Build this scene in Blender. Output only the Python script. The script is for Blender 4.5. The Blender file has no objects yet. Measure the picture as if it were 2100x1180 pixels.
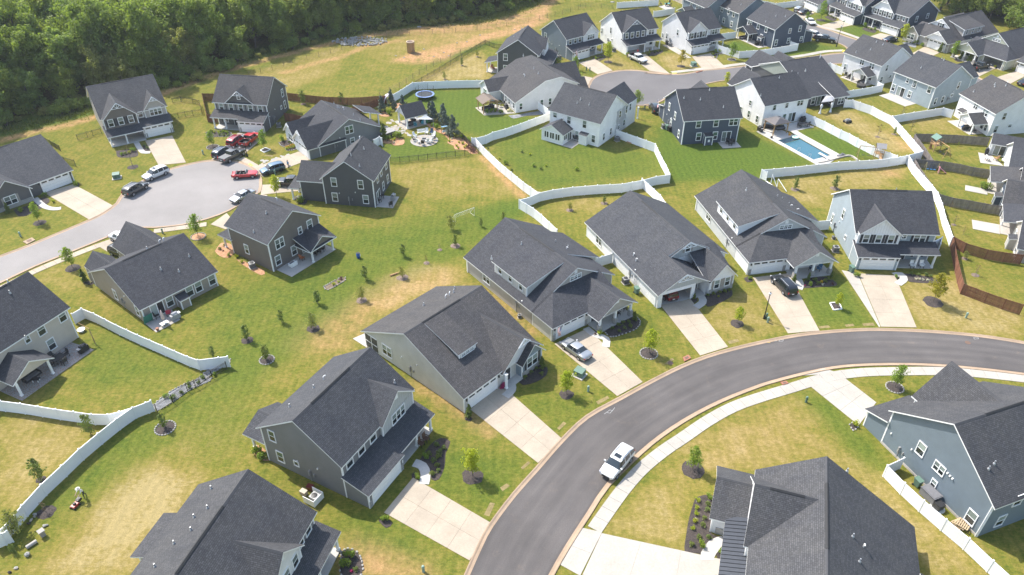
import bpy, bmesh, math, random
import numpy as np
from mathutils import Vector, Matrix
random.seed(7); np.random.seed(7)
R=math.radians; PI=math.pi
sc=bpy.context.scene
COL=sc.collection
# ------------------------------------------------------------------ camera, sky, sun, exposure
CF,CP,CR,CH=1545.,R(35.9),R(0.1),65.0          # focal length in photo pixels, pitch down, roll, height
_cp,_sp=math.cos(CP),math.sin(CP)
_Rv=np.array([1,0,0.]);_Fv=np.array([0,_cp,-_sp]);_Uv=np.array([0,_sp,_cp])
CRX=math.cos(CR)*_Rv+math.sin(CR)*_Uv; CUP=-math.sin(CR)*_Rv+math.cos(CR)*_Uv
cam=bpy.data.cameras.new('camera'); cam_ob=bpy.data.objects.new('camera',cam); COL.objects.link(cam_ob)
cam.sensor_fit='HORIZONTAL'; cam.sensor_width=36; cam.lens=36*CF/2100; cam.clip_start=1; cam.clip_end=6000
_m=Matrix(((CRX[0],CUP[0],-_Fv[0],0),(CRX[1],CUP[1],-_Fv[1],0),(CRX[2],CUP[2],-_Fv[2],CH),(0,0,0,1)))
cam_ob.matrix_world=_m
sc.camera=cam_ob
SUN_EL=51.0; SUN_H=Vector((-0.772,0.636,0)).normalized()   # horizontal direction towards the sun
w=bpy.data.worlds.new('World'); sc.world=w; w.use_nodes=True
nt=w.node_tree; nt.nodes.clear()
sky=nt.nodes.new('ShaderNodeTexSky'); sky.sky_type='NISHITA'; sky.sun_disc=False
sky.sun_elevation=R(SUN_EL); sky.sun_rotation=math.atan2(SUN_H.x,SUN_H.y); sky.air_density=1.3; sky.dust_density=2.0; sky.ozone_density=1.0
bgn=nt.nodes.new('ShaderNodeBackground'); bgn.inputs[1].default_value=0.15
wo=nt.nodes.new('ShaderNodeOutputWorld'); nt.links.new(sky.outputs[0],bgn.inputs[0]); nt.links.new(bgn.outputs[0],wo.inputs[0])
sl=bpy.data.lights.new('sun','SUN'); sl.energy=3.7; sl.angle=R(0.53); sl.color=(1,0.955,0.88)
so=bpy.data.objects.new('sun',sl); COL.objects.link(so)
_sd=Vector((SUN_H.x*math.cos(R(SUN_EL)),SUN_H.y*math.cos(R(SUN_EL)),math.sin(R(SUN_EL))))
so.rotation_euler=(-_sd).to_track_quat('-Z','Y').to_euler(); so.location=(-80,120,150)
sc.view_settings.view_transform='Standard'; sc.view_settings.look='None'; sc.view_settings.gamma=1; sc.view_settings.use_curve_mapping=False
sc.view_settings.exposure=1.06
sc.render.engine='CYCLES'
sc.cycles.max_bounces=6; sc.cycles.diffuse_bounces=4; sc.cycles.glossy_bounces=2; sc.cycles.transmission_bounces=3; sc.cycles.transparent_max_bounces=4
sc.cycles.use_denoising=True
# ------------------------------------------------------------------ photo pixel -> place on the ground (or on a plane of height z)
_S=700/2065
ZN=dict(TL=(0,0,_S),TM=(700,0,_S),TR=(1400,0,_S),ML=(0,380,_S),MM=(700,380,_S),MR=(1400,380,_S),BL=(0,780,_S),BM=(700,780,_S),BR=(1400,780,_S),
z1=(150,140,.14409),z2=(400,140,.14409),z3=(560,190,.14409),z4=(960,40,.14409),z5=(1100,0,.14409),z6=(1350,0,.14409),z7=(1620,0,.14409),z8=(1800,0,.14409),
y1=(960,150,.17291),y2=(1320,100,.17291),y3=(1680,60,.20173),y4=(1740,240,.17291),y5=(1900,400,.09662),y6=(760,190,.11527),y7=(400,250,.14409),y8=(1540,230,.15253),F=(0,0,1))
def G(zone,x,y,z=0.0):
    o=ZN[zone]; X=o[0]+x*o[2]; Y=o[1]+y*o[2]
    d=CRX*(X-1050)/CF-CUP*(Y-590)/CF+_Fv
    t=(z-CH)/d[2]
    return (d[0]*t,d[1]*t)
def GP(zone,pts,z=0.0): return [G(zone,x,y,z) for x,y in pts]
# ------------------------------------------------------------------ materials
MAT={}
def _nodes(m):
    m.use_nodes=True; return m.node_tree, m.node_tree.nodes['Principled BSDF']
def N(nt,t,**kw):
    n=nt.nodes.new(t)
    for k,v in kw.items():
        if k.startswith('i_'):
            n.inputs[int(k[2:]) if k[2:].isdigit() else k[2:].replace('_',' ')].default_value=v
        else: setattr(n,k,v)
    return n
def ramp(nt,src,stops):
    r=nt.nodes.new('ShaderNodeValToRGB'); e=r.color_ramp.elements
    while len(e)<len(stops): e.new(0.5)
    for i,(p,c) in enumerate(stops): e[i].position=p; e[i].color=(*c,1) if len(c)==3 else c
    nt.links.new(src,r.inputs[0]); return r.outputs[0]
def mixc(nt,f,a,b,blend='MIX'):
    n=nt.nodes.new('ShaderNodeMix'); n.data_type='RGBA'; n.blend_type=blend
    for s,v in ((n.inputs[0],f),(n.inputs[6],a),(n.inputs[7],b)):
        if hasattr(v,'is_output'): nt.links.new(v,s)
        elif isinstance(v,(int,float)): s.default_value=v
        else: s.default_value=(*v,1) if len(v)==3 else v
    return n.outputs[2]
def math_(nt,op,a,b=None,clamp=False):
    n=nt.nodes.new('ShaderNodeMath'); n.operation=op; n.use_clamp=clamp
    for i,v in enumerate((a,b)):
        if v is None: continue
        if hasattr(v,'is_output'): nt.links.new(v,n.inputs[i])
        else: n.inputs[i].default_value=v
    return n.outputs[0]
def noise(nt,vec,scale,detail=3,rough=.55,dim='3D'):
    n=nt.nodes.new('ShaderNodeTexNoise'); n.inputs['Scale'].default_value=scale; n.inputs['Detail'].default_value=detail; n.inputs['Roughness'].default_value=rough
    if vec is not None: nt.links.new(vec,n.inputs['Vector'])
    return n.outputs[0]
def bump(nt,b,h,strength=.3,dist=.02):
    n=nt.nodes.new('ShaderNodeBump'); n.inputs['Strength'].default_value=strength; n.inputs['Distance'].default_value=dist
    nt.links.new(h,n.inputs['Height']); nt.links.new(n.outputs[0],b.inputs['Normal'])
def flat(name,c,rough=.6,metal=0,var=.12,scale=3.,spec=.5,coat=0):
    """paint / plastic / metal with a little uneven colour and gloss"""
    if name in MAT: return MAT[name]
    m=bpy.data.materials.new(name); MAT[name]=m; nt,b=_nodes(m)
    tc=N(nt,'ShaderNodeTexCoord'); n=noise(nt,tc.outputs['Object'],scale,4,.6)
    c0=tuple(x*(1-var) for x in c); c1=tuple(min(1,x*(1+var)) for x in c)
    nt.links.new(ramp(nt,n,[(.25,c0),(.75,c1)]),b.inputs['Base Color'])
    b.inputs['Roughness'].default_value=rough; b.inputs['Metallic'].default_value=metal; b.inputs['Specular IOR Level'].default_value=spec
    if coat: b.inputs['Coat Weight'].default_value=coat; b.inputs['Coat Roughness'].default_value=.05
    return m
def siding(name,c,kind='lap'):
    if name in MAT: return MAT[name]
    m=bpy.data.materials.new(name); MAT[name]=m; nt,b=_nodes(m)
    tc=N(nt,'ShaderNodeTexCoord'); sep=N(nt,'ShaderNodeSeparateXYZ'); nt.links.new(tc.outputs['Object'],sep.inputs[0])
    if kind=='lap': f=math_(nt,'FRACT',math_(nt,'DIVIDE',sep.outputs[2],.17)); 
    else: f=math_(nt,'FRACT',math_(nt,'DIVIDE',math_(nt,'ADD',sep.outputs[0],sep.outputs[1]),.4))
    n=noise(nt,tc.outputs['Object'],.7,4,.6); n2=noise(nt,tc.outputs['Object'],14,2,.6)
    base=ramp(nt,n,[(.3,tuple(x*.92 for x in c)),(.7,tuple(min(1,x*1.06) for x in c))])
    base=mixc(nt,math_(nt,'MULTIPLY',n2,.035),base,(.5,.47,.42))
    line=ramp(nt,f,[(0.0,(.62,)*3),(.10,(.9,)*3),(.16,(1,)*3),(1,(1,)*3)])
    nt.links.new(mixc(nt,1.0,base,line,'MULTIPLY'),b.inputs['Base Color'])
    bump(nt,b,f,.35,.02); b.inputs['Roughness'].default_value=.62
    return m
def shingle(name,c):
    if name in MAT: return MAT[name]
    m=bpy.data.materials.new(name); MAT[name]=m; nt,b=_nodes(m)
    uv=N(nt,'ShaderNodeUVMap'); uv.uv_map='UVMap'
    br=N(nt,'ShaderNodeTexBrick'); nt.links.new(uv.outputs[0],br.inputs['Vector'])
    br.offset=.5; br.offset_frequency=2; br.squash=.7; br.squash_frequency=3
    br.inputs['Color1'].default_value=(*[x*.72 for x in c],1); br.inputs['Color2'].default_value=(*[x*1.3 for x in c],1); br.inputs['Mortar'].default_value=(*[x*.3 for x in c],1)
    br.inputs['Scale'].default_value=1; br.inputs['Mortar Size'].default_value=.022; br.inputs['Mortar Smooth'].default_value=.3; br.inputs['Bias'].default_value=-.1
    br.inputs['Brick Width'].default_value=.34; br.inputs['Row Height'].default_value=.17
    tc=N(nt,'ShaderNodeTexCoord')
    n1=noise(nt,uv.outputs[0],.35,4,.6); n2=noise(nt,uv.outputs[0],3.5,4,.7); n3=noise(nt,uv.outputs[0],40,2,.7)
    col=mixc(nt,.3,br.outputs[0],ramp(nt,n2,[(.3,tuple(x*.75 for x in c)),(.7,tuple(x*1.25 for x in c))]))
    col=mixc(nt,1,col,ramp(nt,n1,[(.3,(.86,.87,.9)),(.7,(1.1,1.08,1.05))]),'MULTIPLY')
    col=mixc(nt,1,col,ramp(nt,n3,[(.25,(.84,)*3),(.75,(1.17,)*3)]),'MULTIPLY')
    mp=N(nt,'ShaderNodeMapping'); mp.inputs['Scale'].default_value=(1.6,.12,1); nt.links.new(uv.outputs[0],mp.inputs[0])
    st=noise(nt,mp.outputs[0],1,3,.6); col=mixc(nt,1,col,ramp(nt,st,[(.3,(.9,.9,.92)),(.7,(1.08,1.07,1.04))]),'MULTIPLY')
    nt.links.new(col,b.inputs['Base Color']); b.inputs['Roughness'].default_value=.9; b.inputs['Specular IOR Level'].default_value=.25
    bump(nt,b,br.outputs['Fac'],-.5,.02)
    return m
def concrete(name,c,var=.14,stain=(.34,.25,.17)):
    if name in MAT: return MAT[name]
    m=bpy.data.materials.new(name); MAT[name]=m; nt,b=_nodes(m)
    g=N(nt,'ShaderNodeNewGeometry'); P=g.outputs['Position']
    n1=noise(nt,P,.35,5,.6); n2=noise(nt,P,5,4,.7); n3=noise(nt,P,.9,6,.7)
    col=ramp(nt,n1,[(.3,tuple(x*(1-var) for x in c)),(.7,tuple(x*(1+var*.6) for x in c))])
    col=mixc(nt,ramp(nt,n3,[(.55,(0,)*3),(.8,(.35,)*3)]),col,stain)
    col=mixc(nt,1,col,ramp(nt,n2,[(.3,(.9,)*3),(.7,(1.06,)*3)]),'MULTIPLY'); oi=N(nt,'ShaderNodeObjectInfo'); col=mixc(nt,1,col,ramp(nt,oi.outputs['Random'],[(0,(.95,.95,.95)),(1,(1.03,1.025,1.02))]),'MULTIPLY')
    nt.links.new(col,b.inputs['Base Color']); b.inputs['Roughness'].default_value=.85; b.inputs['Specular IOR Level'].default_value=.3
    bump(nt,b,n2,.1,.01); return m
def asphalt(name,c,patch=.2):
    if name in MAT: return MAT[name]
    m=bpy.data.materials.new(name); MAT[name]=m; nt,b=_nodes(m)
    g=N(nt,'ShaderNodeNewGeometry'); P=g.outputs['Position']
    n1=noise(nt,P,.12,5,.6); n2=noise(nt,P,12,3,.7); n3=noise(nt,P,.5,6,.75)
    col=ramp(nt,n1,[(.3,tuple(x*(1-patch) for x in c)),(.7,tuple(x*(1+patch) for x in c))])
    col=mixc(nt,ramp(nt,n3,[(.58,(0,)*3),(.75,(.28,)*3)]),col,(.2,.15,.11))
    col=mixc(nt,1,col,ramp(nt,n2,[(.25,(.75,)*3),(.75,(1.22,)*3)]),'MULTIPLY')
    nt.links.new(col,b.inputs['Base Color']); b.inputs['Roughness'].default_value=.82; b.inputs['Specular IOR Level'].default_value=.35
    bump(nt,b,n2,.2,.01); return m
def granular(name,c0,c1,scale=9,rough=.95):
    if name in MAT: return MAT[name]
    m=bpy.data.materials.new(name); MAT[name]=m; nt,b=_nodes(m)
    g=N(nt,'ShaderNodeNewGeometry'); P=g.outputs['Position']
    v=N(nt,'ShaderNodeTexVoronoi'); v.inputs['Scale'].default_value=scale; nt.links.new(P,v.inputs['Vector'])
    n=noise(nt,P,1.2,5,.7)
    col=mixc(nt,v.outputs['Color'],c0,c1); col=mixc(nt,1,col,ramp(nt,n,[(.3,(.7,)*3),(.7,(1.2,)*3)]),'MULTIPLY')
    nt.links.new(col,b.inputs['Base Color']); b.inputs['Roughness'].default_value=rough
    bump(nt,b,v.outputs['Distance'],.6,.04); return m
def stone(name,c0,c1,scale=3.2):
    if name in MAT: return MAT[name]
    m=bpy.data.materials.new(name); MAT[name]=m; nt,b=_nodes(m)
    tc=N(nt,'ShaderNodeTexCoord'); mp=N(nt,'ShaderNodeMapping'); mp.inputs['Scale'].default_value=(1,1,2.2); nt.links.new(tc.outputs['Object'],mp.inputs[0])
    v=N(nt,'ShaderNodeTexVoronoi'); v.inputs['Scale'].default_value=scale; nt.links.new(mp.outputs[0],v.inputs['Vector'])
    n=noise(nt,tc.outputs['Object'],20,3,.6)
    col=mixc(nt,v.outputs['Color'],c0,c1); col=mixc(nt,1,col,ramp(nt,n,[(.3,(.8,)*3),(.7,(1.15,)*3)]),'MULTIPLY')
    col=mixc(nt,ramp(nt,v.outputs['Distance'],[(.32,(0,)*3),(.5,(1,)*3)]),col,(.3,.29,.27))
    nt.links.new(col,b.inputs['Base Color']); b.inputs['Roughness'].default_value=.9; bump(nt,b,v.outputs['Distance'],-.5,.04); return m
def leaf(name,c,var=.35,trans=.25):
    if name in MAT: return MAT[name]
    m=bpy.data.materials.new(name); MAT[name]=m; nt,b=_nodes(m)
    oi=N(nt,'ShaderNodeObjectInfo'); tc=N(nt,'ShaderNodeTexCoord')
    n=noise(nt,tc.outputs['Object'],.6,3,.6); n2=noise(nt,tc.outputs['Object'],5,2,.6)
    f=math_(nt,'ADD',math_(nt,'MULTIPLY',n,.6),math_(nt,'MULTIPLY',n2,.4))
    col=ramp(nt,f,[(.3,tuple(x*(1-var) for x in c)),(.72,tuple(x*(1+var) for x in c))])
    col=mixc(nt,oi.outputs['Random'],col,mixc(nt,1,col,(1.18,1.05,.85),'MULTIPLY'))
    nt.links.new(col,b.inputs['Base Color']); b.inputs['Roughness'].default_value=.6; b.inputs['Specular IOR Level'].default_value=.3
    tr=nt.nodes.new('ShaderNodeBsdfTranslucent'); nt.links.new(mixc(nt,1,col,(1.3,1.4,.6),'MULTIPLY'),tr.inputs[0])
    mx=nt.nodes.new('ShaderNodeMixShader'); mx.inputs[0].default_value=trans
    nt.links.new(b.outputs[0],mx.inputs[1]); nt.links.new(tr.outputs[0],mx.inputs[2]); nt.links.new(mx.outputs[0],nt.nodes['Material Output'].inputs[0])
    return m
def wood(name,c,plank=.14):
    if name in MAT: return MAT[name]
    m=bpy.data.materials.new(name); MAT[name]=m; nt,b=_nodes(m)
    tc=N(nt,'ShaderNodeTexCoord'); oi=N(nt,'ShaderNodeObjectInfo')
    add=N(nt,'ShaderNodeVectorMath'); add.operation='ADD'; nt.links.new(tc.outputs['Object'],add.inputs[0])
    cmb=N(nt,'ShaderNodeCombineXYZ'); nt.links.new(math_(nt,'MULTIPLY',oi.outputs['Random'],37.),cmb.inputs[0]); nt.links.new(cmb.outputs[0],add.inputs[1])
    mp=N(nt,'ShaderNodeMapping'); mp.inputs['Scale'].default_value=(7,7,.5); nt.links.new(add.outputs[0],mp.inputs[0])
    n=noise(nt,mp.outputs[0],1,3,.65); n2=noise(nt,add.outputs[0],1.3,4,.6)
    col=ramp(nt,n,[(.3,tuple(x*.68 for x in c)),(.7,tuple(x*1.3 for x in c))])
    col=mixc(nt,1,col,ramp(nt,n2,[(.3,(.85,)*3),(.7,(1.12,)*3)]),'MULTIPLY')
    nt.links.new(col,b.inputs['Base Color']); b.inputs['Roughness'].default_value=.85; return m
def glass(name,c,rough=.06):
    if name in MAT: return MAT[name]
    m=bpy.data.materials.new(name); MAT[name]=m; nt,b=_nodes(m)
    oi=N(nt,'ShaderNodeObjectInfo')
    nt.links.new(ramp(nt,oi.outputs['Random'],[(0,tuple(x*.6 for x in c)),(1,tuple(x*1.35 for x in c))]),b.inputs['Base Color'])
    b.inputs['Roughness'].default_value=rough; b.inputs['Specular IOR Level'].default_value=.8; return m
white=flat('white_trim',(.78,.78,.77),.5,var=.05)
vinyl=flat('white_vinyl',(.80,.81,.82),.4,var=.05,scale=1.2)
roofd=shingle('charcoal_shingles',(.055,.057,.065)); roofm=shingle('grey_shingles',(.070,.071,.076)); RV=[roofm,shingle('cool_shingles',(.066,.069,.077)),shingle('warm_shingles',(.074,.072,.074)),shingle('slate_shingles',(.060,.062,.070))]; roofl=shingle('weathered_shingles',(.076,.077,.082))
pane_d=glass('dark_glass',(.030,.038,.040)); pane_l=glass('blind_glass',(.22,.26,.24),.12); pane_g=glass('grass_reflection_glass',(.07,.12,.09))  # pane_g: the lawn's green reflection is painted into the pane colour
black=flat('black_metal',(.018,.018,.02),.45); dkgrey=flat('dark_grey_plastic',(.05,.05,.055),.5)
metal=flat('galvanised_metal',(.42,.43,.44),.45,.4); acgrey=flat('grey_unit_metal',(.30,.30,.30),.55,.2)
greenbox=flat('utility_green',(.10,.17,.13),.6); palegreen=flat('pale_green_plastic',(.22,.31,.25),.6)
drive_old=concrete('driveway_concrete',(.375,.318,.248),.14); drive_new=concrete('new_concrete',(.375,.348,.305),.10); curbm=concrete('curb_concrete',(.35,.255,.175),.2)
patiom=concrete('patio_concrete',(.41,.38,.345),.1); porchm=concrete('porch_concrete',(.45,.43,.40),.1)
asph=asphalt('asphalt',(.088,.080,.077)); asph_old=asphalt('worn_asphalt',(.222,.206,.196),.12); asph_mid=asphalt('grey_asphalt',(.125,.117,.116),.15)
mulch=granular('dark_mulch',(.028,.022,.02),(.075,.058,.05),10); pine=granular('pine_straw',(.30,.15,.075),(.48,.27,.15),7); gravel=granular('grey_gravel',(.13,.135,.145),(.26,.265,.275),7)
flagst=stone('flagstone',(.30,.23,.155),(.43,.34,.24),1.6); stonem=stone('grey_stone_veneer',(.20,.195,.19),(.42,.40,.37),3.2); edgest=stone('edging_stone',(.30,.235,.17),(.43,.35,.27),4)
brickp=stone('brick_paver',(.22,.13,.10),(.34,.22,.17),6)
stained=wood('stained_fence_wood',(.20,.085,.046)); greyw=wood('weathered_fence_wood',(.19,.165,.15)); cedar=wood('cedar_wood',(.42,.25,.12)); post_w=wood('timber',(.34,.22,.11)); bark=wood('bark',(.11,.085,.065)); barkl=wood('pale_bark',(.22,.19,.16))
# ------------------------------------------------------------------ mesh + object helpers
def tag(o,label=None,cat=None,group=None,kind=None):
    if label: o['label']=label
    if cat: o['category']=cat
    if group: o['group']=group
    if kind: o['kind']=kind
    return o
def mobj(name,me,mats=(),parent=None):
    o=bpy.data.objects.new(name,me); COL.objects.link(o)
    if parent is not None: o.parent=parent
    for m in (mats if isinstance(mats,(list,tuple)) else [mats]):
        if m is not None and m.name not in [x.name for x in me.materials if x]: me.materials.append(m)
    return o
def mesh(name,v,f,mi=None,smooth=False):
    me=bpy.data.meshes.new(name); me.from_pydata([tuple(p) for p in v],[],[tuple(q) for q in f])
    if mi is not None: me.polygons.foreach_set('material_index',list(mi))
    if smooth: me.polygons.foreach_set('use_smooth',[True]*len(me.polygons))
    me.update(); return me
def empty(name,loc=(0,0,0),rz=0,label=None,cat=None,group=None):
    o=bpy.data.objects.new(name,None); COL.objects.link(o); o.location=loc; o.rotation_euler=(0,0,rz); o.empty_display_size=.3
    return tag(o,label,cat,group)
class MB:
    """collects simple shapes into one mesh"""
    def __init__(s): s.v=[];s.f=[];s.m=[];s.mi=0
    def add(s,v,f):
        b=len(s.v); s.v+= [tuple(p) for p in v]; s.f+=[tuple(i+b for i in q) for q in f]; s.m+=[s.mi]*len(f); return s
    def box(s,x0,x1,y0,y1,z0,z1):
        return s.add([(x0,y0,z0),(x1,y0,z0),(x1,y1,z0),(x0,y1,z0),(x0,y0,z1),(x1,y0,z1),(x1,y1,z1),(x0,y1,z1)],
            [(0,3,2,1),(4,5,6,7),(0,1,5,4),(1,2,6,5),(2,3,7,6),(3,0,4,7)])
    def obox(s,c,dx,dy,dz,rz=0,rx=0,ry=0):
        M=Matrix.Translation(c)@Matrix.Rotation(rz,4,'Z')@Matrix.Rotation(ry,4,'Y')@Matrix.Rotation(rx,4,'X')
        p=[M@Vector((x*dx/2,y*dy/2,z*dz/2)) for z in (-1,1) for x,y in ((-1,-1),(1,-1),(1,1),(-1,1))]
        return s.add(p,[(0,3,2,1),(4,5,6,7),(0,1,5,4),(1,2,6,5),(2,3,7,6),(3,0,4,7)])
    def tube(s,p0,p1,r0,r1=None,n=7,cap=True):
        r1=r0 if r1 is None else r1; p0=Vector(p0);p1=Vector(p1); d=(p1-p0); 
        if d.length<1e-6: return s
        q=d.to_track_quat('Z','Y'); v=[]
        for p,r in ((p0,r0),(p1,r1)):
            for i in range(n):
                a=2*PI*i/n; v.append(p+q@Vector((r*math.cos(a),r*math.sin(a),0)))
        f=[(i,(i+1)%n,n+(i+1)%n,n+i) for i in range(n)]
        if cap: f+=[tuple(range(n-1,-1,-1)),tuple(range(n,2*n))]
        return s.add(v,f)
    def lathe(s,prof,c=(0,0,0),n=12,capb=True,capt=True):
        v=[];f=[]
        for r,z in prof:
            for i in range(n):
                a=2*PI*i/n; v.append((c[0]+r*math.cos(a),c[1]+r*math.sin(a),c[2]+z))
        for k in range(len(prof)-1):
            for i in range(n): f.append((k*n+i,k*n+(i+1)%n,(k+1)*n+(i+1)%n,(k+1)*n+i))
        if capb: f.append(tuple(range(n-1,-1,-1)))
        if capt: f.append(tuple((len(prof)-1)*n+i for i in range(n)))
        return s.add(v,f)
    def prism(s,poly,z0,z1):
        n=len(poly); ar=sum(poly[i][0]*poly[(i+1)%n][1]-poly[(i+1)%n][0]*poly[i][1] for i in range(n))
        if ar<0: poly=poly[::-1]
        v=[(x,y,z0) for x,y in poly]+[(x,y,z1) for x,y in poly]
        f=[tuple(range(n,2*n)),tuple(range(n-1,-1,-1))]+[(i,(i+1)%n,n+(i+1)%n,n+i) for i in range(n)]
        return s.add(v,f)
    def blob(s,c,rx,ry,rz,seed=0,rough=.2,sub=2):
        bm=bmesh.new(); bmesh.ops.create_icosphere(bm,subdivisions=sub,radius=1); rr=random.Random(seed)
        ph=[rr.uniform(0,6) for _ in range(6)]
        vs=[]
        for p in bm.verts:
            k=1+rough*(math.sin(3*p.co.x+ph[0])*math.sin(3*p.co.y+ph[1])+.6*math.sin(5*p.co.z+ph[2])*math.sin(4*p.co.x+ph[3]))
            vs.append((c[0]+p.co.x*rx*k,c[1]+p.co.y*ry*k,c[2]+p.co.z*rz*k))
        fs=[tuple(q.index for q in f.verts) for f in bm.faces]; bm.verts.index_update(); bm.free()
        return s.add(vs,fs)
    def build(s,name,mats=(),parent=None,smooth=False):
        return mobj(name,mesh(name,s.v,s.f,s.m,smooth),mats,parent)
def dup(o,parent=None):
    c=o.copy(); COL.objects.link(c)
    if parent is not None: c.parent=parent
    for ch in list(o.children): dup(ch,c)
    return c
# ================================================================== GROUND
def inpoly(px_,py_,poly):
    ins=np.zeros(px_.shape,bool); n=len(poly)
    for i in range(n):
        x0,y0=poly[i]; x1,y1=poly[(i+1)%n]
        c=((y0>py_)!=(y1>py_)); 
        with np.errstate(divide='ignore',invalid='ignore'): xi=(x1-x0)*(py_-y0)/(y1-y0+1e-12)+x0
        ins^=c&(px_<xi)
    return ins
def smooth_line(pts,step=1.0):
    """Catmull-Rom through the points, resampled"""
    P=[np.array(p,float) for p in pts]; P=[2*P[0]-P[1]]+P+[2*P[-1]-P[-2]]; out=[]
    for i in range(1,len(P)-2):
        L=np.linalg.norm(P[i+1]-P[i]); k=max(2,int(L/step))
        for j in range(k):
            t=j/k; a,b,c,d=P[i-1],P[i],P[i+1],P[i+2]
            out.append(.5*((2*b)+(-a+c)*t+(2*a-5*b+4*c-d)*t*t+(-a+3*b-3*c+d)*t**3))
    out.append(P[-2]); return np.array(out)
def offset(line,d):
    t=np.gradient(line,axis=0); t/=np.linalg.norm(t,axis=1)[:,None]+1e-9
    return line+np.stack([-t[:,1],t[:,0]],1)*d
fx=np.arange(-165,165.1,.8); fy=np.arange(22,275,.8)
gx=np.concatenate([[-2500,-1200,-600,-320,-220],fx,[220,320,600,1200,2500]]); gy=np.concatenate([[-1500,-500,-150,-50,0],fy,[320,420,700,1400,3000]])
GX,GY=np.meshgrid(gx,gy); nx,ny=len(gx),len(gy)
def blur(a,k):
    for ax in (0,1):
        c=np.cumsum(np.concatenate([np.repeat(np.take(a,[0],ax),k+1,ax),a,np.repeat(np.take(a,[-1],ax),k,ax)],ax),ax)
        a=(np.take(c,range(2*k+1,c.shape[ax]),ax)-np.take(c,range(0,c.shape[ax]-2*k-1),ax))/(2*k+1)
    return a
A_dry=np.full(GX.shape,.32); A_dirt=np.zeros(GX.shape); A_grn=np.zeros(GX.shape)
def paint(A,zone,pts,val,k=1):
    m=inpoly(GX,GY,GP(zone,pts)).astype(float); m=blur(blur(m,k),k); A[:]=A*(1-m)+val*m
def band(A,line,wd,val,k=1):
    L=np.array(line); d=np.full(GX.shape,1e9)
    for i in range(len(L)-1):
        p,q=L[i],L[i+1]; v=q-p; t=np.clip(((GX-p[0])*v[0]+(GY-p[1])*v[1])/(v@v+1e-9),0,1)
        d=np.minimum(d,np.hypot(GX-p[0]-t*v[0],GY-p[1]-t*v[1]))
    m=np.clip(1.4-d/wd,0,1); m=np.clip(m,0,1); A[:]=A*(1-m)+val*m
def grn(zone,pts,v=1.,k=1): paint(A_grn,zone,pts,v,k); paint(A_dry,zone,pts,.18,k)
grn('TM',[(320,610),(440,550),(860,540),(870,690),(1250,720),(880,830),(700,790),(560,680)],.9)
grn('TM',[(240,880),(560,800),(700,920),(820,935),(300,990)],.8)
grn('TM',[(900,880),(1250,750),(1560,900),(1890,920),(1940,1050),(1200,1150)],.55)
grn('TR',[(-70,640),(0,880),(340,780),(800,990),(480,1030),(480,1090),(250,1100),(-60,1100),(-180,900)],1.)
grn('TM',[(1800,760),(1990,1050),(1900,870)],1.)
grn('y8',[(620,260),(920,210),(1600,500),(1700,620),(1200,620)],1.)
grn('TR',[(215,290),(340,240),(470,300),(350,320)],1.); grn('TR',[(350,350),(780,260),(1000,290),(700,335)],.8); grn('TR',[(930,170),(1100,150),(1180,210),(1080,240)],.9); grn('TR',[(700,90),(920,90),(900,140),(800,150)],.5)
band(A_grn,GP('MM',[(-300,830),(0,690),(300,530),(600,370),(800,270),(1010,150)]),3.2,.9); band(A_dry,GP('MM',[(-300,830),(0,690),(300,530),(600,370),(800,270),(1010,150)]),3.2,.1)
band(A_grn,GP('ML',[(1420,1150),(1700,960),(2065,640)]),3.5,.8); band(A_grn,GP('MM',[(0,400),(300,420),(600,330)]),6,.45)
grn('BL',[(640,400),(900,220),(1100,300),(700,620),(200,900),(60,900)],.6,2)
grn('BM',[(460,360),(720,400),(1150,520),(900,850),(560,640)],.45); grn('BR',[(700,80),(800,60),(1060,300),(1260,520),(1150,560)],.8)
grn('BM',[(0,730),(360,900),(760,1110),(700,1180),(0,940)],.35); grn('BM',[(1060,100),(1320,80),(1640,110),(1350,340)],.3)
grn('MM',[(-50,330),(500,180),(1000,140),(750,380),(0,700)],.5,2); grn('ML',[(1350,620),(1700,560),(2065,400),(2065,640),(1450,1130),(1250,1010)],.38,2); grn('BL',[(1000,120),(1500,60),(1620,330),(1350,480),(1000,350)],.42,2); grn('ML',[(560,830),(700,900),(1150,1090),(900,1170),(500,1180)],.3,2)
grn('TM',[(500,400),(870,230),(930,270),(860,290)],.7); grn('TL',[(0,790),(250,740),(570,650),(580,690),(250,790),(0,850)],.8)
grn('MR',[(700,640),(960,560),(1150,850),(830,870)],.7); grn('ML',[(500,1180),(600,980),(1150,1100),(1000,1180)],.4)
paint(A_dry,'BL',[(950,500),(1210,620),(780,1180),(280,1180),(560,820),(800,520)],1.1,2); paint(A_dry,'BL',[(0,210),(480,260),(620,300),(100,760),(0,880)],.75,2)
paint(A_dry,'BR',[(0,400),(700,80),(1000,400),(1250,600),(1900,1180),(1500,1180),(880,470),(230,560),(0,700)],.66); paint(A_dry,'BM',[(1580,910),(2065,420),(2065,1030)],.72)
paint(A_dry,'MR',[(1420,860),(1330,600),(1680,560),(2065,780),(2065,930)],.78); paint(A_dry,'MR',[(590,30),(900,20),(880,130),(740,120)],.7)
paint(A_dry,'y8',[(400,880),(2090,720),(1900,1000),(1100,1030),(500,1050)],.72); paint(A_dry,'TR',[(830,690),(1000,660),(1390,900),(1300,930)],.78); paint(A_dry,'TR',[(1320,720),(1600,700),(1700,810),(1420,800)],.6)
paint(A_dry,'ML',[(200,560),(500,400),(570,600),(850,850),(700,800)],.5); paint(A_dry,'MM',[(80,640),(500,440),(800,560),(300,760),(60,720)],.74); paint(A_dry,'TM',[(300,1000),(800,940),(1080,1180),(320,1180)],.55)
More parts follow.
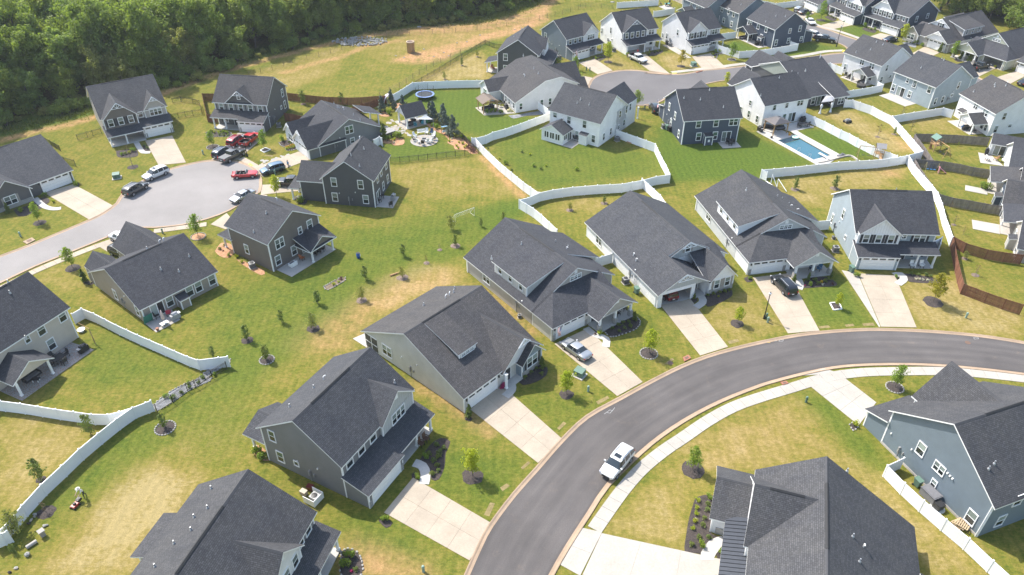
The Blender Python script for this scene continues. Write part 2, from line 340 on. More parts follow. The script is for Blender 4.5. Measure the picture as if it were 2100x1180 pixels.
paint(A_dry,'TM',[(450,490),(850,300),(900,440),(870,480)],.8); paint(A_dry,'TL',[(1380,480),(2065,280),(2065,420),(1720,560)],.62); paint(A_dry,'TM',[(0,280),(600,140),(1200,60),(1300,60),(900,230),(300,380)],.52)
paint(A_dry,'MM',[(1200,120),(1500,60),(1700,100),(1480,180)],.6); paint(A_dry,'BL',[(880,250),(1500,100),(1650,450),(1500,540),(1000,480)],.42)
paint(A_dry,'MR',[(120,720),(400,640),(620,880),(290,960)],.6); paint(A_dry,'z5',[(900,900),(1100,760),(1600,1000),(1100,1000)],.65); paint(A_dry,'z6',[(0,800),(350,770),(590,960),(160,1010)],.8)
paint(A_dirt,'TM',[(280,370),(850,240),(900,230),(1200,180),(1240,40),(1100,60),(600,140),(200,200),(560,300)],.3,2); paint(A_dirt,'TM',[(420,330),(700,260),(760,270),(640,360),(460,390),(300,370)],.95)
paint(A_dirt,'BM',[(0,950),(200,1010),(620,1180),(0,1180)],.78); paint(A_dirt,'y8',[(1700,800),(1950,780),(2040,880),(1850,850)],.85); paint(A_dirt,'TR',[(1230,740),(1290,790),(1390,900),(1330,920)],.5)
band(A_dirt,GP('TM',[(420,345),(600,320),(760,270),(880,225),(1050,185),(1200,120)]),2.6,.95); band(A_dirt,GP('TM',[(160,205),(420,192),(700,178),(900,165),(1100,120)]),2.2,.7); band(A_dirt,GP('TL',[(1720,440),(1900,385),(2065,345)])+GP('TM',[(150,280),(330,250)]),1.2,.6); band(A_dirt,GP('TM',[(1200,100),(1225,40),(1260,0)]),2.2,.9)
PATH=smooth_line(GP('TL',[(-100,880),(0,850),(250,790),(580,710),(1000,560),(1400,420),(2065,250)])+GP('TM',[(500,172),(870,150),(1200,50),(1330,-40)]),3)
band(A_dirt,PATH[::2],1.5,.75); band(A_grn,offset(PATH,6)[::2],3.5,.9); band(A_dry,offset(PATH,6)[::2],3.5,.15)
paint(A_dirt,'F',[(590,700),(800,575),(900,552),(965,590),(850,600),(735,690),(690,735)],.46,2); paint(A_dirt,'BR',[(100,330),(600,120),(850,420),(230,560),(0,700)],.12,2)
band(A_dirt,GP('TM',[(850,945),(960,1060),(1100,1185)]),.9,.75); band(A_dirt,GP('BM',[(450,0),(700,180),(900,300)]),1.3,.5); band(A_dirt,GP('MM',[(880,650),(1050,800),(1180,900)]),.8,.5)
verts=np.stack([GX.ravel(),GY.ravel(),np.zeros(nx*ny)],1)
idx=np.arange(nx*ny).reshape(ny,nx); faces=np.stack([idx[:-1,:-1].ravel(),idx[:-1,1:].ravel(),idx[1:,1:].ravel(),idx[1:,:-1].ravel()],1)
me=bpy.data.meshes.new('lawn'); me.vertices.add(nx*ny); me.vertices.foreach_set('co',verts.ravel()); me.loops.add(faces.size); me.loops.foreach_set('vertex_index',faces.ravel())
me.polygons.add(len(faces)); me.polygons.foreach_set('loop_start',np.arange(0,faces.size,4)); me.polygons.foreach_set('loop_total',np.full(len(faces),4)); me.update(calc_edges=True)
for nm,A in (('dry',A_dry),('dirt',A_dirt),('lush',A_grn)):
    at=me.attributes.new(nm,'FLOAT','POINT'); at.data.foreach_set('value',A.ravel().astype(np.float32))
m=bpy.data.materials.new('lawn_grass'); nt,b=_nodes(m)
P=N(nt,'ShaderNodeNewGeometry').outputs['Position']
def attr(nm): a=N(nt,'ShaderNodeAttribute'); a.attribute_name=nm; return a.outputs['Fac']
nA=noise(nt,P,.09,5,.6); nB=noise(nt,P,.45,6,.68); nC=noise(nt,P,2.2,6,.7); nD=noise(nt,P,9,4,.75)
mpw=N(nt,'ShaderNodeMapping'); mpw.inputs['Rotation'].default_value=(0,0,.6); mpw.inputs['Scale'].default_value=(1.1,5.5,1); nt.links.new(P,mpw.inputs[0]); nS=noise(nt,mpw.outputs[0],1,4,.65)
def lin(x,a,bb): return math_(nt,'ADD',math_(nt,'MULTIPLY',x,a),bb)
dry=math_(nt,'ADD',attr('dry'),lin(nA,.7,-.35)); dry=math_(nt,'ADD',dry,lin(nB,1.2,-.6)); dry=math_(nt,'ADD',dry,lin(nC,.8,-.4)); dry=math_(nt,'ADD',dry,lin(nS,.8,-.4),True)
col=ramp(nt,dry,[(0.0,(.076,.102,.016)),(.25,(.126,.13,.022)),(.5,(.178,.15,.036)),(.75,(.232,.18,.064)),(1.0,(.285,.225,.105))])
lush=math_(nt,'MULTIPLY',attr('lush'),lin(nB,.9,.45),True)
col=mixc(nt,lush,col,ramp(nt,nC,[(.3,(.05,.09,.012)),(.7,(.09,.126,.02))]))
drt=math_(nt,'MULTIPLY',attr('dirt'),lin(nB,2.6,-.55),True)
col=mixc(nt,drt,col,ramp(nt,nC,[(.3,(.32,.165,.085)),(.7,(.45,.27,.15))]))
col=mixc(nt,1,col,ramp(nt,nD,[(.25,(.66,.68,.64)),(.75,(1.32,1.29,1.27))]),'MULTIPLY')
col=mixc(nt,1,col,ramp(nt,nC,[(.3,(.82,.84,.8)),(.7,(1.16,1.15,1.14))]),'MULTIPLY')
wv=N(nt,'ShaderNodeTexWave'); wv.inputs['Scale'].default_value=.28; wv.inputs['Distortion'].default_value=5; wv.inputs['Detail'].default_value=2; wv.inputs['Detail Scale'].default_value=.35; nt.links.new(P,wv.inputs['Vector']); col=mixc(nt,1,col,ramp(nt,wv.outputs['Fac'],[(.2,(.955,.96,.955)),(.8,(1.045,1.04,1.035))]),'MULTIPLY')
nt.links.new(col,b.inputs['Base Color']); b.inputs['Roughness'].default_value=.95; b.inputs['Specular IOR Level'].default_value=.1
bump(nt,b,nD,.5,.06)
lawn=mobj('lawn',me,m); tag(lawn,kind='structure')
# ------------------------------------------------------------------ roads
def sheet(name,poly,z,mat,parent=None,kind='structure',thick=.0):
    mb=MB(); 
    if thick: mb.prism(poly,z-thick,z)
    else:
        n=len(poly); ar=sum(poly[i][0]*poly[(i+1)%n][1]-poly[(i+1)%n][0]*poly[i][1] for i in range(n))
        if ar<0: poly=poly[::-1]
        mb.add([(x,y,z) for x,y in poly],[tuple(range(n))])
    o=mb.build(name,mat,parent); 
    bm=bmesh.new(); bm.from_mesh(o.data); bmesh.ops.triangulate(bm,faces=[f for f in bm.faces if len(f.verts)>4]); bm.to_mesh(o.data); bm.free()
    if kind: tag(o,kind=kind)
    return o
def strip(name,la,lb,za,zb,mat,parent=None):
    n=len(la); v=[(p[0],p[1],za) for p in la]+[(p[0],p[1],zb) for p in lb]
    return mobj(name,mesh(name,v,[(i,i+1,n+i+1,n+i) for i in range(n-1)]),mat,parent)
def curb(line,side,parent=None,wd=.55):
    """rolled kerb in cast lengths: gutter pan rising to a rounded back"""
    L=smooth_line(line,1.5); root=tag(empty('kerb'),kind='structure') if parent is None else parent
    prof=[(0,.008),(.28,.03),(.42,.10),(.5,.115),(wd,.105),(wd+.01,-.05)]
    k=8
    for s in range(0,len(L)-1,k):
        seg=L[s:min(s+k+1,len(L))]
        if len(seg)<2: continue
        full=offset(L,0); rows=[offset(L,side*d)[s:s+len(seg)] for d,_ in prof]; v=[];f=[]; n=len(seg)
        for r,(d,z) in zip(rows,prof): v+=[(p[0],p[1],z) for p in r]
        for a in range(len(prof)-1):
            for i in range(n-1):
                q=(a*n+i,a*n+i+1,(a+1)*n+i+1,(a+1)*n+i); f.append(q if side>0 else q[::-1])
        # a narrow open joint between lengths
        mobj('kerb_length',mesh('kerb_length',v,f),curbm,root)
    return root
UP=GP('F',[(930,1260),(966,1175),(991,1119),(1012,1080),(1059,1017),(1107,963),(1156,907),(1208,858),(1276,820),(1340,785),(1400,755),(1451,735),(1502,720),(1570,704),(1637,691),(1688,685),(1739,681),(1807,679),(1908,683),(2010,692),(2100,706),(2200,725)])
LO=GP('F',[(1085,1260),(1124,1180),(1159,1119),(1205,1048),(1242,993),(1307,929),(1352,892),(1400,860),(1451,832),(1502,809),(1552,790),(1580,781),(1637,766),(1705,752),(1773,746),(1875,745),(1976,751),(2100,765),(2200,780)])
su,slw=smooth_line(UP,1.2),smooth_line(LO,1.2)
k=140
def resamp(L,k):
    d=np.concatenate([[0],np.cumsum(np.linalg.norm(np.diff(L,axis=0),axis=1))]); t=np.linspace(0,d[-1],k); return np.stack([np.interp(t,d,L[:,0]),np.interp(t,d,L[:,1])],1),t
ra,ta=resamp(su,k); rb,tb=resamp(slw,k); nv=9; V=[];UVs=[]
for i in range(k):
    for j in range(nv): p=ra[i]*(1-j/(nv-1))+rb[i]*j/(nv-1); V.append((p[0],p[1],.006)); UVs.append(((ta[i]+tb[i])/2,j/(nv-1)))
Fs=[(i*nv+j,(i)*nv+j+1,(i+1)*nv+j+1,(i+1)*nv+j)[::-1] for i in range(k-1) for j in range(nv-1)]
rme=mesh('road',V,Fs); l=rme.uv_layers.new(name='UVMap'); l.data.foreach_set('uv',[c for f in rme.polygons for v in f.vertices for c in UVs[v]])
asr=asphalt('curved_road_asphalt',(.090,.082,.079)); nt=asr.node_tree; b=nt.nodes['Principled BSDF']; src=b.inputs['Base Color'].links[0].from_socket; uvn=N(nt,'ShaderNodeUVMap'); uvn.uv_map='UVMap'; sp_=N(nt,'ShaderNodeSeparateXYZ'); nt.links.new(uvn.outputs[0],sp_.inputs[0])
trk=ramp(nt,sp_.outputs[1],[(0,(.86,.84,.82)),(.06,(1,1,1)),(.16,(1.12,1.11,1.1)),(.25,(.98,)*3),(.34,(1.12,1.11,1.1)),(.5,(.93,)*3),(.64,(1.12,1.11,1.1)),(.75,(.98,)*3),(.84,(1.14,1.12,1.1)),(.95,(1.02,)*3),(1,(.84,.8,.76))])
mpu=N(nt,'ShaderNodeMapping'); mpu.inputs['Scale'].default_value=(.12,9,1); nt.links.new(uvn.outputs[0],mpu.inputs[0]); ns=noise(nt,mpu.outputs[0],1,5,.65)
c2=mixc(nt,1,src,trk,'MULTIPLY'); c2=mixc(nt,1,c2,ramp(nt,ns,[(.25,(.84,.84,.85)),(.75,(1.17,1.16,1.14))]),'MULTIPLY'); nt.links.new(c2,b.inputs['Base Color'])
road=mobj('road',rme,asr); tag(road,kind='structure')
tag(curb(UP,1),kind='structure'); curb(LO,-1)
CL=[*GP('ML',[(-60,460),(170,375),(350,300),(545,218),(640,170),(720,110),(765,40)]),*GP('TL',[(870,1100),(1000,1040),(1150,998),(1290,976),(1440,986),(1530,1030),(1568,1090),(1560,1160)]),*GP('y7',[(860,1020),(700,1180)])]
CLb=GP('ML',[(1480,90),(1380,150),(1250,200),(1100,235),(930,252),(850,252),(700,290),(560,345),(400,410),(200,490),(0,585),(-80,622)])
s1,s2=smooth_line(CL,1.2),smooth_line(CLb,1.2)
sheet('cul_de_sac_road',[tuple(p) for p in s1]+[tuple(p) for p in s2],.006,asph_old); curb(CL,1); curb(CLb,1)
TPu=[*GP('y1',[(2300,385),(2082,380),(1800,372),(1600,330),(1490,260),(1442,170)]),*GP('z4',[(1748,930),(1780,865),(1850,815),(1950,778),(2080,750)]),*GP('z5',[(1250,1012),(1420,1012),(1600,1032),(1900,1062)]),*GP('y2',[(0,285),(150,300),(330,310),(480,308),(700,270),(1000,238),(1300,200),(1500,172)]),*GP('TR',[(600,374),(800,346)]),*GP('z7',[(600,778),(760,765),(830,745),(835,700),(790,655),(700,615),(560,565),(300,440),(60,325)])]
TPl=[*GP('z7',[(100,250),(330,365),(560,440),(980,585)]),*GP('z8',[(1150,985),(1420,1115),(2082,1430)])]
TPb=[*GP('z8',[(2000,1560),(1300,1230),(700,990)]),*GP('TR',[(1020,365),(985,380),(850,392)]),*GP('y2',[(1700,280),(1220,332),(1150,347),(1000,367),(850,388),(650,432),(590,457),(300,560),(150,640),(0,662)])]
t1,t2,t3=[smooth_line(x,1.3) for x in (TPu,TPl,TPb)]
sheet('street',[tuple(p) for p in t1]+[tuple(p) for p in t2]+[tuple(p) for p in t3],.006,asph_mid); curb(TPu,1); curb(TPl,1); curb(TPb,1)
# ------------------------------------------------------------------ pavements and drives, slab by slab
def pavement(line,wd,mat,slab=1.5,name='pavement',z=.055):
    L=smooth_line(line,.25); d=np.concatenate([[0],np.cumsum(np.linalg.norm(np.diff(L,axis=0),axis=1))]); n=max(1,int(d[-1]/slab)); root=tag(empty(name),kind='structure')
    a,b_=offset(L,wd/2),offset(L,-wd/2)
    def at(A,t): return (np.interp(t,d,A[:,0]),np.interp(t,d,A[:,1]))
    for i in range(n):
        t0,t1_=d[-1]*i/n+.015,d[-1]*(i+1)/n-.015
        mb=MB().prism([at(b_,t0),at(b_,t1_),at(a,t1_),at(a,t0)],-.02,z+random.uniform(-.004,.004)); mb.build('slab',mat,root)
    return root
def drive(q,nu,nv,mat,name='driveway',z=.05,gap=.02):
    """q: garage-left, garage-right, kerb-right, kerb-left"""
    q=[np.array(p) for p in q]; root=tag(empty(name),kind='structure')
    def at(s,t): return (q[0]*(1-s)+q[1]*s)*(1-t)+(q[3]*(1-s)+q[2]*s)*t
    W=np.linalg.norm(q[1]-q[0]); Ln=np.linalg.norm(q[2]-q[1]); gs,gt=gap/W/2,gap/Ln/2
    for i in range(nu):
        for j in range(nv):
            s0,s1_,t0,t1_=i/nu+gs,(i+1)/nu-gs,j/nv+gt,(j+1)/nv-gt
            MB().prism([tuple(at(s0,t0)),tuple(at(s1_,t0)),tuple(at(s1_,t1_)),tuple(at(s0,t1_))],-.02,z+random.uniform(-.004,.004)).build('slab',mat,root)
    sheet('joint_bed',[tuple(p) for p in q],.022,curbm,root,kind=None); return root
drive(GP('BM',[(258,802),(434,590),(912,868),(776,1092)]),2,4,drive_old)
drive(GP('BM',[(780,178),(965,28),(1338,358),(1190,502)]),2,4,drive_old)
drive(GP('F',[(1137,706),(1205,674),(1318,784),(1266,813)]),2,4,drive_old)
drive(GP('F',[(1354,626),(1416,614),(1493,712),(1436,730)]),2,4,drive_old)
drive(GP('MR',[(425,560),(640,535),(828,882),(637,898)]),2,4,drive_old)
drive(GP('MR',[(1062,535),(1285,548),(1415,862),(1200,858)]),2,4,drive_old); drive(GP('MR',[(962,516),(1058,534),(1196,858),(1188,860)]),1,4,drive_new)
drive([G('F',1481,1148),G('F',1478,1300),G('F',1150,1275),G('F',1234,1094)],2,3,drive_new)
drive(GP('BM',[(1455,893),(1578,921),(1445,1185),(1325,1118)]),1,2,drive_new,'driveway_apron',.045)
drive(GP('F',[(1761,873),(1797,826),(1722,768),(1652,785)]),2,3,drive_new); drive(GP('F',[(1690,768),(1722,766),(1690,756),(1630,772)]),1,1,drive_new,'driveway_apron',.04)
drive(GP('ML',[(690,428),(800,380),(772,296),(590,367)]),2,2,drive_old); drive(GP('ML',[(1275,238),(1372,170),(1430,240),(1365,268)]),1,2,drive_old)
drive(GP('TL',[(878,853),(1042,822),(1125,985),(960,1002)]),2,3,drive_old); drive(GP('ML',[(268,48),(445,-5),(690,128),(545,212)]),2,3,drive_old)
drive(GP('F',[(489,272),(543,281),(487,328),(434,328)]),2,3,drive_old); drive(GP('y7',[(1480,425),(1660,530),(960,785),(835,655)]),2,4,drive_old); drive(GP('y7',[(1560,880),(1500,985),(935,1040),(945,900)]),2,3,drive_old)
drive(GP('z5',[(600,895),(835,840),(1085,1008),(872,1062)]),2,3,drive_old); drive(GP('z5',[(1325,800),(1545,768),(1900,1055),(1612,1012)]),2,4,drive_old); drive(GP('z6',[(480,812),(745,762),(970,972),(655,1015)]),2,3,drive_old)
drive(GP('z7',[(715,292),(892,360),(560,430),(440,362)]),2,3,drive_old); drive(GP('z7',[(1285,475),(1500,520),(1200,650),(985,575)]),2,3,drive_old); drive(GP('z8',[(668,668),(885,752),(560,900),(380,820)]),2,2,drive_old)
drive(GP('z8',[(1415,880),(1690,968),(1420,1105),(1180,985)]),2,2,drive_old); drive(GP('z8',[(1955,1020),(2130,1070),(1880,1200),(1690,1105)]),2,2,drive_old); drive(GP('z7',[(195,115),(355,185),(140,300),(20,250)]),2,2,drive_old)
drive(GP('z4',[(1420,780),(1560,790),(1770,835),(1720,945)]),2,2,drive_old); drive(GP('z6',[(60,645),(190,640),(470,830),(380,830)]),1,4,drive_new,'side_path')
SWM=GP('F',[(1219,1087),(1251,1041),(1284,997),(1318,960),(1361,925),(1400,899),(1451,864),(1502,836),(1557,816),(1620,797),(1690,776),(1760,765),(1850,762),(1960,763),(2100,777),(2180,790)])
pavement(SWM,1.55,drive_new)
pavement(GP('z6',[(190,1035),(400,1010),(640,982)]),1.4,drive_new); pavement(GP('z6',[(925,950),(1200,912),(1600,857),(2082,790)])+GP('z7',[(500,737),(770,722)]),1.4,drive_new)
pavement(GP('z7',[(330,335),(460,388),(700,450),(1060,575)]),1.4,drive_new); pavement(GP('ML',[(-40,645),(60,598),(200,527),(400,442),(580,372),(700,330)]),1.3,drive_old); pavement(GP('ML',[(930,280),(1100,258),(1250,237)]),1.3,drive_old)
pavement(GP('y7',[(650,520),(800,600),(890,660)]),1.3,drive_old); pavement(GP('y7',[(985,1040),(965,1060)]),1.3,drive_old)
def path(zone,pts,wd,mat=porchm,z=.064,name='footpath'):
    L=smooth_line(GP(zone,pts),.5); a,b_=offset(L,wd/2),offset(L,-wd/2)
    return sheet(name,[tuple(p) for p in a]+[tuple(p) for p in b_[::-1]],z,mat,thick=.06)
path('BM',[(440,500),(490,520),(510,570),(500,630)],1.1); path('BM',[(965,-25),(1020,10),(1030,60),(990,100)],1.1); path('MM',[(1480,865),(1530,905),(1600,930),(1600,980)],1.0); path('MR',[(640,530),(690,560),(710,600),(700,630)],1.1)
path('MR',[(75,640),(115,680),(120,710),(80,740)],1.1); path('MR',[(1280,545),(1320,540),(1338,570),(1300,600)],1.1); path('z1',[(900,1060),(940,1130),(1000,1200),(1100,1200)],1.0); path('ML',[(210,80),(270,130),(330,145),(370,140)],1.0); path('BR',[(255,975),(190,1000),(150,1060),(150,1090)],1.3)
# small repair marks, manholes and utility paint on the asphalt
def disc(c,r,n=14): return [(c[0]+r*math.cos(2*PI*i/n),c[1]+r*math.sin(2*PI*i/n)) for i in range(n)]
rust=flat('rusty_iron',(.14,.085,.06),.8)
for i,(zn,x,y) in enumerate([('MR',1725,953),('ML',985,268),('F',1375,745)]):
    o=MB().prism(disc(G(zn,x,y),.36),.002,.016).build('manhole_cover',rust); tag(o,['round iron manhole cover in the dark curved road at right','round iron cover in the pavement beside the cul-de-sac','round iron cover near the kerb of the curved road'][i],'manhole cover')
paintw=flat('utility_paint',(.34,.34,.33),.8); painty=flat('yellow_paint',(.65,.48,.08),.8)
def mark(zn,segs,mat,lab,wd=.05):
    mb=MB()
    for s in segs:
        P_=[G(zn,*p) for p in s]
        for p,q in zip(P_[:-1],P_[1:]):
            d=Vector((q[0]-p[0],q[1]-p[1],0)); mb.obox(((p[0]+q[0])/2,(p[1]+q[1])/2,.0105),d.length,wd,.003,math.atan2(d.y,d.x))
    tag(mb.build('road_marking',mat),lab,'road marking')
mark('BM',[[(1605,195),(1625,180),(1640,185),(1625,200),(1605,195)],[(1640,185),(1655,165)],[(1605,195),(1590,205)]],paintw,'white sprayed utility mark on the curved road above the moving white SUV')
mark('MR',[[(585,938),(610,935),(605,945),(582,946),(585,938)],[(570,942),(556,944)]],paintw,'white sprayed utility mark on the road below the black SUV drive')
mark('MR',[[(500,948),(520,940),(540,944)],[(510,952),(530,952)]],painty,'yellow sprayed utility mark by the kerb of the curved road')
mark('MR',[[(1760,922),(1785,920),(1790,930),(1765,932),(1760,922)]],paintw,'white sprayed utility mark on the road at the far right')
for i,(zn,q) in enumerate([('z6',[(200,1040),(265,1035),(260,1050),(195,1052)]),('z7',[(740,715),(780,718),(775,745),(735,735)]),('y7',[(745,610),(790,595),(835,628),(790,645)])]):
    tag(sheet('tactile_paving',GP(zn,q),.064,painty,kind=None,thick=.02),['yellow tactile paving at the kerb ramp by the white house drive','yellow tactile paving at the far street corner','yellow tactile paving at the cul-de-sac kerb ramp'][i],'tactile paving')
# ================================================================== HOUSES
def smat(key):
    C=dict(grey=(.185,.185,.19),tan=(.54,.53,.495),cream=(.70,.68,.62),white=(.80,.80,.80),offwhite=(.66,.66,.67),blue=(.15,.19,.225),ltblue=(.30,.355,.39),navy=(.042,.06,.095),dkblue=(.05,.068,.092),
      brown=(.15,.13,.115),taupe=(.29,.255,.22),beige=(.52,.46,.39),dark=(.075,.077,.085),charc=(.10,.10,.105),dkgreen=(.04,.048,.052),olive=(.50,.51,.40),greige=(.40,.37,.34),mist=(.50,.52,.53))
    return siding('siding_'+key,C[key])
board=siding('board_and_batten_grey',(.42,.43,.43),'board'); boardw=siding('board_and_batten_white',(.74,.74,.75),'board'); boardb=siding('board_and_batten_blue',(.20,.25,.29),'board')
WC={}
def win_mesh(w_,h_,n,style):
    k=(round(w_,2),round(h_,2),n,style)
    if k in WC: return WC[k]
    mb=MB(); c=.10; d=.075
    mb.box(-w_/2-c,w_/2+c,-d,.0,h_,h_+c*1.2); mb.box(-w_/2-c,w_/2+c,-d-.02,.0,-c,0); mb.box(-w_/2-c,-w_/2,-d,0,0,h_); mb.box(w_/2,w_/2+c,-d,0,0,h_)
    uw=w_/n
    for i in range(1,n): x=-w_/2+i*uw; mb.box(x-.06,x+.06,-d,0,0,h_)
    if style!='fixed':
        for i in range(n):
            x0=-w_/2+i*uw; mb.box(x0+.0,x0+uw,-.052,-.012,h_*.5-.03,h_*.5+.03)
    if style=='grid':
        for i in range(n): x=-w_/2+(i+.5)*uw; mb.box(x-.015,x+.015,-.05,-.012,0,h_)
    fm=mesh('window',mb.v,mb.f)
    pn=[]
    for i in range(n):
        x0=-w_/2+i*uw+.05; x1=x0+uw-.1
        if style=='fixed': pn.append((x0,x1,.03,h_-.03,0))
        else: pn.append((x0,x1,h_*.5+.03,h_-.03,1)); pn.append((x0,x1,.03,h_*.5-.03,0))
    pm=[(mesh('pane',[(a,-.03,z0),(b_,-.03,z0),(b_,-.03,z1),(a,-.03,z1)],[(0,1,2,3)]),t) for a,b_,z0,z1,t in pn]
    fm.materials.append(white)
    pm2=[]
    for p,t in pm: 
        q=p.copy(); p.materials.append(pane_l if t else pane_d); q.materials.append(pane_g if t else pane_d); pm2.append((p,q))
    WC[k]=(fm,pm2); return WC[k]
FROT={'y-':0,'x+':PI/2,'y+':PI,'x-':-PI/2}
BC={}
def unit_box(key,mat,sx,sy,sz):
    k=(key,round(sx,3),round(sy,3),round(sz,3))
    if k not in BC:
        m=mesh(key,*(lambda b:(b.v,b.f))(MB().box(-sx/2,sx/2,-sy/2,sy/2,0,sz))); m.materials.append(mat); BC[k]=m
    return BC[k]
def put(name,me,parent,loc,rz=0,ry=0):
    o=bpy.data.objects.new(name,me); COL.objects.link(o); o.parent=parent; o.location=loc; o.rotation_euler=(0,ry,rz); return o
_cyl={}
def cylmesh(key,mat,r,h,n=8,r2=None):
    k=(key,r,h,n,r2)
    if k not in _cyl:
        b=MB().tube((0,0,0),(0,0,h),r,r2,n); m=mesh(key,b.v,b.f); m.materials.append(mat); _cyl[k]=m
    return _cyl[k]
class House:
    n=0
    def __init__(s,name,label,O,a,wall,roof=roofd,trim=white,group=None,cat='house'):
        s.root=empty(name,(O[0],O[1],0),R(a),label,cat,group); s.wall=wall if not isinstance(wall,str) else smat(wall); s.roof=RV[House.n%4] if roof is roofm else roof; House.n+=1; s.trim=trim; s.pr=[]
        s.O=O; s.a=R(a)
    def to_local(s,p):
        dx,dy=p[0]-s.O[0],p[1]-s.O[1]; c,sn=math.cos(s.a),math.sin(s.a); return (dx*c+dy*sn,-dx*sn+dy*c)
    def world(s,x,y): 
        c,sn=math.cos(s.a),math.sin(s.a); return (s.O[0]+x*c-y*sn,s.O[1]+x*sn+y*c)
    def prof(s,axis,a0,a1,pts,ov=(.35,.35),eo=.35,ends=(1,1),wall=None,z0=0.,sides=(1,1),roof=None,trimc=True,walls=True,th=.16,vent=False,eoff=(1,1),slab=True):
        """a mass extruded along axis with the roof polyline pts=[(s,z)...] across it"""
        wm=wall if wall is not None else s.wall; rm=roof if roof is not None else s.roof
        T=(lambda t,q,z:(t,q,z)) if axis=='x' else (lambda t,q,z:(q,t,z))
        flip=(axis!='x')
        pts=sorted(pts)
        if walls:
            mb=MB(); drop=.10; n=len(pts)
            for t,e,sg in ((a0,ends[0],1),(a1,ends[1],-1)):
                if not e: continue
                poly=[T(t,pts[0][0],z0)]+[T(t,q,z-drop) for q,z in pts]+[T(t,pts[-1][0],z0)]
                idx=list(range(len(poly))); 
                if (sg==1)!=flip: idx=idx   # outward facing
                else: idx=idx[::-1]
                mb.add(poly,[tuple(idx)])
            for (q,z),e,sg in ((pts[0],sides[0],1),(pts[-1],sides[1],-1)):
                if not e: continue
                v=[T(a0,q,z0),T(a1,q,z0),T(a1,q,z-drop),T(a0,q,z-drop)]; f=(0,1,2,3) if (sg==1)!=flip else (3,2,1,0); mb.add(v,[f])
            if mb.f and any(sides) and any(ends): mb.build('wall',wm,s.root)
            elif mb.f:
                for fc in mb.f: MB().add([mb.v[i] for i in fc],[tuple(range(len(fc)))]).build('wall',wm,s.root)
            if trimc:
                for t,e,d in ((a0,ends[0],-1),(a1,ends[1],1)):
                    for (q,z),sd,dq in ((pts[0],sides[0],-1),(pts[-1],sides[1],1)):
                        if e and sd and z-z0>1.2:
                            x,y,_=T(t-d*.055,q-dq*.055,0); put('corner_board',unit_box('corner_board',s.trim,.16,.16,round(z-.14-z0,2)),s.root,(x,y,z0))
        if not slab: return
        v=[];f=[];mi=[];uv=[]
        P=list(pts)
        def ext(p,q,d):  # extend beyond p away from q by horizontal distance d
            L=p[0]-q[0]; k=(p[1]-q[1])/L if abs(L)>1e-6 else 0; dd=d if L>0 else -d
            return (p[0]+dd,p[1]+k*dd)
        P[0]=ext(pts[0],pts[1],eo*eoff[0]); P[-1]=ext(pts[-1],pts[-2],eo*eoff[1])
        A0,A1=a0-ov[0],a1+ov[1]
        cum=[0]
        for i in range(len(P)-1): cum.append(cum[-1]+math.hypot(P[i+1][0]-P[i][0],P[i+1][1]-P[i][1]))
        n=len(P); off=np.random.rand()*20
        top=[T(A0,q,z) for q,z in P]+[T(A1,q,z) for q,z in P]; bot=[T(A0,q,z-th) for q,z in P]+[T(A1,q,z-th) for q,z in P]
        v=top+bot; B=2*n
        def face(ix,m,uvs):
            f.append(ix[::-1] if flip else ix); mi.append(m); uv.extend(uvs[::-1] if flip else uvs)
        for i in range(n-1):
            face((i,n+i,n+i+1,i+1),0,[(A0+off,cum[i]),(A1+off,cum[i]),(A1+off,cum[i+1]),(A0+off,cum[i+1])])
            face((B+i+1,B+n+i+1,B+n+i,B+i),1,[(0,0)]*4)
            face((B+i,i,i+1,B+i+1)[::-1],1,[(0,0)]*4); face((B+n+i,n+i,n+i+1,B+n+i+1),1,[(0,0)]*4)
        face((B+0,B+n,n,0),1,[(0,0)]*4); face((n-1,2*n-1,B+2*n-1,B+n-1),1,[(0,0)]*4)
        me=bpy.data.meshes.new('roof'); me.from_pydata(v,[],f); me.polygons.foreach_set('material_index',mi)
        l=me.uv_layers.new(name='UVMap'); l.data.foreach_set('uv',[c for u in uv for c in u]); me.update()
        ro=mobj('roof',me,[],s.root); me.materials.append(rm); me.materials.append(s.trim)
        s.pr.append((axis,A0,A1,P,ro))
        # ridge cap and ridge vent
        for i in range(1,n-1):
            if P[i][1]>P[i-1][1] and P[i][1]>P[i+1][1]:
                x,y,_=T((A0+A1)/2,P[i][0],0); L=A1-A0
                mb=MB(); k0=(P[i][1]-P[i-1][1])/(P[i][0]-P[i-1][0]); k1=(P[i+1][1]-P[i][1])/(P[i+1][0]-P[i][0]); hw=.16
                prof_=[(-hw,-k0*hw+.015),(0,.03),(hw,k1*hw+.015)]
                vv=[T(t,P[i][0]+q,P[i][1]+z) for t in (A0+.01,A1-.01) for q,z in prof_]
                ff=[(0,3,4,1),(1,4,5,2)]; ff=[g[::-1] if flip else g for g in ff]
                mobj('ridge_cap',mesh('ridge_cap',vv,ff),rm2,ro)
                if vent and L>5:
                    t0,t1_=A0+L*.22,A1-L*.3; vv=[T(t,P[i][0]+q,P[i][1]+z) for t in (t0,t1_) for q,z in ((-.17,-k0*.17+.02),(-.15,-k0*.15+.06),(0,.075),(.15,k1*.15+.06),(.17,k1*.17+.02))]
                    ff=[(j,5+j,6+j,j+1) for j in range(4)]+[(0,1,2,3,4),(9,8,7,6,5)]; ff=[g[::-1] if flip else g for g in ff]
                    mobj('ridge_vent',mesh('ridge_vent',vv,ff),ventm,ro)
        return ro
    def gable(s,L,D,e0,e1,rz,rp,**kw): return s.prof('x',0,L,[(0,e0),(rp,rz),(D,e1)],**kw)
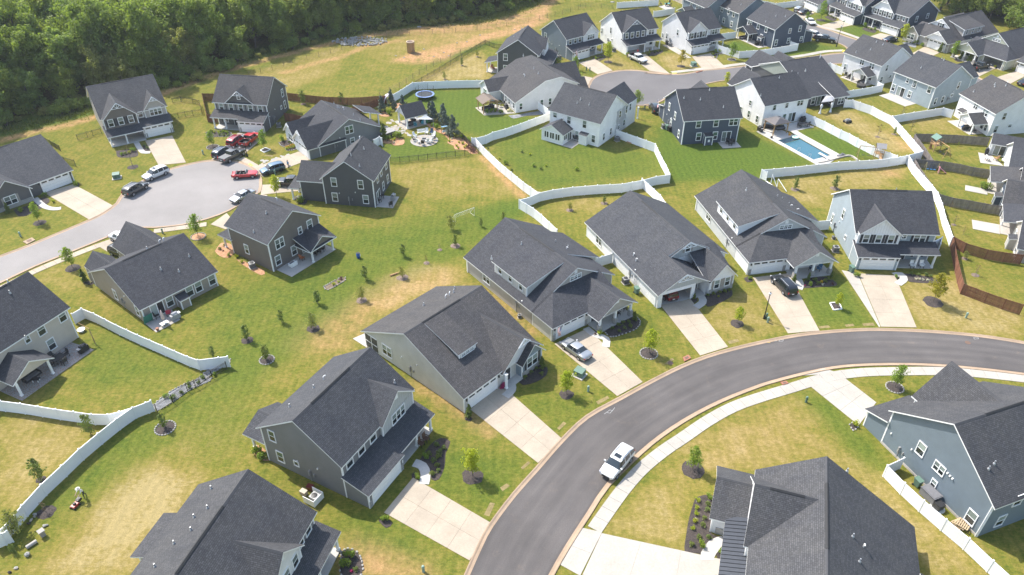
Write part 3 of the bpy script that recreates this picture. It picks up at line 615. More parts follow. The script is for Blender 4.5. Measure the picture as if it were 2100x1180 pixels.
    def z_at(s,x,y,k=0):
        axis,A0,A1,P,ro=s.pr[k]; q=y if axis=='x' else x
        for (q0,z0),(q1,z1) in zip(P[:-1],P[1:]):
            if q0<=q<=q1: return z0+(z1-z0)*(q-q0)/(q1-q0),ro
        return P[0][1],ro
    def pipe(s,x,y,k=0,hook=False,r=.06,h=.45):
        z,ro=s.z_at(x,y,k); 
        if hook:
            if 'hook' not in _cyl:
                b=MB().tube((0,0,-.1),(0,0,.42),.065,.065,8).tube((0,0,.42),(.14,0,.54),.065,.065,8).tube((.14,0,.54),(.28,0,.48),.065,.07,8); _cyl['hook']=mesh('flue',b.v,b.f); _cyl['hook'].materials.append(white)
            put('flue',_cyl['hook'],ro,(x,y,z),random.uniform(-1,1))
        else:
            if 'vp' not in _cyl:
                b=MB().lathe([(.17,-.16),(.13,.1),(.07,.18),(.065,h)],n=8); _cyl['vp']=mesh('vent_pipe',b.v,b.f); _cyl['vp'].materials.append(metal)
            put('vent_pipe',_cyl['vp'],ro,(x,y,z))
    def pipes(s,zone,pts,z,k=0):
        for p in pts:
            x,y=s.to_local(G(zone,p[0],p[1],z)); 
            s.pipe(x,y,k,hook=len(p)>2)
    def win(s,x,y,z,face,w_=.9,h_=1.5,n=1,style='dh',shut=None,green=0):
        fm,pm=win_mesh(w_,h_,n,style); rz=FROT[face]; o=put('window',fm,s.root,(x,y,z),rz)
        for a,b_ in pm: put('pane',b_ if green else a,o,(0,0,0))
        if shut is not None:
            for sg in (-1,1):
                put('shutter',unit_box('shutter',shut,.34,.05,h_+.1),o,(sg*(w_/2+.30),-.03,-.05))
        return o
    def slider(s,x,y,z,face,w_=1.8,h_=2.05):
        b=MB(); b.box(-w_/2-.09,w_/2+.09,-.06,0,h_,h_+.1).box(-w_/2-.09,-w_/2,-.06,0,0,h_).box(w_/2,w_/2+.09,-.06,0,0,h_).box(-.05,.05,-.06,0,0,h_).box(-w_/2,w_/2,-.06,0,0,.08)
        o=mobj('patio_door',mesh('patio_door',b.v,b.f),white,s.root); o.location=(x,y,z); o.rotation_euler=(0,0,FROT[face])
        for sg,mt in ((-1,pane_l),(1,pane_d)): mobj('pane',mesh('pane',[(sg*w_/4-w_/4+.06,-.03,.09),(sg*w_/4+w_/4-.06,-.03,.09),(sg*w_/4+w_/4-.06,-.03,h_),(sg*w_/4-w_/4+.06,-.03,h_)],[(0,1,2,3)]),mt,o)
    def door(s,x,y,z,face,mat=None,w_=.95,h_=2.05):
        b=MB(); b.box(-w_/2-.1,w_/2+.1,-.05,0,h_,h_+.12).box(-w_/2-.1,-w_/2,-.05,0,0,h_).box(w_/2,w_/2+.1,-.05,0,0,h_)
        o=mobj('door',mesh('door',b.v,b.f),white,s.root); o.location=(x,y,z); o.rotation_euler=(0,0,FROT[face])
        b=MB().box(-w_/2,w_/2,-.03,0,0,h_); 
        for zz in (.2,1.1): b.box(-w_/2+.12,-.05,-.042,-.03,zz,zz+.75).box(.05,w_/2-.12,-.042,-.03,zz,zz+.75)
        b.build('door_leaf',mat or dkgrey,o); MB().box(w_/2-.14,w_/2-.08,-.09,-.03,.95,1.05).build('handle',metal,o)
    def garage(s,x,y,face,w_=4.88,h_=2.13,z=0.06):
        key=('gd',w_,h_)
        if key not in WC:
            f_=MB().box(-w_/2-.12,w_/2+.12,-.06,0,h_,h_+.16).box(-w_/2-.12,-w_/2,-.06,0,0,h_).box(w_/2,w_/2+.12,-.06,0,0,h_); fm=mesh('garage_door',f_.v,f_.f); fm.materials.append(white)
            p=MB(); ph=h_/4; p.box(-w_/2,w_/2,-.015,0,0,.03)
            pmeshes=[]
            for r in range(4):
                q=MB().box(-w_/2,w_/2,-.022,.0,.012,ph-.012)
                for c in range(8 if r<3 else 0):
                    cw=w_/8; q.box(-w_/2+c*cw+.09,-w_/2+(c+1)*cw-.09,-.036,-.022,.1,ph-.1)
                m_=mesh('door_panel',q.v,q.f); m_.materials.append(white); pmeshes.append((m_,r*ph))
            pw=[]
            for c in range(4):
                cw=w_/4; x0=-w_/2+c*cw+.16; x1=x0+cw-.32; z0=3*ph+.14
                m_=mesh('pane',[(x0,-.03,z0),(x1,-.03,z0),(x1,-.03,z0+.26),(x0,-.03,z0+.26)],[(0,1,2,3)]); m_.materials.append(pane_d); pw.append(m_)
            WC[key]=(fm,pmeshes,pw)
        fm,pms,pw=WC[key]; o=put('garage_door',fm,s.root,(x,y,z),FROT[face])
        for m_,zz in pms: put('door_panel',m_,o,(0,0,zz))
        for m_ in pw: put('pane',m_,o,(0,0,0))
        # coach lamps either side
        c,sn=math.cos(FROT[face]),math.sin(FROT[face])
        for sg in (-1,1):
            lx,ly=sg*(w_/2+.35),-.09; put('wall_lamp',unit_box('wall_lamp',black,.14,.16,.34),s.root,(x+lx*c-ly*sn,y+lx*sn+ly*c,1.75))
    def open_garage(s,x,y,face,wall_w,top,w_=4.88,h_=2.15,z=0.):
        """piers and header round an open garage; the room behind is the hollow house"""
        c,sn=math.cos(FROT[face]),math.sin(FROT[face]); b=MB(); p=(wall_w-w_)/2
        b.box(-wall_w/2,-w_/2,-.05,.12,0,top).box(w_/2,wall_w/2,-.05,.12,0,top).box(-w_/2,w_/2,-.05,.12,h_,top)
        o=b.build('wall',s.wall,s.root); o.location=(x,y,z); o.rotation_euler=(0,0,FROT[face])
        b=MB().box(-w_/2-.12,w_/2+.12,-.08,-.05,h_,h_+.16).box(-w_/2-.12,-w_/2,-.08,.1,0,h_).box(w_/2,w_/2+.12,-.08,.1,0,h_)
        o=b.build('door_frame',white,s.root); o.location=(x,y,z); o.rotation_euler=(0,0,FROT[face])
        b=MB().box(-wall_w/2+.1,wall_w/2-.1,6.0,6.1,0,top).box(-wall_w/2+.1,wall_w/2-.1,0,6.0,0.01,.03).box(-wall_w/2+.05,-wall_w/2+.1,0.2,6,0,top).box(wall_w/2-.1,wall_w/2-.05,0.2,6,0,top).box(-wall_w/2+.1,wall_w/2-.1,.2,6,top-.3,top-.25)
        o=b.build('garage_interior',porchm,s.root); o.location=(x,y,z); o.rotation_euler=(0,0,FROT[face])
        b=MB(); 
        for i in range(4): b.box(-w_/2,w_/2,.4+i*.55,.93+i*.55,h_+.02,h_+.06)
        o=b.build('raised_garage_door',white,s.root); o.location=(x,y,z); o.rotation_euler=(0,0,FROT[face])
    def col(s,x,y,z0,z1,stone=0,wd=.24):
        if stone: put('column_base',unit_box('column_base',stonem,.55,.55,.95),s.root,(x,y,z0)); put('column',unit_box('column',s.trim,.30,.30,round(z1-z0-.95,2)),s.root,(x,y,z0+.95))
        else:
            put('column',unit_box('column',s.trim,wd,wd,round(z1-z0,2)),s.root,(x,y,z0)); put('column_base',unit_box('column_base',s.trim,wd+.1,wd+.1,.2),s.root,(x,y,z0)); put('column_cap',unit_box('column_cap',s.trim,wd+.1,wd+.1,.14),s.root,(x,y,z1-.14))
    def box(s,name,x0,x1,y0,y1,z0,z1,mat):
        return MB().box(x0,x1,y0,y1,z0,z1).build(name,mat,s.root)
    def porch_floor(s,x0,x1,y0,y1,z=.14,mat=None): return s.box('porch_floor',x0,x1,y0,y1,-.05,z,mat or porchm)
    def bracket(s,axis,t,q,z,w_,h_,out):
        """open timber gable truss: t plane along axis, centre q, apex z"""
        b=MB(); T=(lambda a,c,zz:(a,c,zz)) if axis=='x' else (lambda a,c,zz:(c,a,zz))
        def bar(p,r):
            b.tube(T(t+out*.06,q+p[0],z+p[1]),T(t+out*.06,q+r[0],z+r[1]),.06,.06,4)
        bar((-w_/2,-h_),(w_/2,-h_)); bar((0,-h_),(0,0)); bar((0,-h_),(-w_*.22,-h_*.44)); bar((0,-h_),(w_*.22,-h_*.44)); bar((-w_/2,-h_),(0,0)); bar((w_/2,-h_),(0,0))
        b.build('gable_truss',s.trim,s.root)
    def vent(s,x,y,z,face,w_=.45,h_=.6,mat=None):
        b=MB(); b.box(-w_/2,w_/2,-.05,0,0,h_)
        for i in range(4): b.box(-w_/2+.05,w_/2-.05,-.065,-.05,.06+i*(h_-.1)/4,.1+i*(h_-.1)/4)
        o=b.build('gable_vent',mat or s.trim,s.root); o.location=(x,y,z); o.rotation_euler=(0,0,FROT[face])
    def skirt(s,x,y,face,w_,h_=.9,mat=None):
        c,sn=math.cos(FROT[face]),math.sin(FROT[face]); o=MB().box(-w_/2,w_/2,-.06,0,0,h_).box(-w_/2-.02,w_/2+.02,-.09,0,h_,h_+.06).build('stone_skirt',mat or stonem,s.root); o.location=(x,y,0); o.rotation_euler=(0,0,FROT[face])
    def bits(s,x,y,face,seed=0):
        """meter box, vents and spigots on a side wall"""
        c,sn=math.cos(FROT[face]),math.sin(FROT[face]); r=random.Random(seed)
        for nm,w_,h_,d,z,dx,mt in (('meter_box',.32,.75,.16,1.0,0,acgrey),('conduit',.06,1.0,.06,0,0,acgrey),('wall_vent',.18,.18,.1,2.6,1.3,white),('wall_vent',.18,.18,.1,2.2,-1.6,white),('junction_box',.25,.35,.1,1.1,.6,acgrey)):
            lx=dx; ly=-d/2; put(nm,unit_box(nm,mt,w_,d,h_),s.root,(x+lx*c-ly*sn,y+lx*sn+ly*c,z))
    def spout(s,x,y,z,face):
        put('downspout',unit_box('downspout',s.trim,.09,.08,round(z,2)),s.root,(x,y,0))
rm2=flat('ridge_shingle',(.05,.051,.056),.9); ventm=flat('ridge_vent_black',(.022,.022,.024),.8)
shutb=flat('black_shutter',(.03,.032,.038),.6); shutn=flat('dark_brown_shutter',(.04,.03,.03),.6); shutg=flat('tan_shutter',(.30,.28,.25),.6); metalroof=flat('standing_seam',(.045,.05,.06),.35,.6)
# ---- two-storey front of a house: u along the street front, v into the plot; garage wing and porch in front of v=0
def two_storey(label,O,a,L,D,e,rz,rp,wall,roof=roofd,gar='L',gw=6.0,gdep=2.8,pdep=2.2,gab=None,wins=(),shut=None,garlower=2.55,gabwall=None,truss=True,stonebase=False,doors=True,opn=False,group=None,gwins=3,right_win=True):
    H=House('two_storey_house',label,O,a,wall,roof); H.L=L;H.D=D
    H.gable(L,D,e,e,rz,rp,vent=True)
    g0,g1=(0,gw) if gar=='L' else (L-gw,L); p0,p1=(gw,L) if gar=='L' else (0,L-gw)
    k=.32
    # garage projection with its shed roof, porch roof beside it
    H.prof('x',g0,g1,[(-gdep,garlower),(0.05,garlower+k*gdep)],sides=(0 if opn else 1,0),ov=(.3,.0) if gar=='L' else (.0,.3),eoff=(1,0))
    H.prof('x',p0,p1,[(-pdep,garlower+k*(gdep-pdep)),(0.05,garlower+k*gdep+.004)],ends=(0,0),sides=(0,0),ov=(.0,.3) if gar=='L' else (.3,.0),eoff=(1,0),walls=False)
    gc=(g0+g1)/2
    if opn: H.open_garage(gc,-gdep,'y-',gw,garlower-.1)
    else: H.garage(gc,-gdep-.001,'y-')
    H.box('porch_beam',p0,p1,-pdep,-pdep+.2,garlower+k*(gdep-pdep)-.42,garlower+k*(gdep-pdep)-.14,white)
    H.porch_floor(p0+.02,p1,-pdep-.1,0)
    cs=[p1-.15,(p0+p1)/2+.2] if gar=='L' else [p0+.15,(p0+p1)/2-.2]
    for c in cs: H.col(c,-pdep+.12,.14,garlower+k*(gdep-pdep)-.4)
    if stonebase:
        for c in (g0+.3,g1-.3): H.box('stone_pier',c-.3,c+.3,-gdep-.05,-gdep-.002,0,1.0,stonem)
    H.door((p0*.7+p1*.3) if gar=='L' else (p0*.3+p1*.7),-.001,.14,'y-',None); H.win((p0*.3+p1*.7) if gar=='L' else (p0*.7+p1*.3),-.001,.75,'y-',.9,1.5,1,shut=shut)
    for (x,z,w_,h_,n) in wins: H.win(x,-.001,z,'y-',w_,h_,n,shut=shut)
    if gab:
        x0,x1,out,gz,kind=gab; m=(x0+x1)/2
        into=rp*(gz-e)/(rz-e)+.25
        H.prof('y',-out,into,[(x0,e),(m,gz),(x1,e)],ov=(.35,0),ends=(1,0),wall=gabwall,eoff=(0 if x0<.4 else 1,0 if x1>L-.4 else 1),z0=max(garlower+k*(gdep-out)-.1,2.6) if out>.03 else e-.2)
        if truss: H.bracket('y',-out-.3,m,gz-.12,(x1-x0)*.36,(gz-e)*.36,-1)
        else: H.vent(m,-out-.001,gz-1.3,'y-')
        if kind:
            sp=(x1-x0)/(kind+.35)
            for i in range(kind): H.win(m+(i-(kind-1)/2)*sp,-out-.001,3.45,'y-',.85,1.35,1,shut=shut)
        elif kind==0: H.win(m,-out-.001,3.5,'y-',2.3,1.35,3)
    return H
def facets(H,polys,th=.14,roof=None):
    """flat roof planes given by their corner points, with thickness"""
    v=[];f=[];mi=[];uv=[]
    for P in polys:
        P=[Vector(p) for p in P]; nrm=(P[1]-P[0]).cross(P[2]-P[0]).normalized()
        if nrm.z<0: P=P[::-1]; nrm=-nrm
        h=Vector((0,0,1)).cross(nrm); h=h.normalized() if h.length>1e-4 else Vector((1,0,0)); s=nrm.cross(h); b0=len(v); n=len(P)
        v+=[tuple(p) for p in P]+[tuple(p-Vector((0,0,th))) for p in P]
        f.append(tuple(range(b0,b0+n))); mi.append(0); uv+=[((p.dot(h)),(p.dot(s))) for p in P]
        f.append(tuple(range(b0+2*n-1,b0+n-1,-1))); mi.append(1); uv+=[(0,0)]*n
        for i in range(n): f.append((b0+i,b0+n+i,b0+n+(i+1)%n,b0+(i+1)%n)); mi.append(1); uv+=[(0,0)]*4
    me=bpy.data.meshes.new('roof'); me.from_pydata(v,[],f); me.polygons.foreach_set('material_index',mi)
    l=me.uv_layers.new(name='UVMap'); l.data.foreach_set('uv',[c for u in uv for c in u]); me.update()
    o=mobj('roof',me,[],H.root); me.materials.append(roof or H.roof); me.materials.append(H.trim); return o
# ---------------- the row along the curved road
H1=two_storey('charcoal-roofed house cut off by the bottom edge, nearest the mown dry lawn',(-22.7,32.35),75.4,14,12.3,5.1,9.12,6.1,'grey',roofm,gar='L',gab=(5.2,10.4,.5,7.7,3),wins=[(11.3,3.5,.9,1.4,1),(12.8,3.5,.9,1.4,1)],truss=False,gabwall=smat('offwhite'))
H1.prof('x',7.0,11.5,[(12.25,3.7),(15.2,2.7)],ends=(0,0),sides=(0,0),walls=False); H1.col(7.2,15.0,0,2.55); H1.col(11.3,15.0,0,2.55)
H1.pipes('BL',[(1275,645),(1178,835),(1170,940),(1055,990),(935,1120),(1270,810)],7.0)
H2=two_storey('dark grey two-storey house with white-framed gable and long porch roof beside the curve',(-17.43,51.69),61.9,12.45,10.95,5.5,9.25,5.3,'grey',roofm,gar='L',gw=6.1,gdep=3.0,pdep=2.6,gab=(6.5,12.35,.35,7.9,0),wins=[(1.2,3.75,.95,1.5,1),(3.2,3.75,.95,1.5,1),(5.2,3.75,.95,1.5,1)],truss=False,gabwall=board,stonebase=True)
H2.win(-.001,9.4,3.9,'x-',.8,1.5,green=1); H2.win(-.001,8.9,.9,'x-',.85,1.5,green=1); H2.win(-.001,6.6,1.5,'x-',.55,.6,style='fixed'); H2.bits(-.001,4.8,'x-')
H2.prof('y',10.9,14.0,[(.4,2.6),(2.9,3.7),(5.4,2.6)],ends=(0,0),sides=(0,0),walls=False); H2.col(.7,13.7,0,2.5); H2.col(5.1,13.7,0,2.5)
H2.pipes('BL',[(1750,150),(1900,55),(1962,12,1)],7.2); H2.pipes('BM',[(320,-5)],7.0)
# H3 light single-storey with shed dormer
H3=House('single_storey_house','pale cream house with a small three-pane shed dormer and blue board gable',(-5.64,64.17),47.8,'tan',roofm)
H3.gable(12.87,18.5,2.9,2.66,7.08,9.74,vent=True)
H3.prof('y',-.35,8.6,[(6.35,2.75),(9.9,5.9),(13.4,2.75)],ov=(.3,0),ends=(1,0),z0=2.45,wall=smat('offwhite')); H3.bracket('y',-.68,9.9,5.75,2.2,.8,-1)
H3.prof('y',-1.0,3.,[(9.2,2.65),(11.1,4.6),(13.0,2.65)],ov=(.4,0),ends=(1,0),wall=boardb); H3.win(11.1,-1.002,.95,'y-',1.9,1.55,2,shut=shutb); H3.skirt(11.1,-1.0,'y-',3.8,.85)
H3.garage(3.15,-.002,'y-'); H3.porch_floor(6.3,9.2,-1.2,0); H3.door(7.6,-.002,.14,'y-'); H3.col(6.4,-.9,.14,2.5)
H3.prof('x',3.0,5.8,[(3.7,5.25),(9.3,6.95)],ov=(.25,.25),sides=(1,0),z0=3.9,eo=.12,th=.1); H3.win(4.4,3.698,4.52,'y-',2.1,.4,3,style='grid')
H3.win(-.002,14.0,.9,'x-',1.7,1.5,2); H3.bits(-.002,9.5,'x-',1)
H3.box('screen_frame',-.06,.0,16.0,18.4,2.3,2.42,white); H3.box('screen_frame',-.06,.0,16.0,18.4,1.1,1.18,white); H3.box('screen_frame',-.06,0,17.1,17.2,0.,2.3,white); H3.box('screen_mesh',-.025,-.002,16.0,18.4,.1,2.3,dkgrey)
sheet('patio',GP('MM',[(70,930),(150,895),(165,960),(155,985)]),.06,patiom,thick=.07); H3.pipes('MM',[(685,618),(680,660),(655,682,1),(632,698,1),(497,705)],5.2)
def dormer_ranch(label,O,a,L,D,wall,roof,mir=False,dormer=True,gabw=None,garw=6.1,opn=False,porch=True,rw=True,dwall=None,tri=True,e=2.7,rz=6.72,rp=7.4,stonecol=1):
    """front-to-back ranch: u rear to front, v from the garage side; mir swaps sides"""
    H=House('single_storey_house',label,O,a,wall,roof); V=(lambda v:D-v) if mir else (lambda v:v)
    def S(pts): return sorted((V(v),z) for v,z in pts)
    fL,fR=('y-','y+') if not mir else ('y+','y-')
    s=(rz-e)/rp; uf=L-4.3
    H.prof('x',0,uf,S([(0,e),(rp,rz),(D,e)]),vent=True,wall=gabw or H.wall,ov=(.35,.3)); 
    H.wall0=H.wall
    s2=(4.55-e)/4.3; vh=s2*4.3/s; 
    ex=.35
    facets(H,[[(uf-.02,V(-ex),e-s*ex),(L+ex,V(-ex),e-s*ex),(uf-.02,V(vh),4.55)],[(L+ex,V(-ex),e-s*ex),(L+ex,V(11.8),e-s*ex),(uf-.02,V(11.8),4.55),(uf-.02,V(vh),4.55)]])
    # walls of the front part
    b=MB()
    y0,y1=V(0),V(11.8); X0=uf-.3
    b.add([(X0,y0,0),(L,y0,0),(L,y0,e-.12),(X0,y0,e-.12)],[(0,1,2,3)]); b.add([(X0,y1,0),(L,y1,0),(L,y1,e-.12),(X0,y1,e-.12)],[(3,2,1,0)])
    if not opn: b.add([(L,y0,0),(L,y1,0),(L,y1,e-.12),(L,y0,e-.12)],[(0,1,2,3)])
    else: b.add([(L,V(garw),0),(L,y1,0),(L,y1,e-.12),(L,V(garw),e-.12)],[(0,1,2,3)])
    for fc in b.f: MB().add([b.v[i] for i in fc],[(0,1,2,3)]).build('wall',H.wall,H.root)
    if opn: H.open_garage(L,V(garw/2),'x+',garw,e-.15)
    else: H.garage(L+.002,V(garw/2),'x+')
    for c in (.25,garw-.25): H.box('stone_pier',L+.003,L+.06,V(c)-.25,V(c)+.25,0,1.0,stonem)
    # tall gable trim: window and vent
    if tri: H.win(uf+.002,V(rp),4.72,'x+',1.9,.62,3,style='grid')
    H.vent(uf+.002,V(rp),5.65,'x+',.5,.55)
    if porch:
        H.prof('x',L-3.5,L+2.3,S([(6.0,e-.1),(9.3,e+2.0),(12.6,e-.1)]),ov=(0,.4),ends=(0,1),sides=(0,0),z0=e-.35,wall=gabw or H.wall); H.vent(L+2.302,V(9.3),3.7,'x+',.45,.55)
        H.box('porch_beam',L,L+2.3,V(12.3)-.1,V(12.3)+.1,e-.45,e-.2,white); H.box('porch_beam',L+2.1,L+2.3,min(V(6.2),V(12.4)),max(V(6.2),V(12.4)),e-.45,e-.2,white)
        H.porch_floor(L+.02,L+2.5,min(V(6.2),V(12.6)),max(V(6.2),V(12.6)))
        for c in (6.5,9.3,12.2): H.col(L+2.1,V(c),.1,e-.4,stone=stonecol)
        H.door(L+.002,V(7.3),.14,'x+'); H.win(L+.002,V(10.3),.8,'x+',1.7,1.4,2)
    if dormer:
        H.prof('x',6.3,13.8,S([(.75,5.0),(6.9,6.5)]),ov=(.35,.35),sides=(1,0) if not mir else (0,1),z0=2.9,wall=dwall or H.wall)
        for x in (7.6,10.05,12.5): H.win(x,V(.748),3.55,fL,.75,1.25,green=1)
    if rw: H.prof('x',3.3,11.2,S([(rp+.4,rz-.4),(15.9,2.5)]),sides=(0,1) if not mir else (1,0),eoff=(0,1) if not mir else (1,0))
    H.win(5.2,V(-.002),.9,fL,1.6,1.5,2); H.bits(12.5,V(-.002),fL,3); H.spout(L-.2,V(-.08),e-.2,fL); H.spout(.3,V(-.08),e-.2,fL)
    H.V=V; return H
H4=dormer_ranch('sage grey house with wide three-window dormer, silver sedan and flag on its drive',(-6.82,93.99),-53.4,20.53,14.5,'tan',roofm,gabw=smat('greige'))
H4.pipes('MM',[(1090,370),(908,415)],5.8,2); H4.pipes('MM',[(1295,350),(1372,355),(1362,390,1)],4.4)
H6=dormer_ranch('white house with wide three-window dormer and black SUV on its drive',(31.45,112.81),-78.6,20.12,14.5,'white',roofm,gabw=smat('mist'))
H6.pipes('MR',[(382,42)],5.8,2); H6.pipes('MR',[(570,80),(602,82),(645,102),(655,122,1),(697,130,1)],4.4)
# H5: white ranch with open garage
H5=House('single_storey_house','white house with an open garage and two white-trimmed gables, no dormer',(12.07,104.09),-66.3,'white',roofm); L5=20.63
H5.prof('x',0,L5-4.6,[(0,2.7),(7.7,6.55),(15.0,2.65)],vent=True,ov=(.35,.3)); H5.prof('x',L5-6,L5+.4,[(0,2.7),(4.1,5.0),(8.2,2.7)],ov=(0,.4),ends=(0,0),sides=(1,1))
H5.open_garage(L5+.38,3.1,'x+',6.2,2.62); H5.prof('x',L5+.39,L5+.41,[(0.1,2.7),(4.1,4.95),(8.1,2.7)],z0=2.5,wall=board,sides=(0,0),slab=False); H5.bracket('x',L5+.75,4.1,4.8,2.6,.9,1)
H5.prof('x',8.,L5-4.4,[(4.4,4.7),(7.7,6.6),(11.,4.7)],ov=(0,.4),ends=(0,1),z0=4.0,wall=board,sides=(0,0)); H5.win(L5-4.398,7.7,4.75,'x+',.8,1.1,shut=shutg); H5.bracket('x',L5-4.05,7.7,6.45,2.4,.8,1)
facets(H5,[[(L5-5.0,8.0,4.75),(L5+.3,8.0,2.55),(L5+.3,12.9,2.55),(L5-5.0,12.9,4.75)]])
H5.prof('x',L5-4,L5+.6,[(8.6,2.7),(10.7,4.9),(12.8,2.7)],ov=(0,.4),ends=(0,1),sides=(1,1)); H5.win(L5+.602,9.85,.85,'x+',.85,1.4,shut=shutg); H5.win(L5+.602,11.7,.85,'x+',.85,1.4,shut=shutg); H5.skirt(L5+.6,10.7,'x+',4.2,.8)
H5.box('wall',L5-4.6,L5-1.5,12.0,12.85,0,2.5,H5.wall); H5.door(L5-1.0,7.2,.14,'x+'); H5.porch_floor(L5-1.0,L5+.6,6.4,8.5)
H5.win(4.0,-.002,.8,'y-',1.6,1.5,2); H5.bits(13.5,-.002,'y-',5); H5.spout(L5-.1,-.08,2.5,'y-'); H5.pipes('MM',[(1772,380,1),(1788,408,1)],4.6)
H7=two_storey('pale blue two-storey house with shuttered gable over the garage next to the white fence',(52.37,97.60),-2.3,11.88,11.59,5.1,9.0,5.88,'ltblue',roofd,gar='L',gw=6.1,gdep=2.9,pdep=2.2,gab=(.05,6.3,.65,7.7,3),wins=[(9.6,3.35,1.7,1.45,2)],shut=shutb,gabwall=boardw,truss=False)
H7.win(-.002,6.2,3.6,'x-',.8,1.5); H7.win(-.002,9.6,.8,'x-',.6,1.5); H7.win(-.002,3.2,1.6,'x-',.5,.6,style='fixed'); H7.bits(-.002,8.0,'x-',2); H7.win(7.2,-.002,3.9,'y-',.6,.8)
H7.pipe(7.,6.4); 
# H8 near roof at the lower right, gable ends
H8=House('two_storey_house','big charcoal roof at the bottom right with black metal porch roof',(31.5,51.0),-108.4,'offwhite',roofl)
H8.prof('x',2.2,17,[(-6.1,5.3),(-.5,9.2),(8.9,2.7)],vent=True); H8.prof('y',-6.5,-.4,[(3.1,5.3),(7.1,8.75),(11.1,5.3)],ov=(.35,0),ends=(1,0),vent=True)
H8.prof('y',-9.7,-6.0,[(.5,2.7),(3.7,4.75),(6.9,2.7)],ov=(.35,0),ends=(1,0),vent=True)
H8.prof('x',6.95,15.5,[(-8.2,2.72),(-6.0,3.35)],ends=(0,0),sides=(0,0),walls=False,roof=metalroof,th=.08)
for i in range(19): H8.box('roof_seam',7.1+i*.45,7.14+i*.45,-8.5,-6.1,2.72,2.76,metalroof).rotation_euler=(math.atan2(.63,2.2),0,0)
for i,o in enumerate([c for c in H8.root.children if c.name.startswith('roof_seam')]):
    x=7.1+i*.45; o.data=mesh('roof_seam',[(x,-8.55,2.62),(x+.04,-8.55,2.62),(x+.04,-6.1,3.33),(x,-6.1,3.33),(x,-8.55,2.68),(x+.04,-8.55,2.68),(x+.04,-6.1,3.39),(x,-6.1,3.39)],[(0,3,2,1),(4,5,6,7),(0,1,5,4),(1,2,6,5),(2,3,7,6),(3,0,4,7)]); o.data.materials.append(metalroof); o.rotation_euler=(0,0,0)
for x in (7.3,10.5,14.5): H8.col(x,-8.0,.1,2.55)
H8.porch_floor(6.95,15,-8.3,-6.1); H8.skirt(8.2,-6.102,'y-',1,.9); H8.skirt(6.902,-8.2,'x+',2.0,.9)
H8.prof('x',8.5,15,[(8.85,3.6),(11.6,2.6)],ends=(0,0),sides=(0,0),walls=False,eoff=(0,1)); H8.col(8.8,11.3,0,2.45); H8.col(14.5,11.3,0,2.45)
H8.pipes('BR',[(975,600),(1012,985),(1090,1015,1),(1060,1120)],6.5)
H9=two_storey('slate blue two-storey house at the right edge, side fenced with white vinyl',(54.5,64.11),200.2,13.0,13.52,5.2,9.75,6.78,'blue',roofm,gar='R',gw=6.3,gdep=2.9,gab=(1.3,8.8,1.0,8.9,0),truss=False,wins=[(11.,3.5,.9,1.4,1)])
H9.win(13.002,4.6,2.9,'x+',.9,1.55); H9.win(13.002,7.2,2.9,'x+',1.25,1.1,2); H9.win(13.002,7.4,.75,'x+',.55,.95); H9.win(13.002,12.2,.7,'x+',.95,1.6); H9.bits(13.002,2.4,'x+',4)
for i in range(3): put('wall_vent',unit_box('wall_vent',white,.16,.16,.16),H9.root,(13.08,8.2+i*.35,3.75-i*.05))
H9.win(10.6,13.522,.8,'y+',.95,1.5); H9.win(9.6,13.522,3.6,'y+',.95,1.5); H9.box('foundation',13.001,13.04,0,13.5,0,.3,patiom); H9.spout(13.06,13.4,5.0,'x+')
H9.pipes('BR',[(2045,185),(1890,495),(1860,520)],7.4)
# ---------------- left side
H10=House('two_storey_house','beige two-storey house at the left edge with covered patio and brick-paver terrace',(-68.3,82.85),-115,'beige',roofd)
H10.gable(13.5,11,5.2,5.2,8.95,5.5,vent=True)
H10.prof('y',10.9,14.4,[(6.2,2.6),(8.7,4.1),(11.2,2.6)],ov=(0,.35),ends=(0,1),sides=(0,0),z0=2.35); H10.col(6.5,14.2,0,2.4); H10.col(10.9,14.2,0,2.4)
for x,z,w_,h_ in ((.9,3.5,.95,1.5),(4.0,3.5,.95,1.5),(6.0,3.7,.6,1.0),(3.6,.8,.95,1.5)): H10.win(x,11.002,z,'y+',w_,h_)
H10.slider(8.6,11.002,.1,'y+'); H10.pipes('ML',[(82,655),(80,692),(115,840)],7.2)
sheet('brick_terrace',[H10.world(*p) for p in ((1.2,11.05),(1.0,15.0),(11.5,15.0),(11.5,11.05))],.05,brickp,thick=.06)
H11=House('single_storey_house','taupe ranch house with long dark rear roof and patio with pink umbrella',(-50.49,81.25),50.9,'taupe',roofd)
H11.gable(11.42,13.95,2.75,2.66,6.23,6.98,vent=True)
H11.prof('y',9.,15.6,[(.05,2.6),(1.95,4.4),(3.85,2.6)],ov=(0,.35),eoff=(0,1)); H11.prof('y',9.,18.2,[(5.9,2.6),(8.75,5.3),(11.45,2.6)],ov=(0,.35))
for x in (5.1,8.0,10.9): pass
H11.win(4.0,-.002,.7,'y-',.95,1.6); H11.win(7.1,-.002,.7,'y-',.95,1.6); H11.win(8.5,-.002,.7,'y-',.95,1.6); H11.win(10.7,-.002,.7,'y-',.95,1.6); H11.slider(2.1,-.002,.1,'y-'); H11.win(-.002,1.4,.7,'x-',.8,1.5); H11.win(-.002,7.4,.7,'x-',.8,1.5); H11.bits(-.002,5.5,'x-',7)
H11.prof('x',4.9,6.3,[(-1.2,1.55),(-.0,1.95)],ov=(.1,.1),eo=.12,wall=H11.wall); H11.pipes('ML',[(905,430),(970,500),(975,380,1),(998,362,1),(1072,488),(1142,420)],4.8)
H12=House('two_storey_house','dark brown two-storey house with gabled patio cover behind the cul-de-sac',(-30.4,102.09),145.8,'brown',roofm)
H12.gable(9.14,10.07,5.15,5.3,8.25,4.85,vent=True)
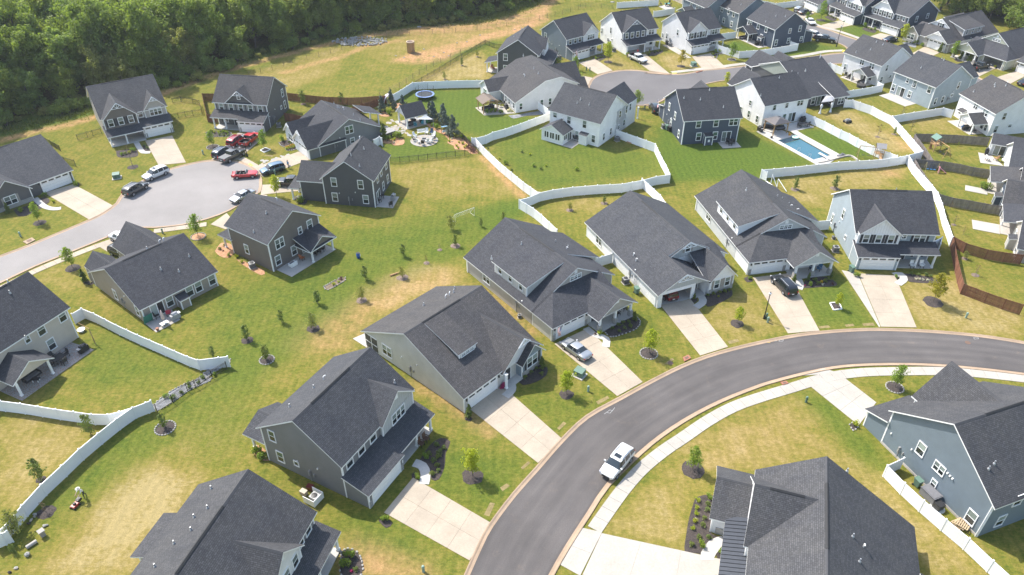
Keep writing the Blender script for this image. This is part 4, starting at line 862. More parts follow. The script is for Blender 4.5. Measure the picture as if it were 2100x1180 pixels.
for v,z,w_,h_,n in ((8.0,3.3,1.5,1.5,2),(3.9,3.6,.6,1.1,1),(1.9,3.5,.9,1.5,1),(8.9,.7,.9,1.5,1),(5.7,.8,.9,1.5,1)): H12.win(-.002,v,z,'x-',w_,h_,n)
H12.slider(-.002,3.2,.12,'x-'); H12.win(5.5,10.072,1.3,'y+',.8,1.5); H12.prof('y',.4,5.2,[(-3.3,2.5),(0.02,3.6)],ends=(0,0),sides=(0,0),walls=False,eoff=(1,0)); H12.prof('x',-3.3,.02,[(.4,2.5),(2.8,3.9),(5.2,2.5)],ends=(1,0),sides=(0,0),z0=2.3,ov=(.3,0))
for v in (.7,4.9): H12.col(-3.1,v,0,2.4)
sheet('patio',[H12.world(*p) for p in ((-3.3,.3),(-.02,.3),(-.02,9.5),(-3.3,9.5))],.07,patiom,thick=.08)
H12.prof('x',9.1,11.6,[(2.,2.6),(10.,2.62)],ends=(0,0),sides=(0,0),walls=False,th=.2); H12.col(11.4,9.7,0,2.45); H12.pipes('ML',[(1615,185),(1525,240),(1675,80,1)],6.9)
H13=two_storey('brown craftsman house with twin trussed gables standing against the forest',(-80.84,139.39),33.9,12.06,13.54,5.1,9.4,6.72,'greige',roofm,gar='R',gw=5.6,gdep=2.4,pdep=3.2,gab=(.05,6.3,1.3,8.0,3),shut=shutn,gabwall=smat('brown'),stonebase=True,garlower=2.6)
H13.prof('y',-.25,5.0,[(7.9,5.1),(10.0,7.5),(12.06,5.1)],eoff=(1,0),ov=(.35,0),ends=(1,0),z0=3.0,wall=smat('greige')); H13.bracket('y',-.58,10.,7.35,1.5,.85,-1); H13.win(10.,-.252,3.5,'y-',2.2,1.4,3); H13.win(7.1,-.002,3.6,'y-',.8,1.3); H13.skirt(3.0,-.002,'y-',5.8,.9,brickp)
H14=House('single_storey_house','grey ranch house at the left edge with two-car garage and gabled porch',(-83.1,118.1),51.0,'charc',roofm)
H14.prof('x',-12,5.5,[(0,2.6),(9.2,6.6),(17,3.0)],vent=True); H14.garage(2.5,-.002,'y-'); H14.prof('y',-1.2,5,[(-8.6,2.6),(-5.4,5.2),(-2.2,2.6)],ov=(.35,0),ends=(1,0)); H14.win(-5.6,-1.202,.8,'y-',1.8,1.4,2,shut=shutb); H14.skirt(-5.4,-1.2,'y-',6.3,.7)
H14.win(5.502,4,1,'x+',.8,1.4)
H15=two_storey('charcoal two-storey house with five shuttered windows and attic gable at the bulb',(-61.38,147.92),-8.1,11.25,10.19,5.25,9.0,5.1,'charc',roofm,gar='R',gw=5.5,gdep=2.9,pdep=2.2,gab=(2.7,8.5,.02,7.7,-1),wins=[(1.4+i*2.1,3.3,.8,1.4,1) for i in range(5)],shut=shutb,stonebase=True)
H15.win(5.6,-.025,5.9,'y-',.55,.8); H15.win(11.252,8.2,3.6,'x+',.8,1.5); H15.win(11.252,8.4,.9,'x+',.8,1.5); H15.win(11.252,6.4,1.5,'x+',.5,.6,style='fixed'); H15.bits(11.252,2.,'x+',8)
H16=House('single_storey_house','slate grey ranch house with twin front gables beside the garden pavilion',(-26.28,141.25),128.0,smat('charc'),roofd)
H16.wall=siding('siding_slate',(.17,.18,.19))
H16.gable(11.29,13.66,2.55,2.6,6.1,6.89,vent=True); H16.prof('y',8.,15.88,[(.0,2.5),(3.1,5.2),(6.2,2.5)],ov=(0,.4)); H16.prof('y',15.88,15.9,[(.0,2.5),(3.1,5.2),(6.2,2.5)],wall=boardw,slab=False,trimc=False); H16.prof('y',9.,15.6,[(6.6,2.5),(8.8,4.6),(11.0,2.5)],ov=(0,.35),wall=boardw)
H16.garage(3.1,15.902,'y+'); H16.win(8.8,15.602,.7,'y+',1.6,1.4,2); H16.win(3.1,15.902,3.2,'y+',.4,.6); H16.skirt(8.8,15.6,'y+',4.3,.6); H16.bracket('y',16.25,3.1,5.05,2.0,.7,1); H16.bracket('y',15.9,8.8,4.5,1.6,.6,1)
H16.win(-.002,7.0,3.0,'x-',1.6,1.5,2,green=1); H16.win(-.002,6.6,.9,'x-',.8,1.0); H16.bits(-.002,10.5,'x-',9); H16.prof('x',6.0,10.2,[(-3.0,2.6),(.6,3.9)],sides=(0,0),ends=(0,0),walls=False,eoff=(1,0)); H16.col(6.3,-2.8,0,2.45); H16.col(9.9,-2.8,0,2.45); H16.slider(8.,-.002,.1,'y-')
H16.pipes('z3',[(868,165),(920,240),(940,240),(1005,240,1),(1140,298),(1238,382)],4.8)
H17=House('two_storey_house','near-black two-storey house with the blank gable facing the lawn',(-23.51,113.25),81.4,'dark',roofm)
H17.gable(9.57,8.93,5.45,5.15,8.55,4.46,vent=True); H17.prof('y',6.5,13.4,[(.6,4.2),(3.4,6.3),(6.2,4.2)],ov=(0,.35)); H17.prof('y',13.4,15.2,[(.2,2.62),(3.2,2.9),(6.2,2.62)],walls=False,ends=(0,0),sides=(0,0),ov=(0,.2)); H17.col(.5,15.,0,2.5); H17.col(3.2,15,0,2.5)
for v,z in ((2.2,3.5),(6.9,3.6),(1.6,.7),(7.1,.7)): H17.win(-.002,v,z,'x-',.85,1.5)
for u,z in ((2.5,3.6),(4.6,3.8),(7.6,3.6),(5.0,.8),(7.7,.8)): H17.win(u,-.002,z,'y-',.8,1.4)
H17.slider(2.0,-.002,.1,'y-'); sheet('patio',[H17.world(*p) for p in ((.2,-.02),(4.2,-.02),(4.2,-3.0),(.2,-3.0))],.06,patiom,thick=.07); H17.pipes('z3',[(1245,755,1),(1297,845),(1120,985),(1228,1045)],7.2); H17.bits(-.002,4.6,'x-',11)
# ---------------- middle and top
H18=House('two_storey_house','white two-storey house with glazed sunroom in the big fenced yard',(23.47,146.44),144.8,'white',roofm)
H18.gable(11.47,11.16,5.15,5.25,9.0,5.6,vent=True); H18.prof('y',-4.1,4.5,[(.0,5.1),(3.4,7.9),(6.8,5.1)],ov=(.35,0),eoff=(0,1))
H18.prof('y',11.1,14.7,[(6.2,2.5),(8.65,3.85),(11.1,2.5)],ov=(0,.35)); 
for i in range(3): H18.win(7.35+i*1.3,14.702,.85,'y+',1.0,1.25,2,style='fixed')
H18.win(6.198,13.6,.85,'x-',1.1,1.25,2,style='fixed'); H18.slider(6.198,12.1,.1,'x-',1.4)
for u,z,w_,h_ in ((10.3,3.7,.85,1.0),(7.0,3.2,.85,1.5),(3.4,3.2,.85,1.5),(5.0,.6,.8,1.5),(1.2,.7,.8,1.5)): H18.win(u,11.162,z,'y+',w_,h_)
H18.prof('x',2.3,4.0,[(11.15,2.35),(12.1,2.05)],ov=(.12,.12),eo=.1)
for v,z,h_ in ((2.9,3.3,1.5),(.2,3.4,1.5),(-1.4,3.5,1.4),(9.2,.8,1.4),(6.4,.9,1.4),(3.0,.9,.8),(.8,.9,1.2)): H18.win(-.002,v,z,'x-',.75,h_,green=v<3)
sheet('patio',[H18.world(*p) for p in ((3.9,11.2),(6.15,11.2),(6.15,14.8),(3.9,14.8))],.06,patiom,thick=.07); H18.pipes('y1',[(1437,215,1),(1458,235,1),(1297,330),(1333,320),(1437,360),(1138,418)],7.3)
H18.prof('y',-6.,-4.1,[(3.5,2.8),(6.8,2.85)],walls=False,ends=(0,0),sides=(0,0)); H18.col(.2,-5.8,0,2.6)
H19=House('single_storey_house','light grey ranch house with timber pergola on its rear patio',(18.84,162.24),114.0,'offwhite',roofm)
H19.prof('x',0,14.5,[(5.0,4.6),(9.2,6.6),(13.0,6.25),(19.83,2.6)],vent=True); H19.prof('y',14,22.6,[(8.2,2.55),(10.6,4.2),(13.2,2.55)],ov=(0,.3)); H19.prof('y',1.2,10,[(5.4,2.8),(9,5.95),(12.6,2.8)],ov=(.35,0)); H19.prof('y',2.2,9,[(.5,2.8),(2.6,4.6),(4.7,2.8)],ov=(.35,0))
for v in (18.6,13.6,11.6): H19.win(-.002,v,.6,'x-',.7,1.4,green=1)
for u in (1.0,3.4,5.2): H19.win(u,19.832,.7,'y+',.8,1.4)
H19.slider(7.2,19.832,.1,'y+'); H19.win(10.6,22.602,.7,'y+',1.6,1.4,2,green=1); H19.pipes('z4',[(785,580),(805,805,1),(935,760),(998,832)],5.4)
H20=House('two_storey_house','dark teal two-storey house with small covered patio by the black fence',(6.05,176.28),77.2,'dkgreen',roofm)
H20.gable(10.78,9.89,5.25,5.15,8.55,4.8,vent=True); H20.prof('y',-.6,3.5,[(5.2,5.2),(7.6,7.0),(10.2,5.2)],ov=(.35,0),wall=boardw); H20.prof('x',0,10.7,[(-2.8,2.6),(.02,3.5)],sides=(1,0),eoff=(1,0))
H20.win(-.002,7.9,3.3,'x-',.9,1.5,green=1); H20.win(-.002,7.9,.5,'x-',.9,1.5,green=1); H20.prof('x',-.0,3.6,[(9.85,3.3),(12.7,2.55)],walls=False,ends=(0,0),sides=(0,0),eoff=(0,1)); H20.col(.15,12.5,0,2.45); H20.col(3.4,12.5,0,2.45); sheet('patio',[H20.world(*p) for p in ((.0,9.9),(3.8,9.9),(3.8,12.8),(0,12.8))],.06,patiom,thick=.07)
H20.pipes('z4',[(655,235),(762,170)],7)
H21=two_storey('blue-grey two-storey house with pale right-hand gable and small flag by the garage',(13.58,188.76),37.4,10.45,9.92,5.1,8.48,4.96,'blue',roofd,gar='L',gw=5.6,gdep=2.6,gab=(5.4,10.4,.3,7.3,0),wins=[(1.2,3.4,.85,1.4,1),(2.9,3.4,.85,1.4,1),(4.4,3.4,.85,1.4,1)],gabwall=smat('offwhite'),truss=False)
H21.win(-.002,8.3,2.9,'x-',.8,1.5); H21.bits(-.002,4.,'x-',12); H21.pipe(4,6)
H22=two_storey('white two-storey house with navy gable of four windows and open garage',(28.05,193.88),25.0,10.5,10.6,5.1,8.7,5.37,'white',roofd,gar='L',gw=5.7,gdep=2.6,gab=(.05,7.2,.4,8.0,4),wins=[(8.9,3.4,1.6,1.4,2)],gabwall=smat('navy'),opn=True)
H22.win(-.002,5.5,3.3,'x-',.6,1.5,green=1); H22.win(-.002,9.8,2.0,'x-',.6,1.4); H22.bits(-.002,6.5,'x-',13); H22.win(-.002,4.6,1.6,'x-',.4,.5,style='fixed'); H22.pipe(3.5,6.2)
H23=two_storey('off-white two-storey house with dark shutters and long concrete side path',(44.64,194.1),26.1,10.59,10.6,5.1,8.6,5.4,'offwhite',roofd,gar='L',gw=5.7,gdep=2.6,gab=(.05,6.1,.6,7.6,3),wins=[(8.9,3.4,1.6,1.4,2)],shut=shutb,truss=False,stonebase=True)
H23.win(-.002,3.8,3.2,'x-',.7,1.5); H23.win(-.002,8.2,1.1,'x-',.6,1.4); H23.win(-.002,10.0,1.0,'x-',.5,1.0); H23.bits(-.002,6.6,'x-',14)
H24=House('two_storey_house','navy two-storey house with white trim facing the deep green lawn',(33.7,138.52),8.6,'navy',roofd)
H24.gable(11.53,11.97,5.3,5.15,9.2,5.87,vent=True); H24.prof('x',.0,6.,[(11.9,3.4),(14.7,2.6)],sides=(0,1)); H24.prof('y',9.,14.4,[(5.6,5.1),(8.4,7.4),(11.2,5.1)],ov=(0,.35))
for u,z,w_,n in ((3.0,3.45,.9,1),(6.6,3.45,.9,1),(10.2,3.5,1.7,2),(3.4,.75,.9,1),(6.8,.75,.9,1)): H24.win(u,-.002,z,'y-',w_,1.5,n,green=1)
H24.slider(9.2,-.002,.1,'y-'); H24.prof('x',4.4,6.0,[(-1.1,1.95),(.02,2.3)],ov=(.1,.1),eo=.1); H24.vent(5.2,-1.102,.7,'y-',.4,.5)
for v,z in ((9.0,3.6),(5.2,3.2),(7.0,1.0),(2.0,.7)): H24.win(-.002,v,z,'x-',.75,1.4)
sheet('patio',[H24.world(*p) for p in ((7.6,-.02),(11.4,-.02),(11.4,-2.9),(7.6,-2.9))],.06,patiom,thick=.07); H24.pipes('y2',[(472,635),(668,635),(765,588),(862,470,1),(952,660)],7.2); H24.bits(-.002,8.2,'x-',15)
H25=House('two_storey_house','white two-storey house overlooking the swimming pool',(51.74,146.67),22.1,'white',roofd)
H25.gable(11.03,11.13,5.1,5.2,8.65,5.7,vent=True); H25.prof('y',5.,14.5,[(1.6,4.6),(4.8,7.5),(8.,4.6)],ov=(0,.35))
for u,z,w_,n in ((2.5,3.5,.75,1),(5.6,3.5,.75,1),(9.0,3.5,1.5,2),(5.6,.8,.8,1)): H25.win(u,-.002,z,'y-',w_,1.35,n,green=1)
H25.slider(7.6,-.002,.1,'y-'); H25.pipes('y2',[(1395,520),(1595,410),(1740,350),(1663,290,1),(1910,298),(1768,222),(1845,222)],7.)
for v,z,h_ in ((4.6,3.2,1.0),(7.2,.7,1.1),(4.4,.6,1.4),(1.6,.6,1.4)): H25.win(-.002,v,z,'x-',.7,h_,green=1)
H26=House('single_storey_house','dark grey house with draped patio gazebo right of the pool house',(64.9,157.6),21.5,'dark',roofd)
H26.prof('x',-.6,10.2,[(0,2.6),(10.6,6.9),(20,2.6)],vent=True); H26.prof('x',-.75,-.7,[(4,4.3),(10.6,6.98),(17,4.3)],ov=(.3,0),z0=3.5,wall=siding('siding_sage',(.26,.29,.265)),sides=(0,0)); H26.prof('x',4.9,8.6,[(-2.2,2.5),(5.4,4.55)],eoff=(1,0)); H26.win(6.9,-2.202,.7,'y-',1.5,1.3,2); H26.win(1.2,-.002,.6,'y-',.9,1.5); H26.slider(3.2,-.002,.1,'y-'); H26.win(4.898,-1.,.7,'x-',1.2,1.2,2)
H26.prof('y',15.,23.,[(0,2.6),(3.2,5.2),(6.4,2.6)],ov=(0,.35)); H26.prof('y',15.,22.,[(6.0,2.6),(8.2,4.6),(10.4,2.6)],ov=(0,.35))
H26.pipes('y2',[(2077,165,1)],5.6); H26.pipes('z7',[(410,893),(210,1050)],4.8)
H27=House('two_storey_house','blue-grey two-storey house behind the navy house at the top',(72.1,216.2),116,'blue',roofm)
H27.gable(10.4,11,5.1,5.1,8.5,5.5)
for u,z in ((9.6,3.5),(7.2,3.5),(4.4,3.7),(2.2,3.4),(5.8,.8),(2.4,.7)): H27.win(u,11.002,z,'y+',.8,1.3)
H27.slider(8.6,11.002,.1,'y+',1.5); H27.pipes('z6',[(1010,100),(1185,38),(1235,8)],7)
H28=House('two_storey_house','deep navy two-storey house on the corner with white gabled patio cover',(77.72,201.7),115.3,'navy',roofm)
H28.gable(10.66,10.78,5.1,5.1,8.57,5.3,vent=True); H28.prof('x',0,6,[(-2.8,2.6),(.02,3.4)],sides=(1,0),eoff=(1,0)); H28.prof('y',10.7,13.5,[(6.4,2.5),(8.7,3.75),(11.,2.5)],ov=(0,.3),sides=(0,0),ends=(0,1),z0=2.3); H28.col(6.6,13.3,0,2.4); H28.col(10.8,13.3,0,2.4)
for u,z,w_,n in ((9.6,3.4,1.4,2),(6.3,3.3,.8,1),(3.2,3.3,.8,1),(4.4,.9,.8,1)): H28.win(u,10.782,z,'y+',w_,1.4,n)
for v,z,h_ in ((5.6,3.3,1.1),(2.2,3.3,1.4),(9.6,.6,1.4),(5.4,.7,1.2),(1.,.7,1.)): H28.win(-.002,v,z,'x-',.75,h_)
H28.slider(8.6,10.782,.1,'y+',1.6); H28.prof('x',3.2,4.6,[(10.75,2.2),(11.9,1.9)],ov=(.1,.1),eo=.1); sheet('patio',[H28.world(*p) for p in ((1.5,10.8),(11.2,10.8),(11.2,13.7),(1.5,13.7))],.06,patiom,thick=.07); H28.pipes('z6',[(1435,232),(1545,232),(1675,230),(1805,262),(1630,100,1)],7)
H29=House('two_storey_house','pale grey two-storey house with gabled patio cover at the street corner',(94.2,175.7),119.5,'offwhite',roofm)
H29.gable(10.4,10.6,5.05,5.05,8.3,5.3,vent=True); H29.prof('y',10.5,13.2,[(1.0,2.5),(3.2,3.7),(5.4,2.5)],ov=(0,.3),sides=(0,0),ends=(0,1),z0=2.3); H29.col(1.2,13.,0,2.4); H29.col(5.2,13.,0,2.4); H29.prof('y',-1.5,4,[(1.,5.05),(3.5,7.),(6,5.05)],ov=(.35,0))
for u,z,w_,n in ((5.2,3.4,1.1,2),(2.4,3.3,1.3,2),(9.4,1.0,.7,1),(2.0,.7,.8,1)): H29.win(u,10.602,z,'y+',w_,1.3,n)
for v,z,h_ in ((8.4,3.2,1.4),(9.2,.7,1.2),(6.2,1.2,.6)): H29.win(-.002,v,z,'x-',.75,h_)
sheet('patio',[H29.world(*p) for p in ((1.,10.65),(8.,10.65),(8.,13.4),(1.,13.4))],.06,patiom,thick=.07); H29.slider(3.8,10.602,.1,'y+',1.4); H29.pipes('z7',[(967,655),(1157,680),(1217,650),(1312,685),(1357,600,1)],7)
H30=House('two_storey_house','light blue two-storey house with bare concrete rear patio',(101.78,162.39),117.5,'ltblue',roofm)
H30.gable(10.43,11.89,5.1,5.15,8.7,5.8,vent=True); H30.prof('y',-2.2,4.5,[(.05,4.8),(3.4,7.3),(6.7,4.8)],ov=(.35,0),eoff=(0,1))
for u,z,w_,h_ in ((6.9,3.6,.6,1.),(5.0,3.2,.85,1.5),(1.2,3.2,.85,1.5),(9.8,.8,.8,1.4),(5.4,.7,.8,1.4)): H30.win(u,11.892,z,'y+',w_,h_)
H30.slider(7.8,11.892,.1,'y+',1.9); 
for v,z,h_ in ((4.0,3.2,1.5),(10.4,.7,1.4),(8.0,.7,1.4),(5.2,1.6,.6)): H30.win(-.002,v,z,'x-',.75,h_)
H30.bits(-.002,6.4,'x-',16); sheet('patio',[H30.world(*p) for p in ((3.2,11.95),(10.3,11.95),(10.3,15.4),(3.2,15.4))],.06,patiom,thick=.07); H30.pipes('y3',[(992,475),(1040,380),(1217,312,1),(1230,316,1),(1220,378),(1243,390)],7)
H31=House('two_storey_house','white two-storey house with gabled patio roof at the right edge',(107.73,144.8),100.5,'white',roofm)
H31.gable(10.56,11.0,5.1,5.1,8.63,5.26,vent=True); H31.prof('y',10.9,14.0,[(1.2,2.5),(3.4,3.75),(5.6,2.5)],ov=(0,.3),sides=(0,0),ends=(0,1),z0=2.3); H31.col(1.4,13.8,0,2.4); H31.col(5.4,13.8,0,2.4)
for u,z,w_,n in ((5.6,3.5,1.1,2),(2.6,3.3,1.4,2),(9.2,1.0,.7,1),(2.2,.7,.8,1),(1.1,.7,.7,1)): H31.win(u,11.002,z,'y+',w_,1.3,n)
for v,z,h_ in ((8.8,3.4,1.4),(9.6,.7,1.4),(6.6,1.6,.6)): H31.win(-.002,v,z,'x-',.75,h_)
H31.prof('x',7.4,9.,[(10.98,2.5),(12.,2.1)],ov=(.1,.1),eo=.1,walls=False,ends=(0,0),sides=(0,0)); sheet('patio',[H31.world(*p) for p in ((1.2,11.05),(8.2,11.05),(8.2,14.2),(1.2,14.2))],.06,patiom,thick=.07); H31.pipes('y3',[(1590,585),(1770,600),(1775,612),(1900,590,1),(1873,635)],7)
H32=two_storey('white-sided house with two-car garage cut off by the top edge',(89.4,240.5),-71,11,11,5.1,8.5,5.5,'white',roofm,gar='R',gab=None)
H33=two_storey('dark house with white shuttered bay over the garage at the top, flag on its porch',(95.3,228.6),-69.4,11.2,10.5,5.1,8.5,5.2,'dkblue',roofm,gar='R',gw=5.7,gab=(4.6,11.15,.6,7.6,3),wins=[(2.4,3.4,1.5,1.4,2)],shut=shutb,gabwall=boardw,truss=False)
H33.pipe(6,3)
H34=two_storey('navy two-storey house with double trussed gable in the top right row',(101.55,218.56),-61.2,12,12,5.1,8.7,6.,'dkblue',roofm,gar='R',gw=5.7,gab=(.8,7.6,.7,8.2,4),wins=[(8.9,3.5,.6,1.1,1),(10.6,3.5,.6,1.1,1)],shut=shutb,gabwall=boardw)
H34.win(12.002,3.4,3.2,'x+',.8,1.4); H34.win(12.002,7.8,3.6,'x+',.8,1.2)
H35=dormer_ranch('grey craftsman house with three gables and a side dormer in the top right row',(123.3,214.2),209.2,20,12.6,'greige',roofm,mir=True,gabw=boardw,porch=False,tri=False,rw=False,rp=6.3,rz=6.6)
H35.win(15.702,6.3,4.35,'x+',.7,1.,shut=shutb); H35.bracket('x',16.05,6.3,6.4,2.2,.8,1); H35.prof('x',16.,20.5,[(6.3,2.7),(9.4,4.9),(12.5,2.7)],ov=(0,.35),ends=(0,1),sides=(0,0),z0=2.5,wall=boardw); H35.bracket('x',20.8,9.4,4.75,2.0,.7,1)
H35.prof('x',16.,20.6,[(.05,2.7),(2.1,4.4),(4.1,2.7)],ov=(0,.35),ends=(0,1)); H35.win(20.602,2.1,.8,'x+',1.9,1.4,2,shut=shutb); H35.skirt(20.6,2.1,'x+',4.0,.9)
H36=dormer_ranch('olive gabled craftsman house with open garage and black pickup at right',(131.5,201.5),208,20,13.0,'olive',roofm,mir=True,gabw=smat('olive'),dormer=False,rw=False,opn=True,rp=6.5,rz=6.8)
H37=House('single_storey_house','grey house corner with white garage door at the right edge',(122.8,180.2),-62,'greige',roofm)
H37.prof('x',0,12,[(0,2.7),(6.5,6.2),(13,2.7)]); H37.garage(2.9,-.002,'y-')
H38=House('single_storey_house','light grey house with French doors at the right edge beside grey wood fence',(83.4,115.2),63.1,'mist',roofm)
H38.prof('y',-12,.2,[(21.4,2.55),(23.2,3.7),(25.,2.55)]); H38.prof('y',-15,-2.4,[(9.5,2.6),(15.4,5.6),(21.3,2.6)]); H38.slider(21.398,-1.3,.1,'x-',1.9); H38.win(23.2,.202,.8,'y+',1.6,1.2,2,style='grid'); H38.win(18.,-2.398,.7,'y+',1.,1.2,2)
sheet('patio',[H38.world(*p) for p in ((17.,-2.3),(21.3,-.2),(21.3,2.0),(16.5,1.6))],.06,patiom,thick=.07)
for lab,dx,dy,wl in (('navy ranch house with white porch posts at the right edge',0,0,'navy'),('taupe ranch house with white porch posts and bare patio at the right edge',-14.5,-1.8,'greige')):
    o=(83.4+dx*math.cos(R(63.1))-dy*math.sin(R(63.1)),115.2+dx*math.sin(R(63.1))+dy*math.cos(R(63.1)))
    h=House('single_storey_house',lab,o,63.1,wl,roofm); h.prof('y',-14,-1.3,[(-4.3,2.6),(-.2,5.0),(3.9,2.6)]); h.prof('x',3.7,9.9,[(-6.5,3.7),(.4,2.5)],ends=(0,0),sides=(0,0),walls=False); h.prof('y',-13,-4,[(3.6,2.6),(7,4.6),(10.2,2.6)])
    h.col(9.5,.2,0,2.4); h.col(6.8,.2,0,2.4); h.win(-2.8,-1.298,.7,'y+',.9,1.4); h.prof('x',-.9,.6,[(-1.35,2.1),(-.2,1.85)],ov=(.1,.1),eo=.12); h.win(2.2,-1.298,.7,'y+',.9,1.2)
    sheet('patio',[h.world(*p) for p in ((3.8,-4.),(9.8,-4.),(9.8,.4),(3.8,.4))],.06,patiom,thick=.07)
    if dx: sheet('patio',[h.world(*p) for p in ((3.6,.45),(6.9,.45),(6.6,4.6),(3.4,4.4))],.06,patiom,thick=.07)
    else: sheet('patio',[h.world(*p) for p in ((3.0,.45),(5.2,.45),(5.2,4.),(3.0,4.))],.06,patiom,thick=.07)
# houses glimpsed along the top edge
H41=House('two_storey_house','blue-grey house with gabled patio cover cut by the top edge behind the off-white house',(*G('z6',690,110,5.0),),115,'blue',roofm)
H41.prof('x',0,11,[(-11,5.1),(-5.5,8.5),(0,5.1)]); 
for u in (1.8,4.2,7.0): H41.win(u,.002,3.5,'y+',.8,1.3)
H41.prof('y',0,3.0,[(4.2,2.5),(6.6,3.8),(9.,2.5)],ov=(0,.3),sides=(0,0),ends=(0,1),z0=2.3); H41.col(4.4,2.8,0,2.4); H41.col(8.8,2.8,0,2.4)
H42=House('two_storey_house','beige house with patio furniture cut by the top edge beside white fence',(*G('z5',2070,60,0),),115,'beige',roofm)
H42.prof('x',0,11,[(-11,5.1),(-5.5,8.5),(0,5.1)]); H42.slider(5,.002,.1,'y+'); H42.win(2.5,.002,.8,'y+',.8,1.3); H42.win(8.,.002,.8,'y+',.8,1.3)
# ================================================================== FENCES
def _um(name,mb,mat): 
    m=mesh(name,mb.v,mb.f); m.materials.append(mat); return m
b=MB().box(0,1,-.022,.022,.12,1.68).box(0,1,-.035,.035,.05,.17).box(0,1,-.035,.035,1.66,1.78)
for i in range(8): b.box(i/8+.004,(i+1)/8-.004,-.026,.026,.18,1.65)
VP=_um('panel',b,vinyl); VPo=_um('post',MB().box(-.065,.065,-.065,.065,-.05,1.84).box(-.085,.085,-.085,.085,1.84,1.88).lathe([(.08,0),(.005,.06)],(0,0,1.88),4),vinyl)
def wood_panel(mat,h=1.8,n=17):
    b=MB(); r=random.Random(3)
    for i in range(n): b.box(i/n+.004,(i+1)/n-.004,-.012+.006*(i%2),.012+.006*(i%2),.03,h+r.uniform(-.02,.01))
    for z in (.3,1.0,1.55): b.box(0,1,.018,.075,z,z+.09)
    return _um('panel',b,mat)
WPs,WPg=wood_panel(stained),wood_panel(greyw); Wpos=_um('post',MB().box(-.05,.05,-.05,.05,-.05,1.85),stained); Wpog=_um('post',MB().box(-.05,.05,-.05,.05,-.05,1.85),greyw)
b=MB()
for i in range(20): b.box((i+.5)/20-.0045,(i+.5)/20+.0045,-.009,.009,.08,1.25)
for z in (.15,1.05,1.2): b.box(0,1,-.014,.014,z,z+.03)
BP=_um('panel',b,black); BPo=_um('post',MB().box(-.032,.032,-.032,.032,-.05,1.35).box(-.042,.042,-.042,.042,1.35,1.38),black)
wirem=flat('fence_wire',(.16,.15,.13),.5,.5); tposm=wood('fence_post_wood',(.16,.12,.08))
b=MB()
for z in (.15,.5,.85,1.2): b.box(0,1,-.008,.008,z,z+.016)
for i in range(8): b.box(i/8,i/8+.004,-.006,.006,.15,1.2)
CPn=_um('wire_panel',b,wirem); CPo=_um('post',MB().tube((0,0,-.05),(0,0,1.35),.05,.05,6),tposm)
KINDS={'vinyl':('vinyl_fence','fence',VP,VPo,2.4),'stained':('wood_fence','fence',WPs,Wpos,2.4),'grey':('wood_fence','fence',WPg,Wpog,2.4),'black':('metal_fence','fence',BP,BPo,2.4),'wire':('wire_fence','fence',CPn,CPo,3.2)}
def fence(kind,pts,label,z=0.,start=True):
    nm,cat,pm,po,sp=KINDS[kind]; P=[Vector((*G(zn,x,y,z),0)) for zn,x,y in pts]
    root=empty(nm,P[0],0,label,cat); posts=[]
    for i,(a,c) in enumerate(zip(P[:-1],P[1:])):
        d=c-a; n=max(1,round(d.length/sp)); ang=math.atan2(d.y,d.x)
        for j in range(n):
            p=a+d*(j/n)-P[0]; L=d.length/n
            o=bpy.data.objects.new(pm.name,pm); COL.objects.link(o); o.parent=root; o.location=(p.x,p.y,0); o.rotation_euler=(0,0,ang); o.scale=(L,1,1); posts.append((p,ang))
    posts.append((P[-1]-P[0],ang))
    for p,ang in posts: put(po.name,po,root,(p.x,p.y,0),ang)
    return root
def Z(zn,*pts): return [(zn,x,y) for x,y in pts]
W_=1.8
fence('vinyl',Z('ML',(432,778),(490,745),(565,775),(700,845),(830,905),(980,970),(1130,1035),(1195,1057),(1320,1042),(1375,1036)),'white vinyl fence running from the beige house to the little rock garden',W_)
fence('vinyl',Z('BL',(-60,118),(0,125),(120,140),(335,175),(550,205),(650,207),(720,190),(800,165)),'white vinyl fence below the covered patio at the left edge',W_)
fence('vinyl',Z('BL',(910,122),(880,135),(800,165),(700,235),(590,322),(475,417),(370,517),(245,632),(130,757),(60,842),(0,905)),'long white vinyl fence slanting past the man mowing',W_)
fence('vinyl',Z('BL',(40,912),(0,930),(-60,955)),'short white vinyl fence end at the lower left corner',W_)
fence('vinyl',Z('y1',(85,772),(210,742),(290,702),(440,662),(530,632),(620,600),(720,562),(800,532),(900,495),(970,468)),'white vinyl fence between the two deep green yards by the sunroom house',W_)
fence('vinyl',Z('y1',(40,768),(85,772))+Z('TM',(860,892),(960,987),(1100,1102),(1190,1165)),'white vinyl fence along the far left side of the sunroom yard',W_)
fence('vinyl',Z('MM',(1076,88),(1130,76),(1200,45),(1280,28),(1400,12),(1550,0),(1700,-8),(1820,-30))+Z('TM',(1905,1068),(1990,1056)),'long curving white vinyl fence at the front of the sunroom yard',W_)
fence('vinyl',Z('TM',(1990,1056),(1965,1000),(1940,955),(1900,870),(1790,830),(1665,785)),'white vinyl fence on the right side of the sunroom yard',W_)
fence('vinyl',Z('MM',(1076,88),(1160,138),(1210,178),(1305,268)),'white vinyl fence behind the sage house with the dormer',W_)
fence('vinyl',Z('MM',(1515,450),(1640,412)),'short white vinyl fence between the sage house and the open-garage house',W_)
fence('vinyl',Z('TM',(1820,1080),(1930,1180))+Z('MM',(1960,105),(2065,232))+Z('MR',(60,262),(128,330)),'white vinyl fence between the two white dormer-row houses',W_)
fence('vinyl',Z('y8',(225,808),(150,775),(310,765),(455,750),(600,738),(750,720),(900,704),(1040,690),(1180,672),(1330,662),(1460,655),(1590,650),(1730,638),(1870,622),(2010,600),(2098,585))+Z('TR',(1455,915)),'long white vinyl fence in front of the swimming pool yard',W_)
